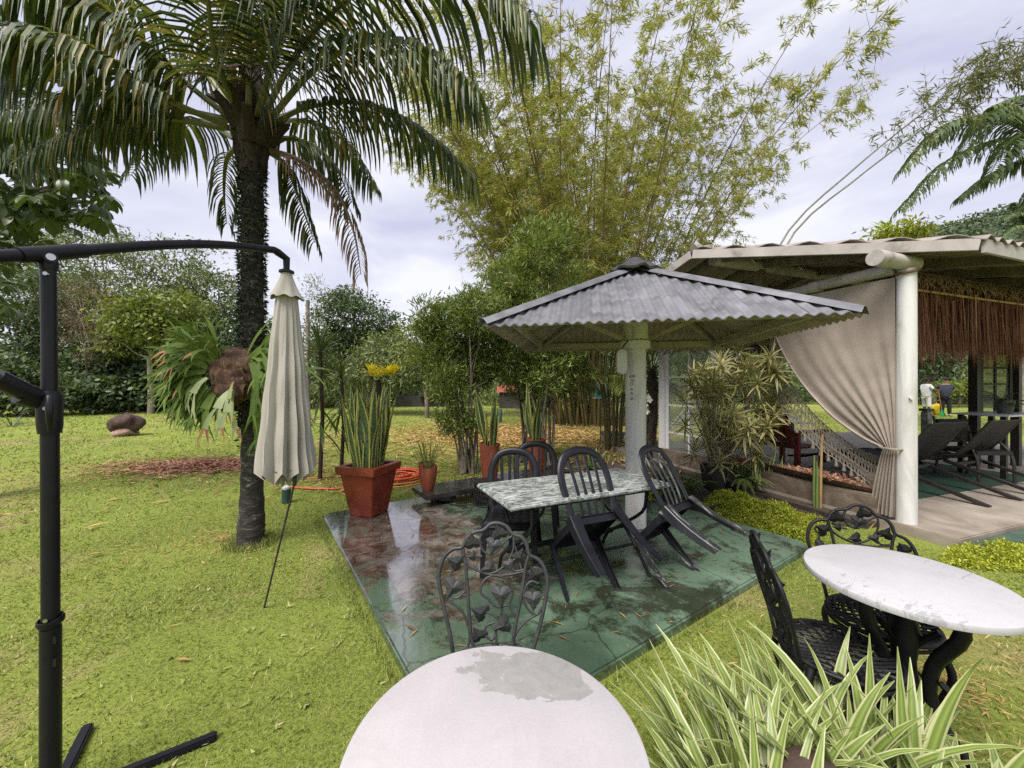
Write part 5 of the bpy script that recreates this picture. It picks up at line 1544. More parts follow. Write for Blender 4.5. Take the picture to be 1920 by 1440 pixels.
# ================================================================== generic leafy trees
def crown_points(blobs, n, clump, spread):
    """Leaf positions clustered through ellipsoid blobs; returns positions and outward directions."""
    P, O = [], []
    vol = np.array([b[1][0] * b[1][1] * b[1][2] for b in blobs]) ** .75; vol = vol / vol.sum()
    for (c, r_), f in zip(blobs, vol):
        m = max(2, int(n * f / clump))
        u = unit(m); rad = rng.uniform(.25, 1.0, m) ** .45
        rad = rad * (1 + .22 * np.sin(u[:, 0] * 5 + c[0]) * np.sin(u[:, 2] * 6 + c[1]))
        cc = np.array(c) + u * rad[:, None] * np.array(r_)
        p = np.repeat(cc, clump, 0) + rng.normal(0, spread, (m * clump, 3)) * np.array([1, 1, .6])
        P.append(p); O.append(np.repeat(u, clump, 0))
    return np.concatenate(P), np.concatenate(O)
def leafy_tree(name, label, px, d, blobs_px, leafmat_, n=9000, ls=.24, lw=.4, trunk_r=.16, bark='bark', clump=24, spread=.30, cat='tree', group=None, droop=.3, shape='lance', fork=None, depth_k=.8, limb=True):
    base = Vector(((px - 960) / FPX * d, d, 0))
    t = thing(name, label, cat, base, 0, group)
    blobs = []
    for (bx, by, rx, ry) in blobs_px:
        dd = d + rng.uniform(-.8, .8)
        c = W(bx, by, dd) - base
        k = dd / FPX
        blobs.append(((c.x, c.y, c.z), (rx * k, max(rx, ry) * k * depth_k, ry * k)))
    P, O = crown_points(blobs, n, clump, spread)
    keep = P[:, 2] > .05; P, O = P[keep], O[keep]; m = len(P)
    dirs = O * .6 + rng.normal(0, .6, (m, 3)) + np.array([0, 0, -droop])
    nr = O * .3 + np.array([0, 0, .7]) + rng.normal(0, .45, (m, 3))
    me = np_mesh('crown', [leaves(P, dirs, nr, rng.uniform(.7, 1.25, m) * ls, rng.uniform(.8, 1.2, m) * ls * lw, shape)])
    o = link('crown', me, M[leafmat_], t)
    # trunk and limbs
    fz = fork or max(.8, min(b[0][2] for b in blobs) * .55)
    mb = MB()
    mb.tube(curve([(0, 0, -.1), (rng.normal(0, .06), 0, fz * .5), (rng.normal(0, .12), rng.normal(0, .1), fz)], 10), [trunk_r * (1.15 - .04 * i) for i in range(10)], 10)
    mb.build('trunk', M[bark], t, sm=60)
    if limb:
        mb = MB()
        for (c, r_) in blobs:
            c = Vector(c); s = Vector((0, 0, fz * .97))
            mid = s.lerp(c, .5) + Vector((rng.normal(0, .2), rng.normal(0, .2), -.1 * abs(c.x)))
            mb.tube(curve([s, mid, c], 8), [trunk_r * (.5 - .055 * i) for i in range(8)], 6)
            for q in range(5):
                e_ = c + Vector((rng.normal(0, .6) * r_[0], rng.normal(0, .5) * r_[1], rng.uniform(-.3, .7) * r_[2]))
                mb.tube([mid.lerp(c, .3 + .12 * q), mid.lerp(e_, .6), e_], [trunk_r * .2, trunk_r * .12, trunk_r * .04], 5)
        mb.build('limbs', M[bark], t, sm=60)
    return t
g_l = 'trees along the left lawn edge'
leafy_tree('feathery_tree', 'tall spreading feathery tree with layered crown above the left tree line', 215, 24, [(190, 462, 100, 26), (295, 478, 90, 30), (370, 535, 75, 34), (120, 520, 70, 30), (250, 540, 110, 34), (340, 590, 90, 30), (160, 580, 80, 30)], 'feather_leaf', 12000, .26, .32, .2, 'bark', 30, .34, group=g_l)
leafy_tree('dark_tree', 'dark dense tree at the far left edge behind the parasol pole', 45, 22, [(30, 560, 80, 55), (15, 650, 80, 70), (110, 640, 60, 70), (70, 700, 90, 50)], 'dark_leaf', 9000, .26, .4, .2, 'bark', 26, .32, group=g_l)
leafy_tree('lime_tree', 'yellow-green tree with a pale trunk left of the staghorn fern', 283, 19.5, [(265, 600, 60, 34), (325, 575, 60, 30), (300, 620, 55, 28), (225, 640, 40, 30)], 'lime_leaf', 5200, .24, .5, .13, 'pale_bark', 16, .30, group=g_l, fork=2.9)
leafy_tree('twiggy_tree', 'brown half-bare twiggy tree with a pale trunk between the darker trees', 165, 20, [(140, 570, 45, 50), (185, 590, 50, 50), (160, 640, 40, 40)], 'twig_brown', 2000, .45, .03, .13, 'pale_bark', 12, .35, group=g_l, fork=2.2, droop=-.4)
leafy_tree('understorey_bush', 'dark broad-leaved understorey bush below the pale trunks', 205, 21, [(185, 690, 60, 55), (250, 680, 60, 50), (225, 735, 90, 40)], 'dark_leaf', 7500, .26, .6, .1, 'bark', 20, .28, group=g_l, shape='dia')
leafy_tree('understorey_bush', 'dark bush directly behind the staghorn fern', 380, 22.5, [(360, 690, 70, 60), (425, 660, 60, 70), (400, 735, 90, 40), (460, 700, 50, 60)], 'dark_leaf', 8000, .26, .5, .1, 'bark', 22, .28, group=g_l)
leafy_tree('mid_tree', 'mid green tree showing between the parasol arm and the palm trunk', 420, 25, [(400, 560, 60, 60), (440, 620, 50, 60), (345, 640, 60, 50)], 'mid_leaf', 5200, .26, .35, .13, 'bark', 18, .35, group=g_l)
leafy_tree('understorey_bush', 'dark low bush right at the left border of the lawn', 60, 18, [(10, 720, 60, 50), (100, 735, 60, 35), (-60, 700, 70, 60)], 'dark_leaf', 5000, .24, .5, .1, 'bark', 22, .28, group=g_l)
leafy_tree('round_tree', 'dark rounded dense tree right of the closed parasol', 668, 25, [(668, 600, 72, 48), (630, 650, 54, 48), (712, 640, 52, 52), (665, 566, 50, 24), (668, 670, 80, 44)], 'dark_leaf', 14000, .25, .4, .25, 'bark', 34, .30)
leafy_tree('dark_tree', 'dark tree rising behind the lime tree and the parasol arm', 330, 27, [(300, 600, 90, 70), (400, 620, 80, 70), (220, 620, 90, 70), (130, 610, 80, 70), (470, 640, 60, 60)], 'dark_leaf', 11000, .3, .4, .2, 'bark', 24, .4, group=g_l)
leafy_tree('mid_tree', 'leafy tree behind the twiggy brown tree at the far left', 95, 26, [(80, 500, 80, 50), (40, 450, 70, 50), (140, 540, 60, 50), (-40, 540, 80, 90)], 'mid_leaf', 8000, .28, .35, .18, 'bark', 22, .4, group=g_l)
leafy_tree('bright_sapling', 'thin pale sapling foliage beside the dark rounded tree', 600, 22, [(598, 560, 18, 45), (590, 640, 25, 40)], 'feather_leaf', 1200, .2, .25, .05, 'bark', 12, .35)
leafy_tree('feathery_shrub', 'pale feathery shrub below the dark rounded tree', 705, 19, [(690, 690, 50, 30), (730, 660, 50, 35), (650, 715, 40, 25), (760, 700, 50, 30)], 'feather_leaf', 6500, .26, .3, .1, 'bark', 26, .26)
leafy_tree('lime_shrub', 'light green shrub behind the slender stemmed bush', 800, 17, [(790, 650, 50, 45), (850, 600, 50, 45), (840, 690, 60, 40)], 'lime_leaf', 5600, .2, .3, .1, 'bark', 24, .26)
leafy_tree('mid_tree', 'green tree filling the gap behind the pavilion roof corner', 985, 19, [(960, 660, 70, 50), (1050, 640, 60, 60), (990, 590, 60, 50), (1090, 690, 60, 40)], 'mid_leaf', 7000, .24, .3, .12, 'bark', 26, .3)
leafy_tree('mid_tree', 'green tree seen behind the variegated dracaena', 1400, 21, [(1340, 680, 80, 60), (1440, 690, 80, 60), (1390, 620, 80, 50), (1290, 640, 60, 60)], 'mid_leaf', 7000, .26, .35, .12, 'bark', 24, .32)
g_r = 'trees beyond the far lawn on the right'
leafy_tree('dark_tree', 'dark tangled tree behind the two standing people', 1750, 27, [(1730, 670, 60, 40), (1790, 660, 50, 45), (1700, 640, 70, 50), (1640, 660, 70, 50)], 'dark_leaf', 7000, .3, .35, .2, 'bark', 26, .35, group=g_r)
leafy_tree('lime_shrub', 'low yellow-green shrubs edging the far lawn right of the people', 1800, 24.5, [(1800, 728, 26, 14), (1840, 726, 30, 16), (1880, 728, 30, 16), (1775, 730, 20, 12)], 'lime_leaf', 4200, .2, .4, .05, 'bark', 20, .2, group=g_r, limb=False)
leafy_tree('lime_tree', 'bright yellow-green tree seen through the dark window', 1880, 26, [(1870, 690, 45, 35), (1920, 680, 50, 45), (1960, 700, 50, 40)], 'lime_leaf', 5200, .28, .4, .15, 'bark', 22, .3, group=g_r)
leafy_tree('golden_bush', 'golden bush top showing above the house roof in front of the hill', 1690, 13, [(1670, 436, 30, 9), (1720, 431, 24, 7)], 'golden_leaf', 900, .2, .3, .08, 'bark', 14, .2)

# far woods closing the horizon
pts = []
for k in range(2300):
    px = rng.uniform(-900, 2900); d = rng.uniform(40, 60)
    h = rng.uniform(1.5, 7.0) * (1.0 if px < 1250 else .9)
    pts.append(((px - 960) / FPX * d, d, h * rng.uniform(.1, 1)))
pts = np.array(pts); cl = 26
P = np.repeat(pts, cl, 0) + rng.normal(0, 1, (len(pts) * cl, 3)) * np.array([1.3, 1.0, .8])
P = P[P[:, 2] > 0]; m = len(P)
o = link('far_woods', np_mesh('far', [leaves(P, rng.normal(0, 1, (m, 3)), rng.normal(0, .6, (m, 3)) + np.array([0, -.3, .7]), rng.uniform(.5, .95, m), rng.uniform(.25, .4, m), 'dia')]), M['dark_leaf'])
tag(o, 'dark mass of distant woods along the horizon', 'woods', kind='stuff')
# undergrowth closing the foot of the tree line
def undergrowth(label, a0, a1, d0, d1, h, n, mat):
    px = rng.uniform(a0, a1, n); d = rng.uniform(d0, d1, n)
    z = h * rng.uniform(0, 1, n) * (.6 + .4 * np.sin(px * .021) * np.sin(px * .05 + 1))
    c = np.stack([(px - 960) / FPX * d, d, z], 1); cl = 22
    P = np.repeat(c, cl, 0) + rng.normal(0, .3, (n * cl, 3)); P = P[P[:, 2] > 0]; m = len(P)
    o = link('undergrowth', np_mesh('ug', [leaves(P, rng.normal(0, 1, (m, 3)) + np.array([0, 0, -.2]), rng.normal(0, .6, (m, 3)) + np.array([0, -.3, .7]), rng.uniform(.18, .36, m), rng.uniform(.09, .16, m), 'dia')]), M[mat])
    tag(o, label, 'undergrowth', kind='stuff')
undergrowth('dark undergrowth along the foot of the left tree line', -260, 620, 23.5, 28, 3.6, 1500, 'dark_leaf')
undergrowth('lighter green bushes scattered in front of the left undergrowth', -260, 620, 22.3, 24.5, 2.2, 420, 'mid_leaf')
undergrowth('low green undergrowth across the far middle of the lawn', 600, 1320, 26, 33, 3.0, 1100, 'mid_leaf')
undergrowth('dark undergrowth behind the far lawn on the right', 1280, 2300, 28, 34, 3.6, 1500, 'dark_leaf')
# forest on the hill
m0 = 2600
xs = rng.uniform(60, 330, m0); ys = rng.uniform(95, 190, m0)
hz = np.array([hill_z(x, y) for x, y in zip(xs, ys)])
cl = 14
P = np.repeat(np.stack([xs, ys, hz + 1.5], 1), cl, 0) + rng.normal(0, 1, (m0 * cl, 3)) * np.array([1.7, 1.7, 1.2]); m = len(P)
leafmat('hill_leaf', [(0, (.05, .085, .04)), (.5, (.075, .115, .05)), (1, (.11, .15, .065))], .6, .2)
o = link('hill_forest', np_mesh('hillf', [leaves(P, rng.normal(0, 1, (m, 3)), rng.normal(0, .6, (m, 3)) + np.array([0, -.4, .7]), rng.uniform(1.2, 2.2, m), rng.uniform(.7, 1.2, m), 'dia')]), M['hill_leaf'])
tag(o, 'green forest covering the distant hillside at the upper right', 'forest', kind='stuff')

# ================================================================== bamboo
def bamboo_culm(base, az, th0, th1, L, n=14):
    p = Vector(base); pts = [p.copy()]
    for i in range(n):
        s = (i + .5) / n
        th = th0 + (th1 - th0) * s ** 1.4
        p = p + Vector((math.cos(az) * math.sin(th), math.sin(az) * math.sin(th), math.cos(th))) * (L / n)
        pts.append(p.copy())
    return pts
def bamboo_leafset(culms, per_m, leaves_per, l0, blen, s0=.22):
    P, D = [], []; TP, TD, TL = [], [], []
    for pts, L in culms:
        m = int(L * (1 - s0) * per_m)
        for k in range(m):
            s = s0 + (1 - s0) * rng.random() ** .85
            f = s * (len(pts) - 1); i = min(int(f), len(pts) - 2)
            p = np.array(pts[i].lerp(pts[i + 1], f - i)); t = np.array((pts[i + 1] - pts[i]).normalized())
            b = rng.normal(0, 1, 3); b = b - t * b.dot(t) * .6; b /= np.linalg.norm(b); b = b + t * .45 + np.array([0, 0, .1])
            bl = blen * rng.uniform(.4, 1.2) * (1.15 - .5 * s)
            TP.append(p); TD.append(b - np.array([0, 0, .25])); TL.append(bl)
            q = rng.uniform(.25, 1.0, leaves_per)
            q = np.repeat(rng.uniform(.2, 1.0, 4), leaves_per // 4 + 1)[:leaves_per]
            pp = p + np.outer(q * bl, b) + np.stack([np.zeros(leaves_per), np.zeros(leaves_per), -.35 * bl * q ** 2], 1) + rng.normal(0, .035, (leaves_per, 3))
            P.append(pp); D.append(np.tile(b * .5, (leaves_per, 1)) + rng.normal(0, .45, (leaves_per, 3)) + np.array([0, 0, -.55]))
    P = np.concatenate(P); D = np.concatenate(D); m = len(P)
    lf = leaves(P, D, rng.normal(0, 1, (m, 3)), rng.uniform(.75, 1.3, m) * l0, rng.uniform(.10, .15, m) * l0 * 1.15, 'dia')
    TP, TD, TL = np.array(TP), np.array(TD), np.array(TL)
    tw = leaves(TP, TD, rng.normal(0, 1, (len(TP), 3)), TL, .016, 'tri')
    return lf, tw
BB = Vector((3.1, 14.0, 0))
bam = thing('bamboo_clump', 'huge clump of yellow-green bamboo fanning out behind the pavilion', 'bamboo', BB)
culms = []
for k in range(80):
    a = rng.uniform(0, 2 * math.pi); rr_ = rng.uniform(0, 1) ** .6
    base = (1.5 * rr_ * math.cos(a) - .2, .9 * rr_ * math.sin(a), -.05)
    az = a + rng.normal(0, .5)
    fan = rr_ * R(27) + R(2)
    L = rng.uniform(11.5, 17.0)
    fan *= 1.04 if math.cos(az) > 0 else 1.0
    pts = bamboo_culm(base, az, fan * .66, fan * 1.55 + R(rng.uniform(0, 20)), L)
    culms.append((pts, L))
    r0 = rng.uniform(.035, .055)
    mb = MB(); mb.tube(pts, [r0 * (1 - .9 * i / 14) for i in range(15)], 6)
    mb.build('culm', M['culm'], bam, sm=60)
lf, tw = bamboo_leafset(culms, 6.6, 32, .215, 1.3, .22)
o = link('foliage', np_mesh('bl', [lf]), M['bamboo_leaf'], bam); o['kind'] = 'stuff'
o = link('twigs', np_mesh('bt', [tw]), M['twig_brown'], bam); o['kind'] = 'stuff'
# the leaning pair over the roof
lb = thing('leaning_bamboo', 'pair of bare grey bamboo culms leaning right over the house roof', 'bamboo', W(1380, 858, 7.83) * Vector((1.405, 1.405, 0)) if False else (4.6, 11.5, 0))
LO = Vector((4.6, 11.5, 0)); cul2 = []
for dy, dx in ((0, 0), (14, 10)):
    P = curve([LO + Vector((dx * .01, .1, 0)), W(1385 + dx, 640 + dy, 11.4), W(1470 + dx, 445 + dy * .3, 11.1), W(1600 + dx, 318 + dy, 10.6), W(1735 + dx, 208 + dy * 1.6, 10.1), W(1850 + dx, 128 + dy, 9.7), W(1990, 70 + dy * 2, 9.2)], 24)
    P = [p - LO for p in P]
    mb = MB(); mb.tube(P, [.036 * (1 - .7 * i / 23) for i in range(24)], 8); mb.build('culm', M['culm_grey'], lb, sm=60)
    cul2.append((P, 11))
leafmat('bamboo_grey', [(0, (.10, .125, .05)), (.6, (.16, .18, .07)), (1, (.24, .23, .09))], .6, .35, .2)
lf, tw = bamboo_leafset(cul2, 22, 13, .20, 1.3, .57)
o = link('foliage', np_mesh('bl2', [lf]), M['bamboo_grey'], lb); o['kind'] = 'stuff'
o = link('twigs', np_mesh('bt2', [tw]), M['bamboo_grey'], lb); o['kind'] = 'stuff'

# ================================================================== royal palms on the right
def far_palm(name, label, cpx, d, fr, ll, seed, trunk=True, mat='royal_leaf', lw=.05, group=None):
    c = W(cpx[0], cpx[1], d)
    t = thing(name, label, 'palm tree', (c.x, c.y, 0), 0, group); o0 = Vector((c.x, c.y, 0))
    if trunk:
        mb = MB(); mb.tube(curve([(0, 0, -.1), (.05, 0, c.z * .5), (0, 0, c.z - .2)], 12), [.2 - .006 * i for i in range(12)], 12); mb.build('trunk', M['pale_bark'], t, sm=60)
    for k, path in enumerate(fr):
        P = [W(cpx[0], cpx[1], d) - o0] + [W(*q) - o0 for q in path]
        mb = frond_mesh(P, 60, ll, None, 1.5, lw, .10, .035, seed=seed + k, sweep=.35)
        mb.build('frond', [M['frond_stalk'], M[mat]], t)
    return t
far_palm('royal_palm', 'large feathery palm crown entering from the right above the roof', (1975, 275), 12, [
    [(1880, 262, 11.6), (1780, 300, 11.3), (1685, 395, 11.1)], [(1870, 225, 11.8), (1770, 235, 11.6), (1690, 320, 11.5)],
    [(1890, 225, 12), (1810, 225, 12), (1745, 270, 12)], [(1900, 215, 11.2), (1850, 215, 10.7), (1800, 290, 10.4)],
    [(1930, 250, 11.3), (1890, 270, 10.7), (1850, 340, 10.4)], [(1950, 215, 12.2), (1910, 185, 12.3), (1860, 200, 12.4)],
    [(1985, 200, 12), (2000, 110, 12), (2030, 60, 12)], [(2040, 230, 12), (2130, 240, 12), (2200, 330, 12)], [(1915, 300, 12.6), (1850, 330, 13), (1800, 370, 13.2)], [(1990, 290, 11), (1960, 330, 10.4), (1930, 380, 10.2)]], .80, 30, lw=.085)
far_palm('small_palm', 'small palm top poking above the roof at the right edge', (1925, 425), 18, [
    [(1905, 400, 18), (1880, 410, 18)], [(1915, 390, 18), (1900, 380, 18)], [(1940, 395, 18), (1960, 400, 18)], [(1900, 425, 18), (1880, 440, 18)], [(1930, 385, 18), (1935, 365, 18)]], .45, 60, lw=.05)

# ================================================================== broad-leaved tree at the left edge, near
def palmate(seed):
    rr = random.Random(seed); P, D, N, L = [], [], [], []
    n = 8
    mb = MB()
    for k in range(n):
        a = 2 * math.pi * k / n + rr.uniform(-.15, .15)
        d = Vector((math.cos(a), math.sin(a), -.25 + rr.uniform(-.2, .1)))
        l_ = rr.uniform(.15, .21); w = l_ * .36
        pts = [Vector((0, 0, 0)) + d * .01]; q = pts[0].copy(); dd = d.normalized()
        for j in range(5):
            dd = (dd + Vector((0, 0, -.14 - .05 * j))).normalized(); q = q + dd * (l_ / 5); pts.append(q.copy())
        mb.blade(pts, [w * .12, w * .55, w * .95, w, w * .7, w * .08], fold=.18)
    return mb.mesh('leaf')
pms = [palmate(k) for k in range(4)]
for me_ in pms: me_.materials.append(M['big_leaf']); smooth(me_, 80)
BLT = Vector((-7.1, 4.9, 0))
blt = thing('broad_leaved_tree', 'dark umbrella-leaved tree hanging in from the left edge of the picture', 'tree', BLT)
mb = MB(); mb.tube(curve([(0, 0, -.1), (.1, 0, 1.5), (.2, -.1, 3.4), (.1, -.2, 5.5)], 14), [.17 - .007 * i for i in range(14)], 12); mb.build('trunk', M['bark'], blt, sm=60)
spots = []
for (bx, by, rx, ry, n) in ((90, 330, 110, 90, 85), (30, 420, 60, 70, 40), (150, 380, 60, 50, 30), (20, 200, 90, 110, 46), (-60, 350, 70, 120, 26), (5, 560, 22, 40, 9), (60, 90, 120, 90, 30), (-20, 480, 40, 60, 10)):
    for k in range(n):
        d = rng.uniform(4.3, 6.2)
        a = rng.uniform(0, 6.28); q = rng.uniform(0, 1) ** .5
        spots.append(W(bx + rx * q * math.cos(a), by + ry * q * math.sin(a), d))
for k, p in enumerate(spots):
    o = link('leaf', pms[k % 4], None, blt, p - BLT)
    o.rotation_euler = (rng.normal(0, .4), rng.normal(0, .4), rng.uniform(0, 6.28)); s_ = rng.uniform(.8, 1.3); o.scale = (s_, s_, s_)
mb = MB()
for p in spots[::5]:
    e_ = p - BLT; s0_ = Vector((.18, -.1, min(max(e_.z - .6, 1.2), 5)))
    mb.tube(curve([s0_, s0_.lerp(e_, .5) + Vector((0, 0, .15)), e_], 8), [.03 - .0032 * i for i in range(8)], 5)
mb.build('branches', M['bark'], blt, sm=60)
# ================================================================== lawn grass
def in_slab(x, y, m=.0):
    rx, ry = x - SA.x, y - SA.y
    u = rx * E1.x + ry * E1.y; v = rx * E2.x + ry * E2.y
    return (u > -m) & (u < 3.54 + m) & (v > -m) & (v < 3.42 + m)
def in_house(x, y, m=.0):
    rx, ry = x - HPIL.x, y - HPIL.y
    a = rx * H1.x + ry * H1.y; b = rx * H2.x + ry * H2.y
    return (a > -.32 - m) & (b > -.6 - m) & (b < 4.2)
def in_bed(x, y):
    rx, ry = x - SA.x, y - SA.y
    u = rx * E1.x + ry * E1.y; v = rx * E2.x + ry * E2.y
    return (u > 3.5) & (u < 6.2) & (v > -1.6) & (v < 2.55) & ~in_house(x, y)
tr, tw_ = [], []
bands = [(.75, 2.4, 10500, .027, .0042), (2.4, 3.8, 4800, .033, .006), (3.8, 6, 2600, .040, .0065), (6, 10, 850, .048, .011), (10, 17, 200, .06, .02), (17, 27, 50, .085, .035)]
LP, LD, LN, LL, LW = [], [], [], [], []
for r0, r1, den, l_, w_ in bands:
    a0, a1 = R(-58), R(58)
    area = .5 * (r1 * r1 - r0 * r0) * (a1 - a0)
    n = int(area * den)
    a = rng.uniform(a0, a1, n); r_ = np.sqrt(rng.uniform(r0 * r0, r1 * r1, n))
    x, y = r_ * np.sin(a), r_ * np.cos(a)
    keep = ~(in_slab(x, y, .0) | in_house(x, y) | in_bed(x, y))
    # thinner where the turf is worn
    worn = np.sin(x * 1.7 + 1.3 * np.sin(y * .9)) * np.sin(y * 1.9 + .7) > .55
    keep &= ~(worn & (rng.random(n) < .55))
    x, y = x[keep], y[keep]; n = len(x)
    LP.append(np.stack([x, y, np.full(n, -.003)], 1))
    LD.append(np.stack([rng.normal(0, .75, n), rng.normal(0, .75, n), rng.uniform(.25, 1.1, n)], 1))
    LN.append(np.stack([rng.normal(0, 1, n), rng.normal(0, 1, n), rng.uniform(.2, 1, n)], 1))
    tuft = .85 + .25 * np.clip(np.sin(x * 2.3 + 2 * np.sin(y * 1.1)) * np.sin(y * 2.7 + np.sin(x * 1.9)) + .4 * np.sin(x * 9) * np.sin(y * 8), 0, 1)
    LL.append(rng.uniform(.55, 1.35, n) * l_ * tuft); LW.append(rng.uniform(.7, 1.3, n) * w_)
# ragged longer tufts along the slab edges and round the palm foot
n = 4000
side = rng.integers(0, 3, n); tt = rng.random(n)
u = np.where(side == 0, -.03 - np.abs(rng.normal(0, .03, n)), tt * 3.54); v = np.where(side == 0, tt * 3.36, np.where(side == 1, 3.385 + np.abs(rng.normal(0, .03, n)), -.03 - np.abs(rng.normal(0, .03, n))))
x = SA.x + E1.x * u + E2.x * v; y = SA.y + E1.y * u + E2.y * v
LP.append(np.stack([x, y, np.full(n, -.003)], 1)); LD.append(np.stack([rng.normal(0, .6, n), rng.normal(0, .6, n), np.ones(n)], 1)); LN.append(rng.normal(0, 1, (n, 3)))
LL.append(rng.uniform(.025, .08, n)); LW.append(rng.uniform(.003, .006, n))
n = 900; a = rng.uniform(0, 6.28, n); r_ = .14 + np.abs(rng.normal(0, .05, n))
LP.append(np.stack([-2.45 + r_ * np.cos(a), 3.605 + r_ * np.sin(a), np.full(n, -.003)], 1)); LD.append(np.stack([rng.normal(0, .5, n), rng.normal(0, .5, n), np.ones(n)], 1)); LN.append(rng.normal(0, 1, (n, 3)))
LL.append(rng.uniform(.05, .11, n)); LW.append(rng.uniform(.005, .008, n))
# broad little weeds in the turf
n = 500; a = rng.uniform(R(-56), R(56), n); r_ = np.sqrt(rng.uniform(.9, 26, n)); x, y = r_ * np.sin(a), r_ * np.cos(a)
k_ = ~(in_slab(x, y) | in_house(x, y) | in_bed(x, y)); x, y = np.repeat(x[k_], 5), np.repeat(y[k_], 5); n = len(x)
LP.append(np.stack([x + rng.normal(0, .012, n), y + rng.normal(0, .012, n), np.full(n, .01)], 1)); LD.append(np.stack([rng.normal(0, 1, n), rng.normal(0, 1, n), rng.uniform(.1, .5, n)], 1)); LN.append(np.tile([0., 0, 1], (n, 1)) + rng.normal(0, .3, (n, 3)))
LL.append(rng.uniform(.02, .045, n)); LW.append(rng.uniform(.008, .014, n))
P = np.concatenate(LP)
me = np_mesh('grass', [leaves(P, np.concatenate(LD), np.concatenate(LN), np.concatenate(LL), np.concatenate(LW), 'tri')])
o = link('lawn_grass', me, M['grass_blade']); tag(o, 'short bright green lawn grass around the painted slab', 'grass', kind='stuff')
# dry bamboo leaves under the clump and in front of it
def scatter(n, fx, ell, mat, name, label, cat, size=(.07, .16), asp=.12, z=.012):
    c = np.array(fx); a = rng.uniform(0, 6.28, n); q = np.abs(rng.normal(0, .55, n))
    x = c[0] + ell[0] * q * np.cos(a); y = c[1] + ell[1] * q * np.sin(a)
    keep = ~(in_slab(x, y) | in_house(x, y)); x, y = x[keep], y[keep]; n = len(x)
    L = rng.uniform(size[0], size[1], n)
    d = np.stack([rng.normal(0, 1, n), rng.normal(0, 1, n), rng.normal(0, .12, n)], 1)
    nr = np.stack([rng.normal(0, .3, n), rng.normal(0, .3, n), np.ones(n)], 1)
    o = link(name, np_mesh(name, [leaves(np.stack([x, y, rng.uniform(z, z + .03, n)], 1), d, nr, L, L * asp, 'dia')]), M[mat])
    return tag(o, label, cat, kind='stuff')
scatter(16000, (.2, 11.2), (5.2, 4.2), 'straw', 'bamboo_litter', 'carpet of straw-coloured fallen bamboo leaves on the middle lawn', 'leaf litter', (.12, .3), .13)
scatter(5200, (-5.6, 7.0), (1.6, .7), 'red_litter', 'palm_litter', 'patch of reddish dry palm litter on the left lawn', 'leaf litter', (.08, .22), .14)
scatter(1300, (-2.2, 6.2), (2.2, 1.2), 'straw', 'dry_litter', 'thin dry litter behind the red planter', 'leaf litter', (.08, .2), .12)
scatter(500, (-6.0, 6.6), (4.5, 3.5), 'litter', 'fallen_leaves', 'scattered single fallen leaves across the left lawn', 'leaf litter', (.06, .16), .3)
scatter(700, (-2.8, 3.7), (1.2, 1.0), 'straw', 'dry_grass', 'dry clippings around the palm foot', 'leaf litter', (.03, .09), .08, .008)
scatter(900, (2.2, 1.9), (1.3, 1.0), 'straw', 'dry_clippings', 'dry clippings on the worn lawn below the right-hand table', 'leaf litter', (.03, .07), .1, .008)
# twigs and leaves on the slab
n = 420
u = rng.uniform(.1, 3.4, n); v = rng.uniform(.2, 3.35, n)
p = np.stack([SA.x + E1.x * u + E2.x * v, SA.y + E1.y * u + E2.y * v, np.full(n, SZ + .006)], 1)
L = rng.uniform(.02, .13, n) * rng.uniform(.5, 1.1, n)
d = np.stack([rng.normal(0, 1, n), rng.normal(0, 1, n), rng.normal(0, .04, n)], 1)
o = link('slab_litter', np_mesh('sl', [leaves(p, d, np.tile([0., 0, 1], (n, 1)) + rng.normal(0, .1, (n, 3)), L, L * rng.uniform(.04, .16, n), 'dia')]), M['litter'])
tag(o, 'dry bamboo leaves and twigs scattered over the green slab', 'leaf litter', kind='stuff')

# ================================================================== strap leaves as parts
def strap_mesh(L, w, bend, twist, seed, tip=.05, fold=.3, n=10, belly=.45, wav=0.0):
    rr = random.Random(seed)
    mb = MB(); pts, ws, ns = [], [], []
    p = Vector((0, 0, 0)); th = 0.0
    for i in range(n):
        t = i / (n - 1)
        pts.append(p.copy())
        th = bend * t ** 1.5
        p = p + Vector((0, math.sin(th) + wav * math.sin(t * 7), math.cos(th))) * (L / (n - 1))
        prof = (min(1, .45 + t / belly * .55) if t < belly else (1 - ((t - belly) / (1 - belly)) ** 1.9))
        ws.append(max(w * prof, w * tip))
        a = twist * t
        ns.append(Vector((math.sin(a), -math.cos(th) * math.cos(a), math.sin(th) * math.cos(a))))
    mb.blade(pts, ws, ns, fold)
    me = mb.mesh('leaf'); smooth(me, 80)
    return me
def strap_plant(name, label, cat, loc, meshes, mat, n, rad, tilt, sc, group=None, seed=0, cen=0.0, flatten=1.0):
    rr = random.Random(seed)
    t = thing(name, label, cat, loc, 0, group)
    for me in meshes:
        if not me.materials: me.materials.append(mat)
    for k in range(n):
        a = rr.uniform(0, 6.283); q = rad * rr.random() ** .5
        o = link('leaf', meshes[rr.randrange(len(meshes))], None, t, (q * math.cos(a), q * math.sin(a) * flatten, 0))
        out = a - math.pi / 2 + rr.uniform(-.7, .7)
        tl = rr.uniform(tilt[0], tilt[1]) * (.35 + .65 * (q / max(rad, 1e-6)) if cen else 1)
        o.rotation_euler = Matrix.Rotation(out, 3, 'Z').to_euler() if False else (Matrix.Rotation(out, 3, 'Z') @ Matrix.Rotation(-tl, 3, 'X')).to_euler()
        s = rr.uniform(sc[0], sc[1]); o.scale = (s ** .5, s, s)
    return t
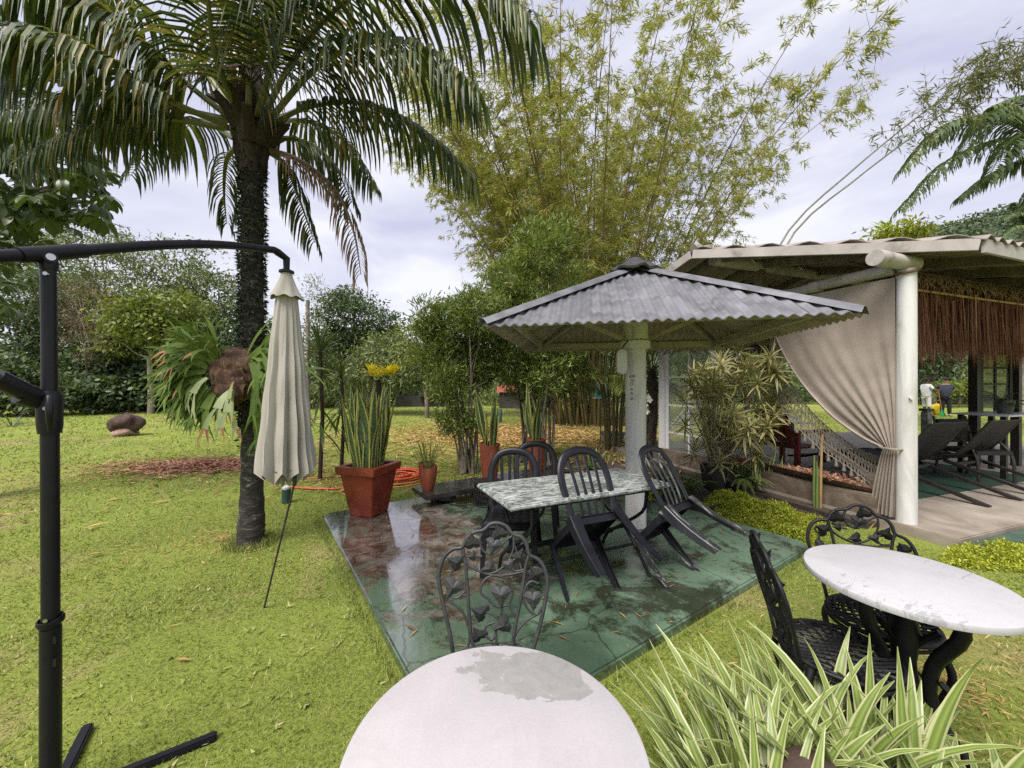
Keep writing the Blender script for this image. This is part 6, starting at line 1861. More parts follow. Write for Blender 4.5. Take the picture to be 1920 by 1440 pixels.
SV = [strap_mesh(1.0, .105, .12, .6, 1, wav=.05), strap_mesh(1.0, .092, .05, -.5, 2, wav=.08), strap_mesh(1.0, .115, .2, .9, 3, wav=-.06), strap_mesh(1.0, .085, .08, 1.4, 4, wav=.1), strap_mesh(1.0, .098, -.06, 1.0, 5, wav=-.09)]
strap_plant('snake_plant', 'tall dense yellow-edged snake plant in the square red planter', 'plant', (-1.60, 4.31, SZ + .50), SV, M['sansevieria_leaf'], 110, .175, (.0, .2), (.5, .96), 'snake plants', 1, 1)
strap_plant('snake_plant', 'snake plant with upright striped leaves in the tall streaked pot', 'plant', PT1 + Vector((0, 0, .38)), SV, M['sansevieria_leaf'], 13, .075, (.02, .22), (.55, .85), 'snake plants', 2, 1)
strap_plant('snake_plant', 'snake plant rising behind the rearmost plastic chair', 'plant', PT2 + Vector((0, 0, .38)), SV, M['sansevieria_leaf'], 15, .08, (.02, .25), (.55, .95), 'snake plants', 3, 1)
SW = [strap_mesh(.62, .055, .25, 2.6, 11, wav=.22), strap_mesh(.66, .05, -.15, 3.2, 12, wav=-.28), strap_mesh(.58, .06, .3, 2.0, 13, wav=.3)]
strap_plant('snake_plant', 'wavy twisted snake plant in front of the terrace curb', 'plant', G(1432, 926), SW, M['sansevieria_leaf'], 11, .14, (.0, .25), (.75, 1.15), 'snake plants', 4, 1)
AGV = [strap_mesh(.55, .06, .35, .4, 21), strap_mesh(.5, .05, .5, -.3, 22)]
strap_plant('agave_plant', 'small dark pointed rosette plant by the stick edging', 'plant', G(1112, 872), AGV, M['agave_leaf'], 7, .06, (.1, .7), (.6, 1.0), None, 5)
# spiky grass in the broken pot
RD = [strap_mesh(.42, .011, .5, .3, 31, n=8), strap_mesh(.5, .010, .9, -.3, 32, n=8), strap_mesh(.36, .012, .2, .2, 33, n=8)]
strap_plant('potted_grass', 'thin arching grass growing from the broken terracotta pot', 'plant', PB + Vector((0, 0, .24)), RD, M['reed_leaf'], 46, .07, (.0, .6), (.6, 1.25), None, 6)
# column cactus-like stalks
p0 = G(1533, 960)
cc = thing('cylinder_snake_plant', 'cluster of tall round green stalks standing by the terrace curb', 'plant', p0)
for k in range(5):
    mb = MB(); a = k * 1.3
    x, y = .03 * math.cos(a), .03 * math.sin(a); h = (.62, .58, .66, .5, .92)[k]
    mb.tube([(x, y, 0), (x * 1.1, y * 1.1, h * .5), (x * 1.3 + .01, y * 1.2, h)], [.016, .0155, .008], 8)
    mb.build('stalk', M['agave_leaf'] if k < 4 else M['cane'], cc, sm=60)
# yellow bromeliad on a dark stem behind the planter
yb = thing('yellow_bromeliad', 'bright yellow spiky bromeliad flower heads above the red planter', 'plant', (-1.72, 4.95, 0))
mb = MB(); mb.tube([(0, 0, 0), (.02, 0, .8), (.0, 0, 1.55)], [.05, .04, .035], 8); mb.build('stem', M['fibre'], yb, sm=60)
yl = strap_mesh(.17, .032, .7, .2, 41, n=6); yl.materials.append(M['yellow_petal'])
for c in ((-.10, 0, 1.63), (.13, .0, 1.61), (.02, -.05, 1.59), (.20, 0, 1.62)):
    for k in range(20):
        o = link('petal', yl, None, yb, c)
        o.rotation_euler = (Matrix.Rotation(rng.uniform(0, 6.28), 3, 'Z') @ Matrix.Rotation(-rng.uniform(.05, 1.35), 3, 'X')).to_euler()
# dracaena-like dark yucca heads behind the parasol
yk = strap_mesh(.5, .035, .5, .2, 51, n=7); yk.materials.append(M['palm_leaf'])
for (px, py, d, h, lab) in ((600, 660, 6.0, .0, 'dark spiky yucca head just right of the parasol'), (640, 705, 6.6, 0, 'second smaller spiky yucca left of the yellow flowers')):
    c = W(px, py, d); yt = thing('yucca', lab, 'plant', (c.x, c.y, 0), 0, 'spiky yuccas behind the parasol')
    mb = MB(); mb.tube([(0, 0, 0), (.04, 0, c.z * .5), (0, 0, c.z)], [.034, .03, .028], 8); mb.build('trunk', M['fibre'], yt, sm=60)
    for k in range(46):
        o = link('leaf', yk, None, yt, (0, 0, c.z))
        o.rotation_euler = (Matrix.Rotation(rng.uniform(0, 6.28), 3, 'Z') @ Matrix.Rotation(-rng.uniform(.1, 2.0), 3, 'X')).to_euler()
    for k in range(26):
        o = link('leaf', yk, None, yt, (0, 0, c.z * rng.uniform(.35, .9)))
        o.rotation_euler = (Matrix.Rotation(rng.uniform(0, 6.28), 3, 'Z') @ Matrix.Rotation(-rng.uniform(1.2, 2.5), 3, 'X')).to_euler(); o.scale = (1.2, 1.2, 1.2)

# ================================================================== variegated flax lilies in the foreground
FX = [strap_mesh(.62, .044, .75, .3, 61), strap_mesh(.66, .042, 1.1, -.4, 62), strap_mesh(.58, .048, .6, .5, 63), strap_mesh(.7, .030, 1.2, .2, 64), strap_mesh(.55, .046, 1.0, -.2, 65), strap_mesh(.6, .034, .35, -.5, 66), strap_mesh(.64, .03, 1.6, .3, 67)]
for k, (x, y, n, r_, lab) in enumerate([(.77, 1.28, 105, .16, 'striped flax lily clump leaning over the slab edge'), (1.00, 1.30, 110, .16, 'largest striped flax lily clump behind the clay stone'), (.70, 1.00, 80, .13, 'striped flax lily clump beside the near white table'), (1.16, 1.13, 95, .15, 'striped flax lily clump below the right-hand table'), (1.32, .98, 46, .13, 'striped flax lily clump in the bottom right corner of the bed')]):
    fl = strap_plant('flax_lily', lab, 'plant', (x, y, 0), FX, M['flax_leaf'], n, r_, (.02, 1.0) if k != 4 else (.3, 1.25), (.55, 1.0), 'variegated flax lilies in the foreground', 70 + k, 1)
    fl.scale = ((.92,) * 3, (1.02,) * 3, (1.0,) * 3, (1.1,) * 3, (1.05,) * 3)[k]
# dark clay stone with a leaf relief
cs = thing('clay_stone', 'dark brown rounded stone with a green fern-leaf pattern among the flax lilies', 'stone', (.885, 1.135, 0), R(20))
mb = MB(); mb.lathe([(.10, -.02), (.14, .06), (.15, .16), (.13, .28), (.09, .35), (.04, .375), (.002, .38)], 28, wob=lambda a, z: 1 + .08 * math.sin(2 * a + 1) + .04 * math.sin(5 * a + z * 12))
mb.build('stone_body', M['clay_dark'], cs, sm=70)
lfm = MB(); n = 8
lfm._add([(.5 * math.cos(2 * math.pi * j / n), math.sin(2 * math.pi * j / n), .0) for j in range(n)], [tuple(range(n))]); lme = lfm.mesh('relief')
for k in range(13):
    t = k / 12; a0 = -1.9 + .9 * t
    for s in (-1, 1):
        zz = .17 + .13 * t
        rr_ = .150 - .30 * max(0, zz - .17) ** 1.1 * 1.2
        p = Vector((rr_ * math.cos(a0 + s * .12), rr_ * math.sin(a0 + s * .12), zz + .02 * s))
        o = link('leaf_relief', lme, M['leaf_relief'], cs, p * 1.045)
        nn = Vector((p.x, p.y, .06)).normalized(); o.rotation_euler = nn.to_track_quat('Z', 'Y').to_euler(); o.scale = (.022, .016, .02)

# ================================================================== song-of-india dracaena in a black pot
DB = G(1338, 918)
dp = pot('black_pot', 'black plant pot holding the variegated dracaena', DB, [(.13, 0), (.15, .1), (.17, .3), (.18, .36)], M['black_edge'])
dr = thing('variegated_dracaena', 'big bushy dracaena with cream-striped leaf rosettes in front of the porch', 'plant', DB + Vector((0, 0, .28)))
def rosette(seed, n=22, L=.23, w=.023):
    rr = random.Random(seed); mb = MB()
    for k in range(n):
        a = k * 2.4; el = 1.25 - 1.75 * k / n
        d = Vector((math.cos(a) * math.cos(el), math.sin(a) * math.cos(el), math.sin(el)))
        p = Vector((0, 0, .05 - .10 * k / n)); pts = [p.copy()]; l_ = L * rr.uniform(.8, 1.1)
        for j in range(5):
            d = (d + Vector((0, 0, -.13))).normalized(); p = p + d * (l_ / 5); pts.append(p.copy())
        mb.blade(pts, [w * .7, w, w, w * .85, w * .5, w * .06], fold=.3)
    me = mb.mesh('rosette'); smooth(me, 80); me.materials.append(M['dracaena_leaf']); return me
RS = [rosette(k) for k in range(4)]
stems = MB(); tips = []
rr = random.Random(9)
for k in range(66):
    a = rr.uniform(0, 6.28); q = rr.random() ** .4
    tgt = W(1375 + 95 * q * math.cos(a), 755 + 105 * q * math.sin(a) * (1 if math.sin(a) < 0 else 1.15), DB.y + rr.uniform(-.45, .35)) - dr.location
    tips.append(tgt)
    if True:
        stems.tube(curve([(rr.uniform(-.06, .06), rr.uniform(-.06, .06), 0), tgt * .5 + Vector((0, 0, .1)), tgt], 8), [.012 - .0011 * i for i in range(8)], 5)
for k, (px, py) in enumerate(((1440, 672), (1400, 690), (1455, 700), (1420, 720), (1330, 835), (1350, 870), (1300, 850), (1285, 800), (1320, 810), (1455, 780), (1430, 800))):
    tips.append(W(px, py, DB.y - .45) - dr.location)
stems.build('stems', M['shrub_stem'], dr, sm=60)
for k, tgt in enumerate(tips):
    o = link('leaf_rosette', RS[k % 4], None, dr, tgt)
    o.rotation_euler = (rr.gauss(0, .45), rr.gauss(0, .45), rr.uniform(0, 6.28)); s = rr.uniform(.8, 1.2); o.scale = (s, s, s)

# ================================================================== golden ground cover
def cover(name, label, quads, n, hgt, seed):
    r_ = np.random.default_rng(seed); P = []
    A, B, C, D = [np.array(q[:2]) for q in quads]
    u = r_.random(n); v = r_.random(n)
    xy = (A[None] * ((1 - u) * (1 - v))[:, None] + B[None] * (u * (1 - v))[:, None] + C[None] * (u * v)[:, None] + D[None] * ((1 - u) * v)[:, None])
    edge = np.minimum(np.minimum(u, 1 - u), np.minimum(v, 1 - v)) * 4
    h = hgt * np.clip(edge, .15, 1) * (.62 + .38 * np.sin(xy[:, 0] * 15 + np.sin(xy[:, 1] * 7)) * np.sin(xy[:, 1] * 13 + 1))
    z = h * r_.uniform(.15, 1.0, n) ** .5
    pos = np.concatenate([xy, z[:, None]], 1)
    # sprig clumps of tiny leaves
    cl = 9
    P = np.repeat(pos, cl, 0) + r_.normal(0, .016, (n * cl, 3)); m = len(P)
    d = r_.normal(0, .8, (m, 3)) + np.array([0, 0, .35])
    o = link(name, np_mesh(name, [leaves(P, d, r_.normal(0, .5, (m, 3)) + np.array([0, 0, .8]), r_.uniform(.018, .036, m), r_.uniform(.009, .016, m), 'dia')]), M['golden_leaf'])
    return tag(o, label, 'ground cover', kind='stuff')
cover('golden_creeper', 'golden-green creeping ground cover along the slab beside the porch', [G(1305, 962), G(1525, 1030), G(1555, 985), G(1345, 922)], 4200, .19, 1)
cover('golden_creeper', 'golden-green ground cover by the column foot behind the tipped chair', [G(1205, 950), G(1260, 950), G(1265, 915), G(1215, 915)], 800, .14, 2)
cover('golden_creeper', 'golden-green ground cover patch on the lawn below the painted kerb', [G(1765, 1062), G(1935, 1075), G(1950, 1022), G(1790, 1030)], 2200, .09, 3)
# dark edging of the bed
eg = thing('bed_edging', 'black rotten timber edging along the golden ground cover', 'edging', (0, 0, 0))
a, b = S(3.56, -.4, 0), S(3.56, 2.35, 0)
mb = MB(); mb.bar(a + Vector((0, 0, .05)), b + Vector((0, 0, .05)), .06, .12, up=(0, 0, 1)); mb.build('edging_board', M['black_edge'], eg, bevel=.01)
mb = MB(); a2 = b + E1 * .035; mb.bar(a2 + Vector((0, 0, .045)), a2 + E1 * .32 + Vector((0, 0, .045)), .05, .10, up=(0, 0, 1)); mb.build('edging_board', M['black_edge'], eg, bevel=.01)
# bed soil sheet
mb = MB()
pl_ = [S(3.56, -1.5, 0), S(3.56, 2.36, 0), S(3.9, 2.36, 0), HP(-.31, .2, 0), HP(-.31, 3.9, 0)]
mb._add([(p.x, p.y, .006) for p in pl_], [(0, 1, 2, 3, 4)]); o = mb.build('planting_bed', M['soil'])
tag(o, kind='structure')

# ================================================================== ferns and jungle cactus in the bed
def fern(name, label, loc, n, L, mat, seed, group=None, el=(.3, 1.2), pw=.05):
    rr = random.Random(seed); t = thing(name, label, 'fern', loc, 0, group)
    for k in range(n):
        a = rr.uniform(0, 6.28); e_ = rr.uniform(*el); d = Vector((math.cos(a) * math.cos(e_), math.sin(a) * math.cos(e_), math.sin(e_)))
        p = Vector((0, 0, 0)); pts = [p.copy()]; l_ = L * rr.uniform(.7, 1.1)
        for j in range(9):
            d = (d + Vector((0, 0, -.13))).normalized(); p = p + d * (l_ / 9); pts.append(p.copy())
        mb = MB(); mb.tube(pts, [.004] * 9 + [.001], 4)
        for j in range(1, 30):
            f = j / 30 * 9; i = min(int(f), 8); q = pts[i].lerp(pts[i + 1], f - i); tn = (pts[i + 1] - pts[i]).normalized()
            s_, u_ = frame_axes(tn); wl_ = pw * math.sin(math.pi * (j / 30) ** .7) * 1.6 + .008
            for sg in (-1, 1):
                e2 = q + s_ * (sg * wl_) + tn * (wl_ * .35) - Vector((0, 0, wl_ * .2))
                mb.blade([q, q.lerp(e2, .5), e2], [.010, .012, .002])
        mb.build('frond', M[mat], t)
    return t
fern('sword_fern', 'bright green fern behind the white pavilion column', G(1240, 925) + Vector((0, 0, .12)), 22, .62, 'fern_leaf', 1, 'ferns in the planting bed')
fern('sword_fern', 'darker fern at the foot of the dracaena pot', G(1275, 940) + Vector((0, 0, .08)), 16, .5, 'fern_leaf', 2, 'ferns in the planting bed')
fern('asparagus_fern', 'thin dark trailing plant hanging over the black pot', G(1395, 925) + Vector((0, 0, .20)), 26, .42, 'mid_leaf', 3, None, (.0, 1.3), .02)
fern('asparagus_fern', 'thin feathery fern tuft under the granite table end', G(1105, 880) + Vector((0, 0, .02)), 14, .4, 'fern_leaf', 4, None, (.4, 1.3), .025)
# tree fern / cycad with dark shaggy trunk behind the column
c0 = Vector(((1222 - 960) / FPX * 7.4, 7.4, 0))
cy = thing('tree_fern', 'slim tree fern with a black shaggy trunk between column and white post', 'tree fern', c0)
mb = MB(); tk = curve([(-.10, 0, 0), (-.03, 0, .5), (.03, 0, 1.1), (.0, 0, 1.75)], 20); mb.tube(tk, [.085, .09] + [.085 + .01 * math.sin(i) for i in range(18)], 12); mb.build('trunk', M['fibre'], cy, sm=60)
n = 1500; idx = rng.integers(0, 20, n); base = np.array([tuple(tk[i]) for i in idx]); a = rng.uniform(0, 6.28, n)
outv = np.stack([np.cos(a), np.sin(a), rng.normal(-.2, .3, n)], 1)
o = link('shag', np_mesh('shag', [leaves(base + outv * .07 + np.stack([0 * a, 0 * a, rng.uniform(-.05, .05, n)], 1), outv, rng.normal(0, 1, (n, 3)), .06, .012, 'dia')]), M['fibre'], cy); o['kind'] = 'stuff'
for k in range(13):
    a = k * 2 * math.pi / 13 + .2; e_ = 1.1 if k % 2 else .75
    d = Vector((math.cos(a) * math.cos(e_), math.sin(a) * math.cos(e_), math.sin(e_)))
    P = [Vector((0, 0, 1.72)), Vector((0, 0, 1.72)) + d * .5, Vector((0, 0, 1.72)) + d * .95 + Vector((0, 0, -.12)), Vector((0, 0, 1.70)) + d * 1.3 + Vector((0, 0, -.45))]
    frond_mesh(P, 34, .22, None, .6, .014, .2, .012, seed=200 + k).build('frond', [M['frond_stalk'], M['lime_leaf']], cy)
# areca palm left of the column
c0 = Vector(((1150 - 960) / FPX * 8.6, 8.6, 0))
ap = thing('areca_palm', 'golden-green areca palm with arching fronds left of the column', 'palm tree', c0)
for k in range(7):
    mb = MB(); a = k * .9; mb.tube([(.15 * math.cos(a), .15 * math.sin(a), 0), (.2 * math.cos(a), .2 * math.sin(a), .9), (.28 * math.cos(a), .28 * math.sin(a), 1.5)], .03, 8); mb.build('stem', M['culm'], ap, sm=60)
for k in range(17):
    a = k * 2.4; e_ = .5 + .6 * ((k * 7) % 5) / 5; b0 = Vector((.2 * math.cos(a), .2 * math.sin(a), 1.2))
    d = Vector((math.cos(a) * math.cos(e_), math.sin(a) * math.cos(e_), math.sin(e_)))
    frond_mesh([b0, b0 + d * .5, b0 + d * .95 + Vector((0, 0, -.12)), b0 + d * 1.35 + Vector((0, 0, -.5))], 26, .34, None, .7, .022, .25, .014, seed=300 + k).build('frond', [M['frond_stalk'], M['lime_leaf']], ap)

# ================================================================== slender stemmed shrubs behind the slab
def stem_shrub(name, label, base, stems_, blobs_px, d, n, group, mat='shrub_leaf', ls=.11, clump=14):
    t = thing(name, label, 'shrub', base, 0, group)
    rr = random.Random(len(label))
    bl = []
    for (bx, by, rx, ry) in blobs_px:
        c = W(bx, by, d + rr.uniform(-.3, .3)) - base; k = d / FPX
        bl.append(((c.x, c.y, c.z), (rx * k, max(rx * .8, 20) * k, ry * k)))
    P, O = crown_points(bl, n, clump, .07); m = len(P)
    D = O * .5 + rng.normal(0, .55, (m, 3)) + np.array([0, 0, .35])
    me = np_mesh('fol', [leaves(P, D, rng.normal(0, .5, (m, 3)) + np.array([0, 0, .7]), rng.uniform(.7, 1.3, m) * ls, rng.uniform(.14, .22, m) * ls, 'lance')])
    o = link('foliage', me, M[mat], t); o['kind'] = 'stuff'
    for k in range(stems_):
        c = Vector(bl[k % len(bl)][0]); r_ = bl[k % len(bl)][1]
        e_ = c + Vector((rr.uniform(-.7, .7) * r_[0], rr.uniform(-.7, .7) * r_[1], rr.uniform(-.2, .8) * r_[2]))
        s = Vector((rr.uniform(-.14, .14), rr.uniform(-.12, .12), -.03))
        mid = s.lerp(e_, .5) + Vector((rr.uniform(-.1, .1), rr.uniform(-.1, .1), .1)); mid.x = s.x + (mid.x - s.x) * .7
        mb = MB(); mb.tube(curve([s, mid, e_], 9), [rr.uniform(.016, .03) * (1 - .095 * i) for i in range(9)], 6)
        for q in range(4):
            u = mid.lerp(e_, .25 * q); w_ = u + Vector((rr.uniform(-.4, .4), rr.uniform(-.3, .3), rr.uniform(.1, .5)))
            mb.tube([u, u.lerp(w_, .5), w_], [.006, .004, .002], 4)
        mb.build('stem', M['shrub_stem'], t, sm=60)
    return t
g_s = 'slender stemmed shrubs behind the slab'
stem_shrub('stem_shrub', 'bushy shrub with many thin stems left of the tall streaked pot', G(880, 888), 16, [(850, 620, 52, 50), (900, 590, 50, 45), (880, 690, 50, 45), (840, 720, 34, 38), (800, 600, 28, 40), (920, 660, 40, 50), (855, 790, 36, 24), (815, 660, 34, 40)], 6.5, 17000, g_s)
stem_shrub('stem_shrub', 'taller shrub with crooked stems behind the pavilion roof corner', G(1022, 872), 14, [(1010, 470, 52, 55), (960, 530, 50, 45), (1060, 530, 46, 50), (1000, 590, 70, 45), (930, 560, 40, 40), (1050, 440, 34, 34), (985, 640, 60, 40), (1060, 640, 50, 45), (1020, 700, 55, 40), (960, 690, 40, 40)], 7.2, 20000, g_s)
stem_shrub('stem_shrub', 'dark shrub foliage just under the left pavilion eave', G(985, 868), 8, [(965, 700, 34, 50), (1000, 740, 30, 40), (1070, 700, 45, 55)], 7.6, 4200, g_s, 'mid_leaf')

# ================================================================== small garden things
# stump-like rock on the left lawn
p = G(236, 817)
rk = thing('lawn_rock', 'brown rock with a pale pinkish foot on the left lawn', 'rock', p)
def lump(r_, z, seed, n=22, m=12):
    rr = random.Random(seed); mb = MB(); vs = []
    ph = [rr.uniform(0, 6) for _ in range(6)]
    for i in range(m + 1):
        t = math.pi * i / m
        for j in range(n):
            a = 2 * math.pi * j / n
            q = 1 + .16 * math.sin(2 * a + ph[0] + 2 * t) + .10 * math.sin(3 * a + ph[1]) * math.sin(3 * t) + .06 * math.sin(7 * a + ph[2]) + .05 * math.sin(5 * t + ph[3] + 4 * a)
            vs.append((r_[0] * q * math.sin(t) * math.cos(a), r_[1] * q * math.sin(t) * math.sin(a), z + r_[2] * q * math.cos(t)))
    fs = [(i * n + j, (i + 1) * n + j, (i + 1) * n + (j + 1) % n, i * n + (j + 1) % n) for i in range(m) for j in range(n)]
    mb._add(vs, fs); return mb
lump((.40, .30, .27), .36, 9).build('rock_top', M['rock_brown'], rk, sm=60)
lump((.30, .28, .17), .10, 8).build('rock_foot', M['rock_pink'], rk, sm=60)
lb_ = G(15, 800)
cyl = strap_mesh(.9, .05, 1.0, .2, 81, n=8)
strap_plant('small_cycad', 'small dark cycad growing at the left border of the lawn', 'plant', lb_ + Vector((0, .1, .0)), [cyl], M['dark_leaf'], 22, .08, (.3, 1.6), (.6, 1.0), None, 82)
# pale post behind the parasol
p = Vector(((577 - 960) / FPX * 6.2, 6.2, 0)); mb = MB(); mb.tube([(0, 0, 0), (0, 0, 2.85)], .03, 10)
o = mb.build('thin_post', M['pale_bark'], sm=60); o.location = p; tag(o, 'thin pale wooden post standing behind the closed parasol', 'post')
# green bollard
p = G(938, 793); o = MB().lathe([(.06, 0), (.06, .52), (.04, .55)], 14).build('garden_bollard', M['green_pipe'], sm=40); o.location = p; tag(o, 'dark green bollard on the lawn between the two shrubs', 'bollard')
# far low walls and roof
fw = thing('stone_barbecue', 'low dark stone counter with a bench top at the far end of the lawn', 'counter', G(790, 762) )
mb = MB(); mb.box((0, 0, .35), (3.0, .8, .7)); mb.build('counter_base', M['far_wall'], fw, bevel=.03)
mb = MB(); mb.box((.8, -.25, .73), (1.6, 1.2, .08)); mb.build('counter_top', M['bench_stone'], fw)
fr_ = thing('tiled_shelter', 'small far shelter with an orange tiled roof behind the shrubs', 'shelter', W(962, 742, 24) * Vector((1, 1, 0)))
mb = MB(); mb._add([(-1.0, -.6, 1.0), (1.0, -.6, 1.0), (1.0, 0, 1.45), (-1.0, 0, 1.45), (-1.0, .6, 1.0), (1.0, .6, 1.0)], [(0, 1, 2, 3), (3, 2, 5, 4), (0, 3, 4), (1, 5, 2)]); mb.build('roof', M['terracotta_dry'], fr_)
mb = MB(); mb.box((0, 0, .5), (1.7, .9, 1.0)); mb.build('wall', M['far_wall'], fr_)
# stone planter bowl with a green rim
p = G(1150, 832); sb = thing('stone_trough', 'mottled grey stone trough with a pale green rim left of the column', 'planter', p)
mb = MB(); mb.lathe([(.20, 0), (.26, .12), (.28, .24)], 24, wob=lambda a, z: 1 + .06 * math.sin(3 * a) + .05 * math.sin(8 * a + z * 20)); mb.build('trough_body', M['rock_grey'], sb, sm=50)
mb = MB(); mb.lathe([(.27, .24), (.32, .25), (.32, .29), (.25, .295)], 28); mb.build('trough_rim', M['green_pipe'] if False else M['grey_pot'], sb, sm=40)
# stick edging
se = thing('stick_edging', 'row of short brown sticks edging the bed left of the column', 'edging', G(1126, 868))
for k in range(17):
    px = 1078 + k * 6.0 + rng.uniform(-1.5, 1.5); p = G(px, 868 - (k % 3))
    h = rng.uniform(.16, .30)
    o = MB().tube([(0, 0, -.02), (rng.normal(0, .01), 0, h)], [.018, .014], 6).build('stick', M['stick_wood'], se, sm=50); o.location = p - se.location
# turquoise bird house on a thin pole
p = Vector(((1126 - 960) / FPX * 9.6, 9.6, 0)); bz_ = EYE + (720 - 737) / FPX * 9.6
bh = thing('bird_house', 'small turquoise bird house on a pole in front of the bamboo', 'bird house', p)
mb = MB(); mb.tube([(0, 0, 0), (0, 0, bz_ - .13)], .015, 8); mb.build('pole', M['culm'], bh, sm=60)
mb = MB(); mb.box((0, 0, bz_), (.24, .2, .22)); mb.build('box', M['turquoise'], bh)
mb = MB(); mb._add([(-.2, -.16, .09), (.2, -.16, .09), (.2, 0, .24), (-.2, 0, .24), (.2, .16, .09), (-.2, .16, .09)], [(0, 1, 2, 3), (3, 2, 4, 5), (0, 3, 5), (1, 4, 2)]); o = mb.build('roof', M['grey_pot'], bh); o.location = (0, 0, bz_)
for x in (-.05, .05):
    mb = MB(); mb.tube([(x, -.1, bz_ - .01), (x, -.108, bz_ - .01)], .022, 10); mb.build('entry_hole', M['black_edge'], bh)
mb = MB(); mb.box((0, -.02, bz_ - .12), (.34, .32, .02)); mb.build('tray', M['white_paint'], bh)
# orange slatted bench behind the column
p = Vector(((1212 - 960) / FPX * 8.4, 8.4, 0)); ob = thing('orange_bench', 'orange-brown slatted bench back showing behind the column', 'bench', p, R(15))
for k in range(6):
    mb = MB(); mb.box((0, 0, .42 + .1 * k), (.5, .03, .07)); mb.build('slat', M['orange_wood'], ob)
for x in (-.24, .24):
    mb = MB(); mb.box((x, .03, .47), (.05, .03, .94)); mb.build('leg', M['orange_wood'], ob)
# white orchids tied to the tree fern
oc = thing('white_orchid', 'white orchid flowers clinging to the dark tree-fern trunk', 'flower', Vector(((1214 - 960) / FPX * 7.25, 7.25, .9)))
for c in ((.0, 0, .36), (-.05, 0, .2), (-.02, 0, .08), (.03, -.02, .30)):
    for k in range(5):
        a = k * 1.257; mb = MB(); d_ = Vector((math.cos(a), -.3, math.sin(a)))
        mb.blade([Vector(c), Vector(c) + d_ * .035, Vector(c) + d_ * .06], [.012, .045, .01], Vector((0, -1, 0))); mb.build('petal', M['white_petal'], oc)
mb = MB(); mb.tube([(.1, .08, -.15), (.02, .0, .1), (0, 0, .36)], .006, 5); mb.build('stem', M['shrub_stem'], oc)
# ================================================================== things on the porch
def lounger(label, top, face, group):
    f = Vector((face[0], face[1], 0)).normalized()
    t = thing('wicker_lounger', label, 'lounger', (top[0], top[1], FZ), math.atan2(-f.x, f.y), group)
    prof = curve([(0, -.02, .92), (0, .06, .78), (0, .18, .55), (0, .34, .36), (0, .52, .30), (0, .75, .36), (0, 1.0, .38), (0, 1.35, .24), (0, 1.6, .20)], 46)
    for i in range(45):     # woven bands across
        a, b = prof[i], prof[i + 1]
        if i % 15 == 0: mb = MB()
        for q in (0, .5):
            p = a.lerp(b, q + .25)
            mb.tube([p + Vector((-.27, 0, 0)), p + Vector((-.09, .004, .008)), p + Vector((.09, -.004, -.004)), p + Vector((.27, 0, 0))], .0115, 5)
        if i % 15 == 14: o = mb.build('woven_section', M['wicker_brown'], t, sm=60); o['kind'] = 'stuff'
    for s in (-1, 1):
        mb = MB(); mb.tube([p + Vector((s * .275, 0, 0)) for p in prof], .018, 6); mb.build('side_rail', M['dark_wood'], t, sm=60)
        mb = MB(); mb.bar((s * .25, .40, .30), (s * .26, -.45, .0), .05, .035); mb.build('leg', M['dark_wood'], t)
        mb = MB(); mb.bar((s * .25, .95, .34), (s * .26, 1.35, .0), .05, .035); mb.build('leg', M['dark_wood'], t)
    mb = MB(); mb.bar((-.25, .3, .27), (.25, .3, .27), .04, .04); mb.build('cross_bar', M['dark_wood'], t)
    t.scale = (1.4, 1.1, .98)
    return t
g_lo = 'dark wicker loungers on the porch'
lounger('dark woven wicker lounger nearest the white pillar', (5.60, 4.95), H2, g_lo)
lounger('second dark woven wicker lounger, farther right on the green carpet', (6.75, 5.28), H2, g_lo)
# iron-framed chair at the right edge
ac_ = thing('porch_chair', 'dark framed chair at the right edge behind the second lounger', 'chair', HP(3.25, .75, FZ), HANG + R(160))
for sx in (-1, 1):
    mb = MB(); mb.tube(curve([(sx * .25, .28, 0), (sx * .25, .24, .40), (sx * .25, .0, .62), (sx * .25, -.25, .66)], 12), .018, 6); mb.build('leg', M['dark_wood'], ac_, sm=60)
    mb = MB(); mb.tube([(sx * .25, -.3, 0), (sx * .25, -.22, .42), (sx * .24, -.32, .9)], .018, 6); mb.build('leg', M['dark_wood'], ac_, sm=60)
mb = MB(); mb.box((0, 0, .42), (.52, .52, .06)); mb.build('seat', M['wicker_brown'], ac_, bevel=.01)
mb = MB(); mb.box((0, -.28, .68), (.48, .04, .36)); mb.build('backrest', M['wicker_brown'], ac_, bevel=.01)
# glass-topped dark table with a potted fern behind the loungers
tb = thing('dark_side_table', 'dark table with a pale glass top behind the loungers', 'table', ((1870 - 960) / FPX * 6.0, 6.0, FZ), HANG)
th = EYE + (720 - 776) / FPX * 6.0 - FZ
mb = MB(); mb.box((0, 0, th), (1.1, .6, .02)); mb.build('tabletop', M['white_metal'], tb)
for x in (-.45, .45):
    for y in (-.22, .22):
        mb = MB(); mb.box((x, y, (th - .012) / 2), (.06, .06, th - .014)); mb.build('leg', M['dark_wood'], tb)
fp = Vector(((1884 - 960) / FPX * 5.95, 5.95, FZ + th + .012))
pot('grey_round_pot', 'grey pot standing on the dark table by the window', fp, [(.075, 0), (.095, .1), (.105, .21)], M['grey_pot'])
fern('potted_cycad', 'spreading fern in the grey pot on the dark table', fp + Vector((0, 0, .17)), 16, .36, 'fern_leaf', 12, None, (.2, 1.2), .035)
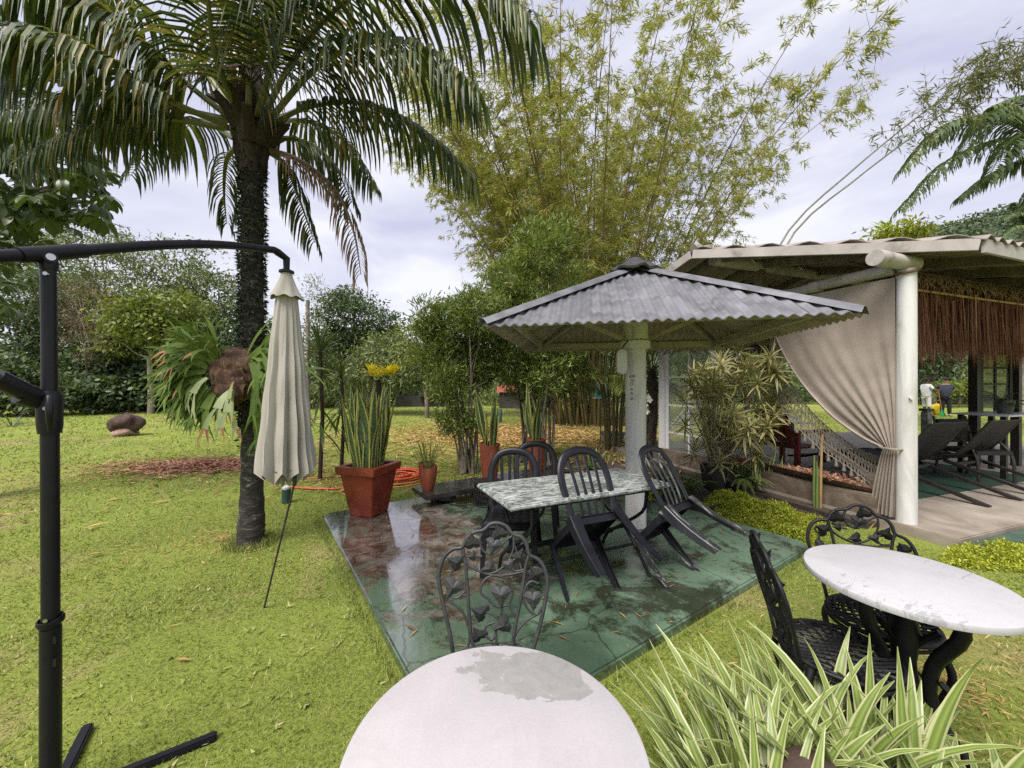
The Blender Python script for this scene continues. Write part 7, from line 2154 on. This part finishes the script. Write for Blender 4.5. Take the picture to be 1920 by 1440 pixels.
# red garden armchair seen through the fringe
ra = thing('red_armchair', 'red painted wooden armchair with dark cushions behind the rope fringe', 'chair', ((1480 - 960) / FPX * 6.6, 6.6, FZ), R(-70))
for sx in (-1, 1):
    for y in (-.3, .3):
        mb = MB(); mb.box((sx * .33, y, .30), (.07, .07, .60)); mb.build('leg', M['red_wood'], ra, bevel=.006)
    mb = MB(); mb.box((sx * .33, 0, .625), (.10, .78, .04)); mb.build('armrest', M['red_wood'], ra, bevel=.006)
for k in range(6):
    mb = MB(); mb.box((0, -.26 + .105 * k, .36), (.62, .085, .03)); mb.build('seat_slat', M['red_wood'], ra)
for k in range(5):
    mb = MB(); mb.bar((-.24 + .12 * k, -.32, .38), (-.24 + .12 * k, -.45, .95), .08, .025); mb.build('back_slat', M['red_wood'], ra)
mb = MB(); mb.box((.0, -.28, .60), (.5, .14, .42)); mb.build('cushion', M['green_pipe'], ra, bevel=.04, sm=60)
# large grey bowl on the terrace
gp = Vector(((1588 - 960) / FPX * 5.1, 5.1, FZ))
pot('grey_bowl', 'large dark grey bowl behind the knotted fringe', gp, [(.17, 0), (.26, .08), (.31, .20), (.30, .30)], M['grey_pot'])
# pink stone cushion
o = lump((.20, .12, .08), .08, 21).build('pink_stone', M['red_wood'], sm=60); o.location = ((1385 - 960) / FPX * 6.4, 6.4, FZ); tag(o, 'round dusky pink stone on the terrace behind the dracaena', 'stone')
# driftwood bark tray on the curb
dw = thing('bark_tray', 'long dark palm-bark tray with pinkish dry flowers on the terrace curb', 'tray', HP(.0, 1.02, .32), HANG + R(90))
mb = MB(); n, m = 26, 9; vs = []
for i in range(n):
    t = i / (n - 1); w = .13 * math.sin(math.pi * min(1, t * 1.15 + .02)) ** .6 + .012
    for j in range(m):
        u = 2 * j / (m - 1) - 1
        vs.append((-.75 + 1.5 * t, u * w + .03 * math.sin(t * 5), .005 + .10 * u * u * (.5 + .5 * math.sin(math.pi * t)) + .06 * max(0, t - .8)))
mb._add(vs, [(i * m + j, (i + 1) * m + j, (i + 1) * m + j + 1, i * m + j + 1) for i in range(n - 1) for j in range(m - 1)]); mb.build('bark', M['stick_wood'], dw, sm=70)
n = 260; p = np.stack([rng.normal(-.25, .2, n), rng.normal(0, .05, n), rng.uniform(.05, .13, n)], 1)
o = link('dry_flowers', np_mesh('df', [leaves(p, rng.normal(0, 1, (n, 3)), rng.normal(0, 1, (n, 3)), .05, .02, 'dia')]), M['red_litter'], dw); o['kind'] = 'stuff'
# pendant enamel lamp
lp_ = W(1416, 657, 6.3)
pd = thing('pendant_lamp', 'grey-green enamel pendant lamp hanging inside the porch', 'lamp', lp_)
mb = MB(); mb.lathe([(.03, .10), (.06, .07), (.10, .055), (.20, .02), (.22, -.03), (.21, -.03), (.05, .04)], 28); mb.build('lamp_shade', M['grey_pot'], pd, sm=50)
mb = MB(); mb.tube([(0, 0, .09), (0, 0, .75)], .008, 6); mb.build('cord', M['black_iron'], pd)
mb = MB(); mb.lathe([(.03, -.06), (.035, -.02), (.02, .02)], 14); mb.build('bulb', M['white_metal'], pd, sm=60)
# porch post and carved block behind the pillar
cb = thing('carved_post', 'weathered grey carved post behind the pillar in front of the people', 'post', ((1737 - 960) / FPX * 8.5, 8.5, 0))
mb = MB(); mb.box((0, 0, .45), (.14, .14, .9)); mb.build('shaft', M['rock_grey'], cb, bevel=.02)
mb = MB(); mb.box((0, 0, .93), (.18, .18, .06)); mb.build('cap', M['grey_pot'], cb, bevel=.01)
# stone block at the curb end
o = MB().box((0, 0, .1), (.30, .34, .22)).build('curb_block', M['curb_stone'], bevel=.03); o.location = HP(.36, .36, FZ); o.rotation_euler = (0, 0, HANG); tag(o, 'rough concrete block at the foot of the white pillar', 'block')
# white iron garden bench far behind the porch, half hidden
wb = thing('white_garden_seat', 'white ornate garden seat glimpsed behind the dracaena', 'seat', ((1470 - 960) / FPX * 11, 11, 0))
mb = MB(); mb.box((0, 0, .55), (1.0, .05, .06)); mb.build('back_rail', M['white_metal'], wb)
for x in (-.4, 0, .4):
    mb = MB(); mb.tube(curve([(x, 0, 0), (x + .1, 0, .3), (x - .05, 0, .5), (x + .1, 0, .62)], 10), .025, 6); mb.build('leg', M['white_metal'], wb)
mb = MB(); mb.box((0, -.25, .42), (1.0, .45, .04)); mb.build('seat', M['white_metal'], wb)

# ================================================================== two people on the far lawn
def skin_mesh(verts, edges, radii, root=0, sub=2):
    me = bpy.data.meshes.new('skin'); me.from_pydata([Vector(v) for v in verts], edges, [])
    o = bpy.data.objects.new('tmp_skin', me); COL.objects.link(o)
    md = o.modifiers.new('s', 'SKIN'); md.use_smooth_shade = True
    for i, r_ in enumerate(radii):
        sv = me.skin_vertices[0].data[i]; sv.radius = (r_, r_) if not isinstance(r_, tuple) else r_; sv.use_root = (i == root)
    ms = o.modifiers.new('u', 'SUBSURF'); ms.levels = sub; ms.render_levels = sub
    dg = bpy.context.evaluated_depsgraph_get(); out = bpy.data.meshes.new_from_object(o.evaluated_get(dg))
    bpy.data.objects.remove(o); smooth(out)
    return out
def person(label, loc, rz, arms, skin, shirt, trousers, hair, h=1.72, long_t=True, cap=None, shirt_len=.80):
    t = thing('person', label, 'person', loc, rz)
    V, E_, Rr = [], [], []
    def add(p, r_, par=None):
        V.append(p); Rr.append(r_); i = len(V) - 1
        if par is not None: E_.append((par, i))
        return i
    pel = add((0, 0, .95), (.15, .11)); sp = add((0, .01, 1.15), (.155, .115), pel); ch = add((0, .01, 1.35), (.165, .12), sp)
    nk = add((0, 0, 1.50), .06, ch); hd0 = add((0, .02, 1.58), .075, nk); hd1 = add((0, .02, 1.66), .11, hd0); hd2 = add((0, .01, 1.74), .08, hd1)
    nose = add((0, .115, 1.635), .014, hd1); 
    for s, arm in zip((-1, 1), arms):
        sh = add((s * .19, 0, 1.42), .065, ch); el = add(arm[0], .042, sh); wr = add(arm[1], .03, el)
        dv = (Vector(arm[1]) - Vector(arm[0])).normalized(); pm = add(tuple(Vector(arm[1]) + dv * .06), (.034, .018), wr)
        sd, _ = frame_axes(dv)
        for k in range(4):
            e_ = Vector(arm[1]) + dv * (.13 + .02 * (1.5 - abs(k - 1.5))) + sd * (.016 * (k - 1.5)); add(tuple(e_), .009, pm)
        add(tuple(Vector(arm[1]) + dv * .08 + sd * .05), .010, pm)
        hp = add((s * .09, 0, .90), .085, pel); kn = add((s * .11, .02, .50), .058, hp); an = add((s * .12, -.01, .09), .04, kn); add((s * .13, .13, .035), .035, an)
    body = skin_mesh(V, E_, Rr)
    link('body', body, M[skin], t)
    # shirt
    V2, E2_, R2 = [(0, 0, shirt_len), (0, .01, 1.1), (0, .01, 1.3), (0, 0, 1.45)], [(0, 1), (1, 2), (2, 3)], [(.19, .15), (.195, .155), (.19, .145), (.10, .08)]
    for s, arm in zip((-1, 1), arms):
        V2.append((s * .20, 0, 1.42)); R2.append(.085); E2_.append((2, len(V2) - 1)); V2.append(tuple(Vector((s * .20, 0, 1.42)).lerp(Vector(arm[0]), .75))); R2.append(.068); E2_.append((len(V2) - 2, len(V2) - 1))
    link('shirt', skin_mesh(V2, E2_, R2), M[shirt], t)
    V3, E3, R3 = [(0, 0, .98)], [], [(.175, .135)]
    for s in (-1, 1):
        a = len(V3); V3 += [(s * .095, 0, .85), (s * .11, .02, .5)]; R3 += [.105, .085]; E3 += [(0, a), (a, a + 1)]
        if long_t: V3.append((s * .12, 0, .07)); R3.append(.07); E3.append((a + 1, a + 2))
        else: V3.append((s * .115, .02, .40)); R3.append(.09); E3.append((a + 1, a + 2))
    link('trousers', skin_mesh(V3, E3, R3), M[trousers], t)
    mb = MB(); mb.lathe([(.112, 0), (.110, .04), (.082, .09), (.002, .11)], 18, (0, -.012, 1.705)); mb.build('hair' if not cap else 'cap', M[hair], t, sm=60)
    if cap:
        mb = MB(); mb.lathe([(.1, .0), (.1, .01)], 16, (0, .09, 1.71)); mb.build('cap_peak', M[hair], t, sm=60)
    for s in (-1, 1):
        o = lump((.012, .01, .012), 0, 3).build('eye', M['black_edge'], t); o.location = (s * .036, .112, 1.675)
        mb = MB(); mb.box((s * .12, .06, .02), (.1, .27, .05)); mb.build('shoe', M['black_edge'], t, bevel=.02)
    return t
d = 18.0
pA = Vector(((1737 - 960) / FPX * d, d, 0)); pB = Vector(((1773 - 960) / FPX * d, d, 0))
fAB = math.atan2(-(pB - pA).x, (pB - pA).y)
person('person in white shirt and white shorts half hidden by the pillar, reaching out', pA, fAB - .15, [((-.24, .10, 1.17), (-.14, .38, 1.18)), ((.25, .12, 1.18), (.1, .46, 1.24))], 'skin_dark', 'shirt_white', 'shirt_white', 'black_edge', long_t=False)
person('person in navy shirt, black trousers and dark cap with arms folded back', pB, fAB + math.pi + .9, [((-.28, -.10, 1.18), (-.10, -.18, 1.02)), ((.28, -.10, 1.18), (.10, -.18, 1.04))], 'skin_light', 'shirt_navy', 'trouser_black', 'black_edge', cap=True)
pR = Vector(((1765 - 960) / FPX * 17.6, 17.6, 0))
rk_ = thing('garden_rake', 'green fan rake with an orange handle standing between the two people', 'rake', pR)
mb = MB(); mb.tube([(.02, 0, .30), (-.16, 0, 1.25)], .016, 8); mb.build('handle', M['orange_wood'], rk_, sm=60)
for k in range(11):
    mb = MB(); x = -.18 + .036 * k; mb.bar((.02 + .1 * (x), 0, .32), (x + .06, -.02, .01), .022, .006); mb.build('tine', M['plastic_green'], rk_)
o = lump((.22, .2, .26), .26, 31).build('yellow_sack', M['plastic_yellow'], sm=60); o.location = ((1755 - 960) / FPX * 18.6, 18.6, .12); o.location.z = 0; tag(o, 'bright yellow sack on the lawn between the two people', 'sack')
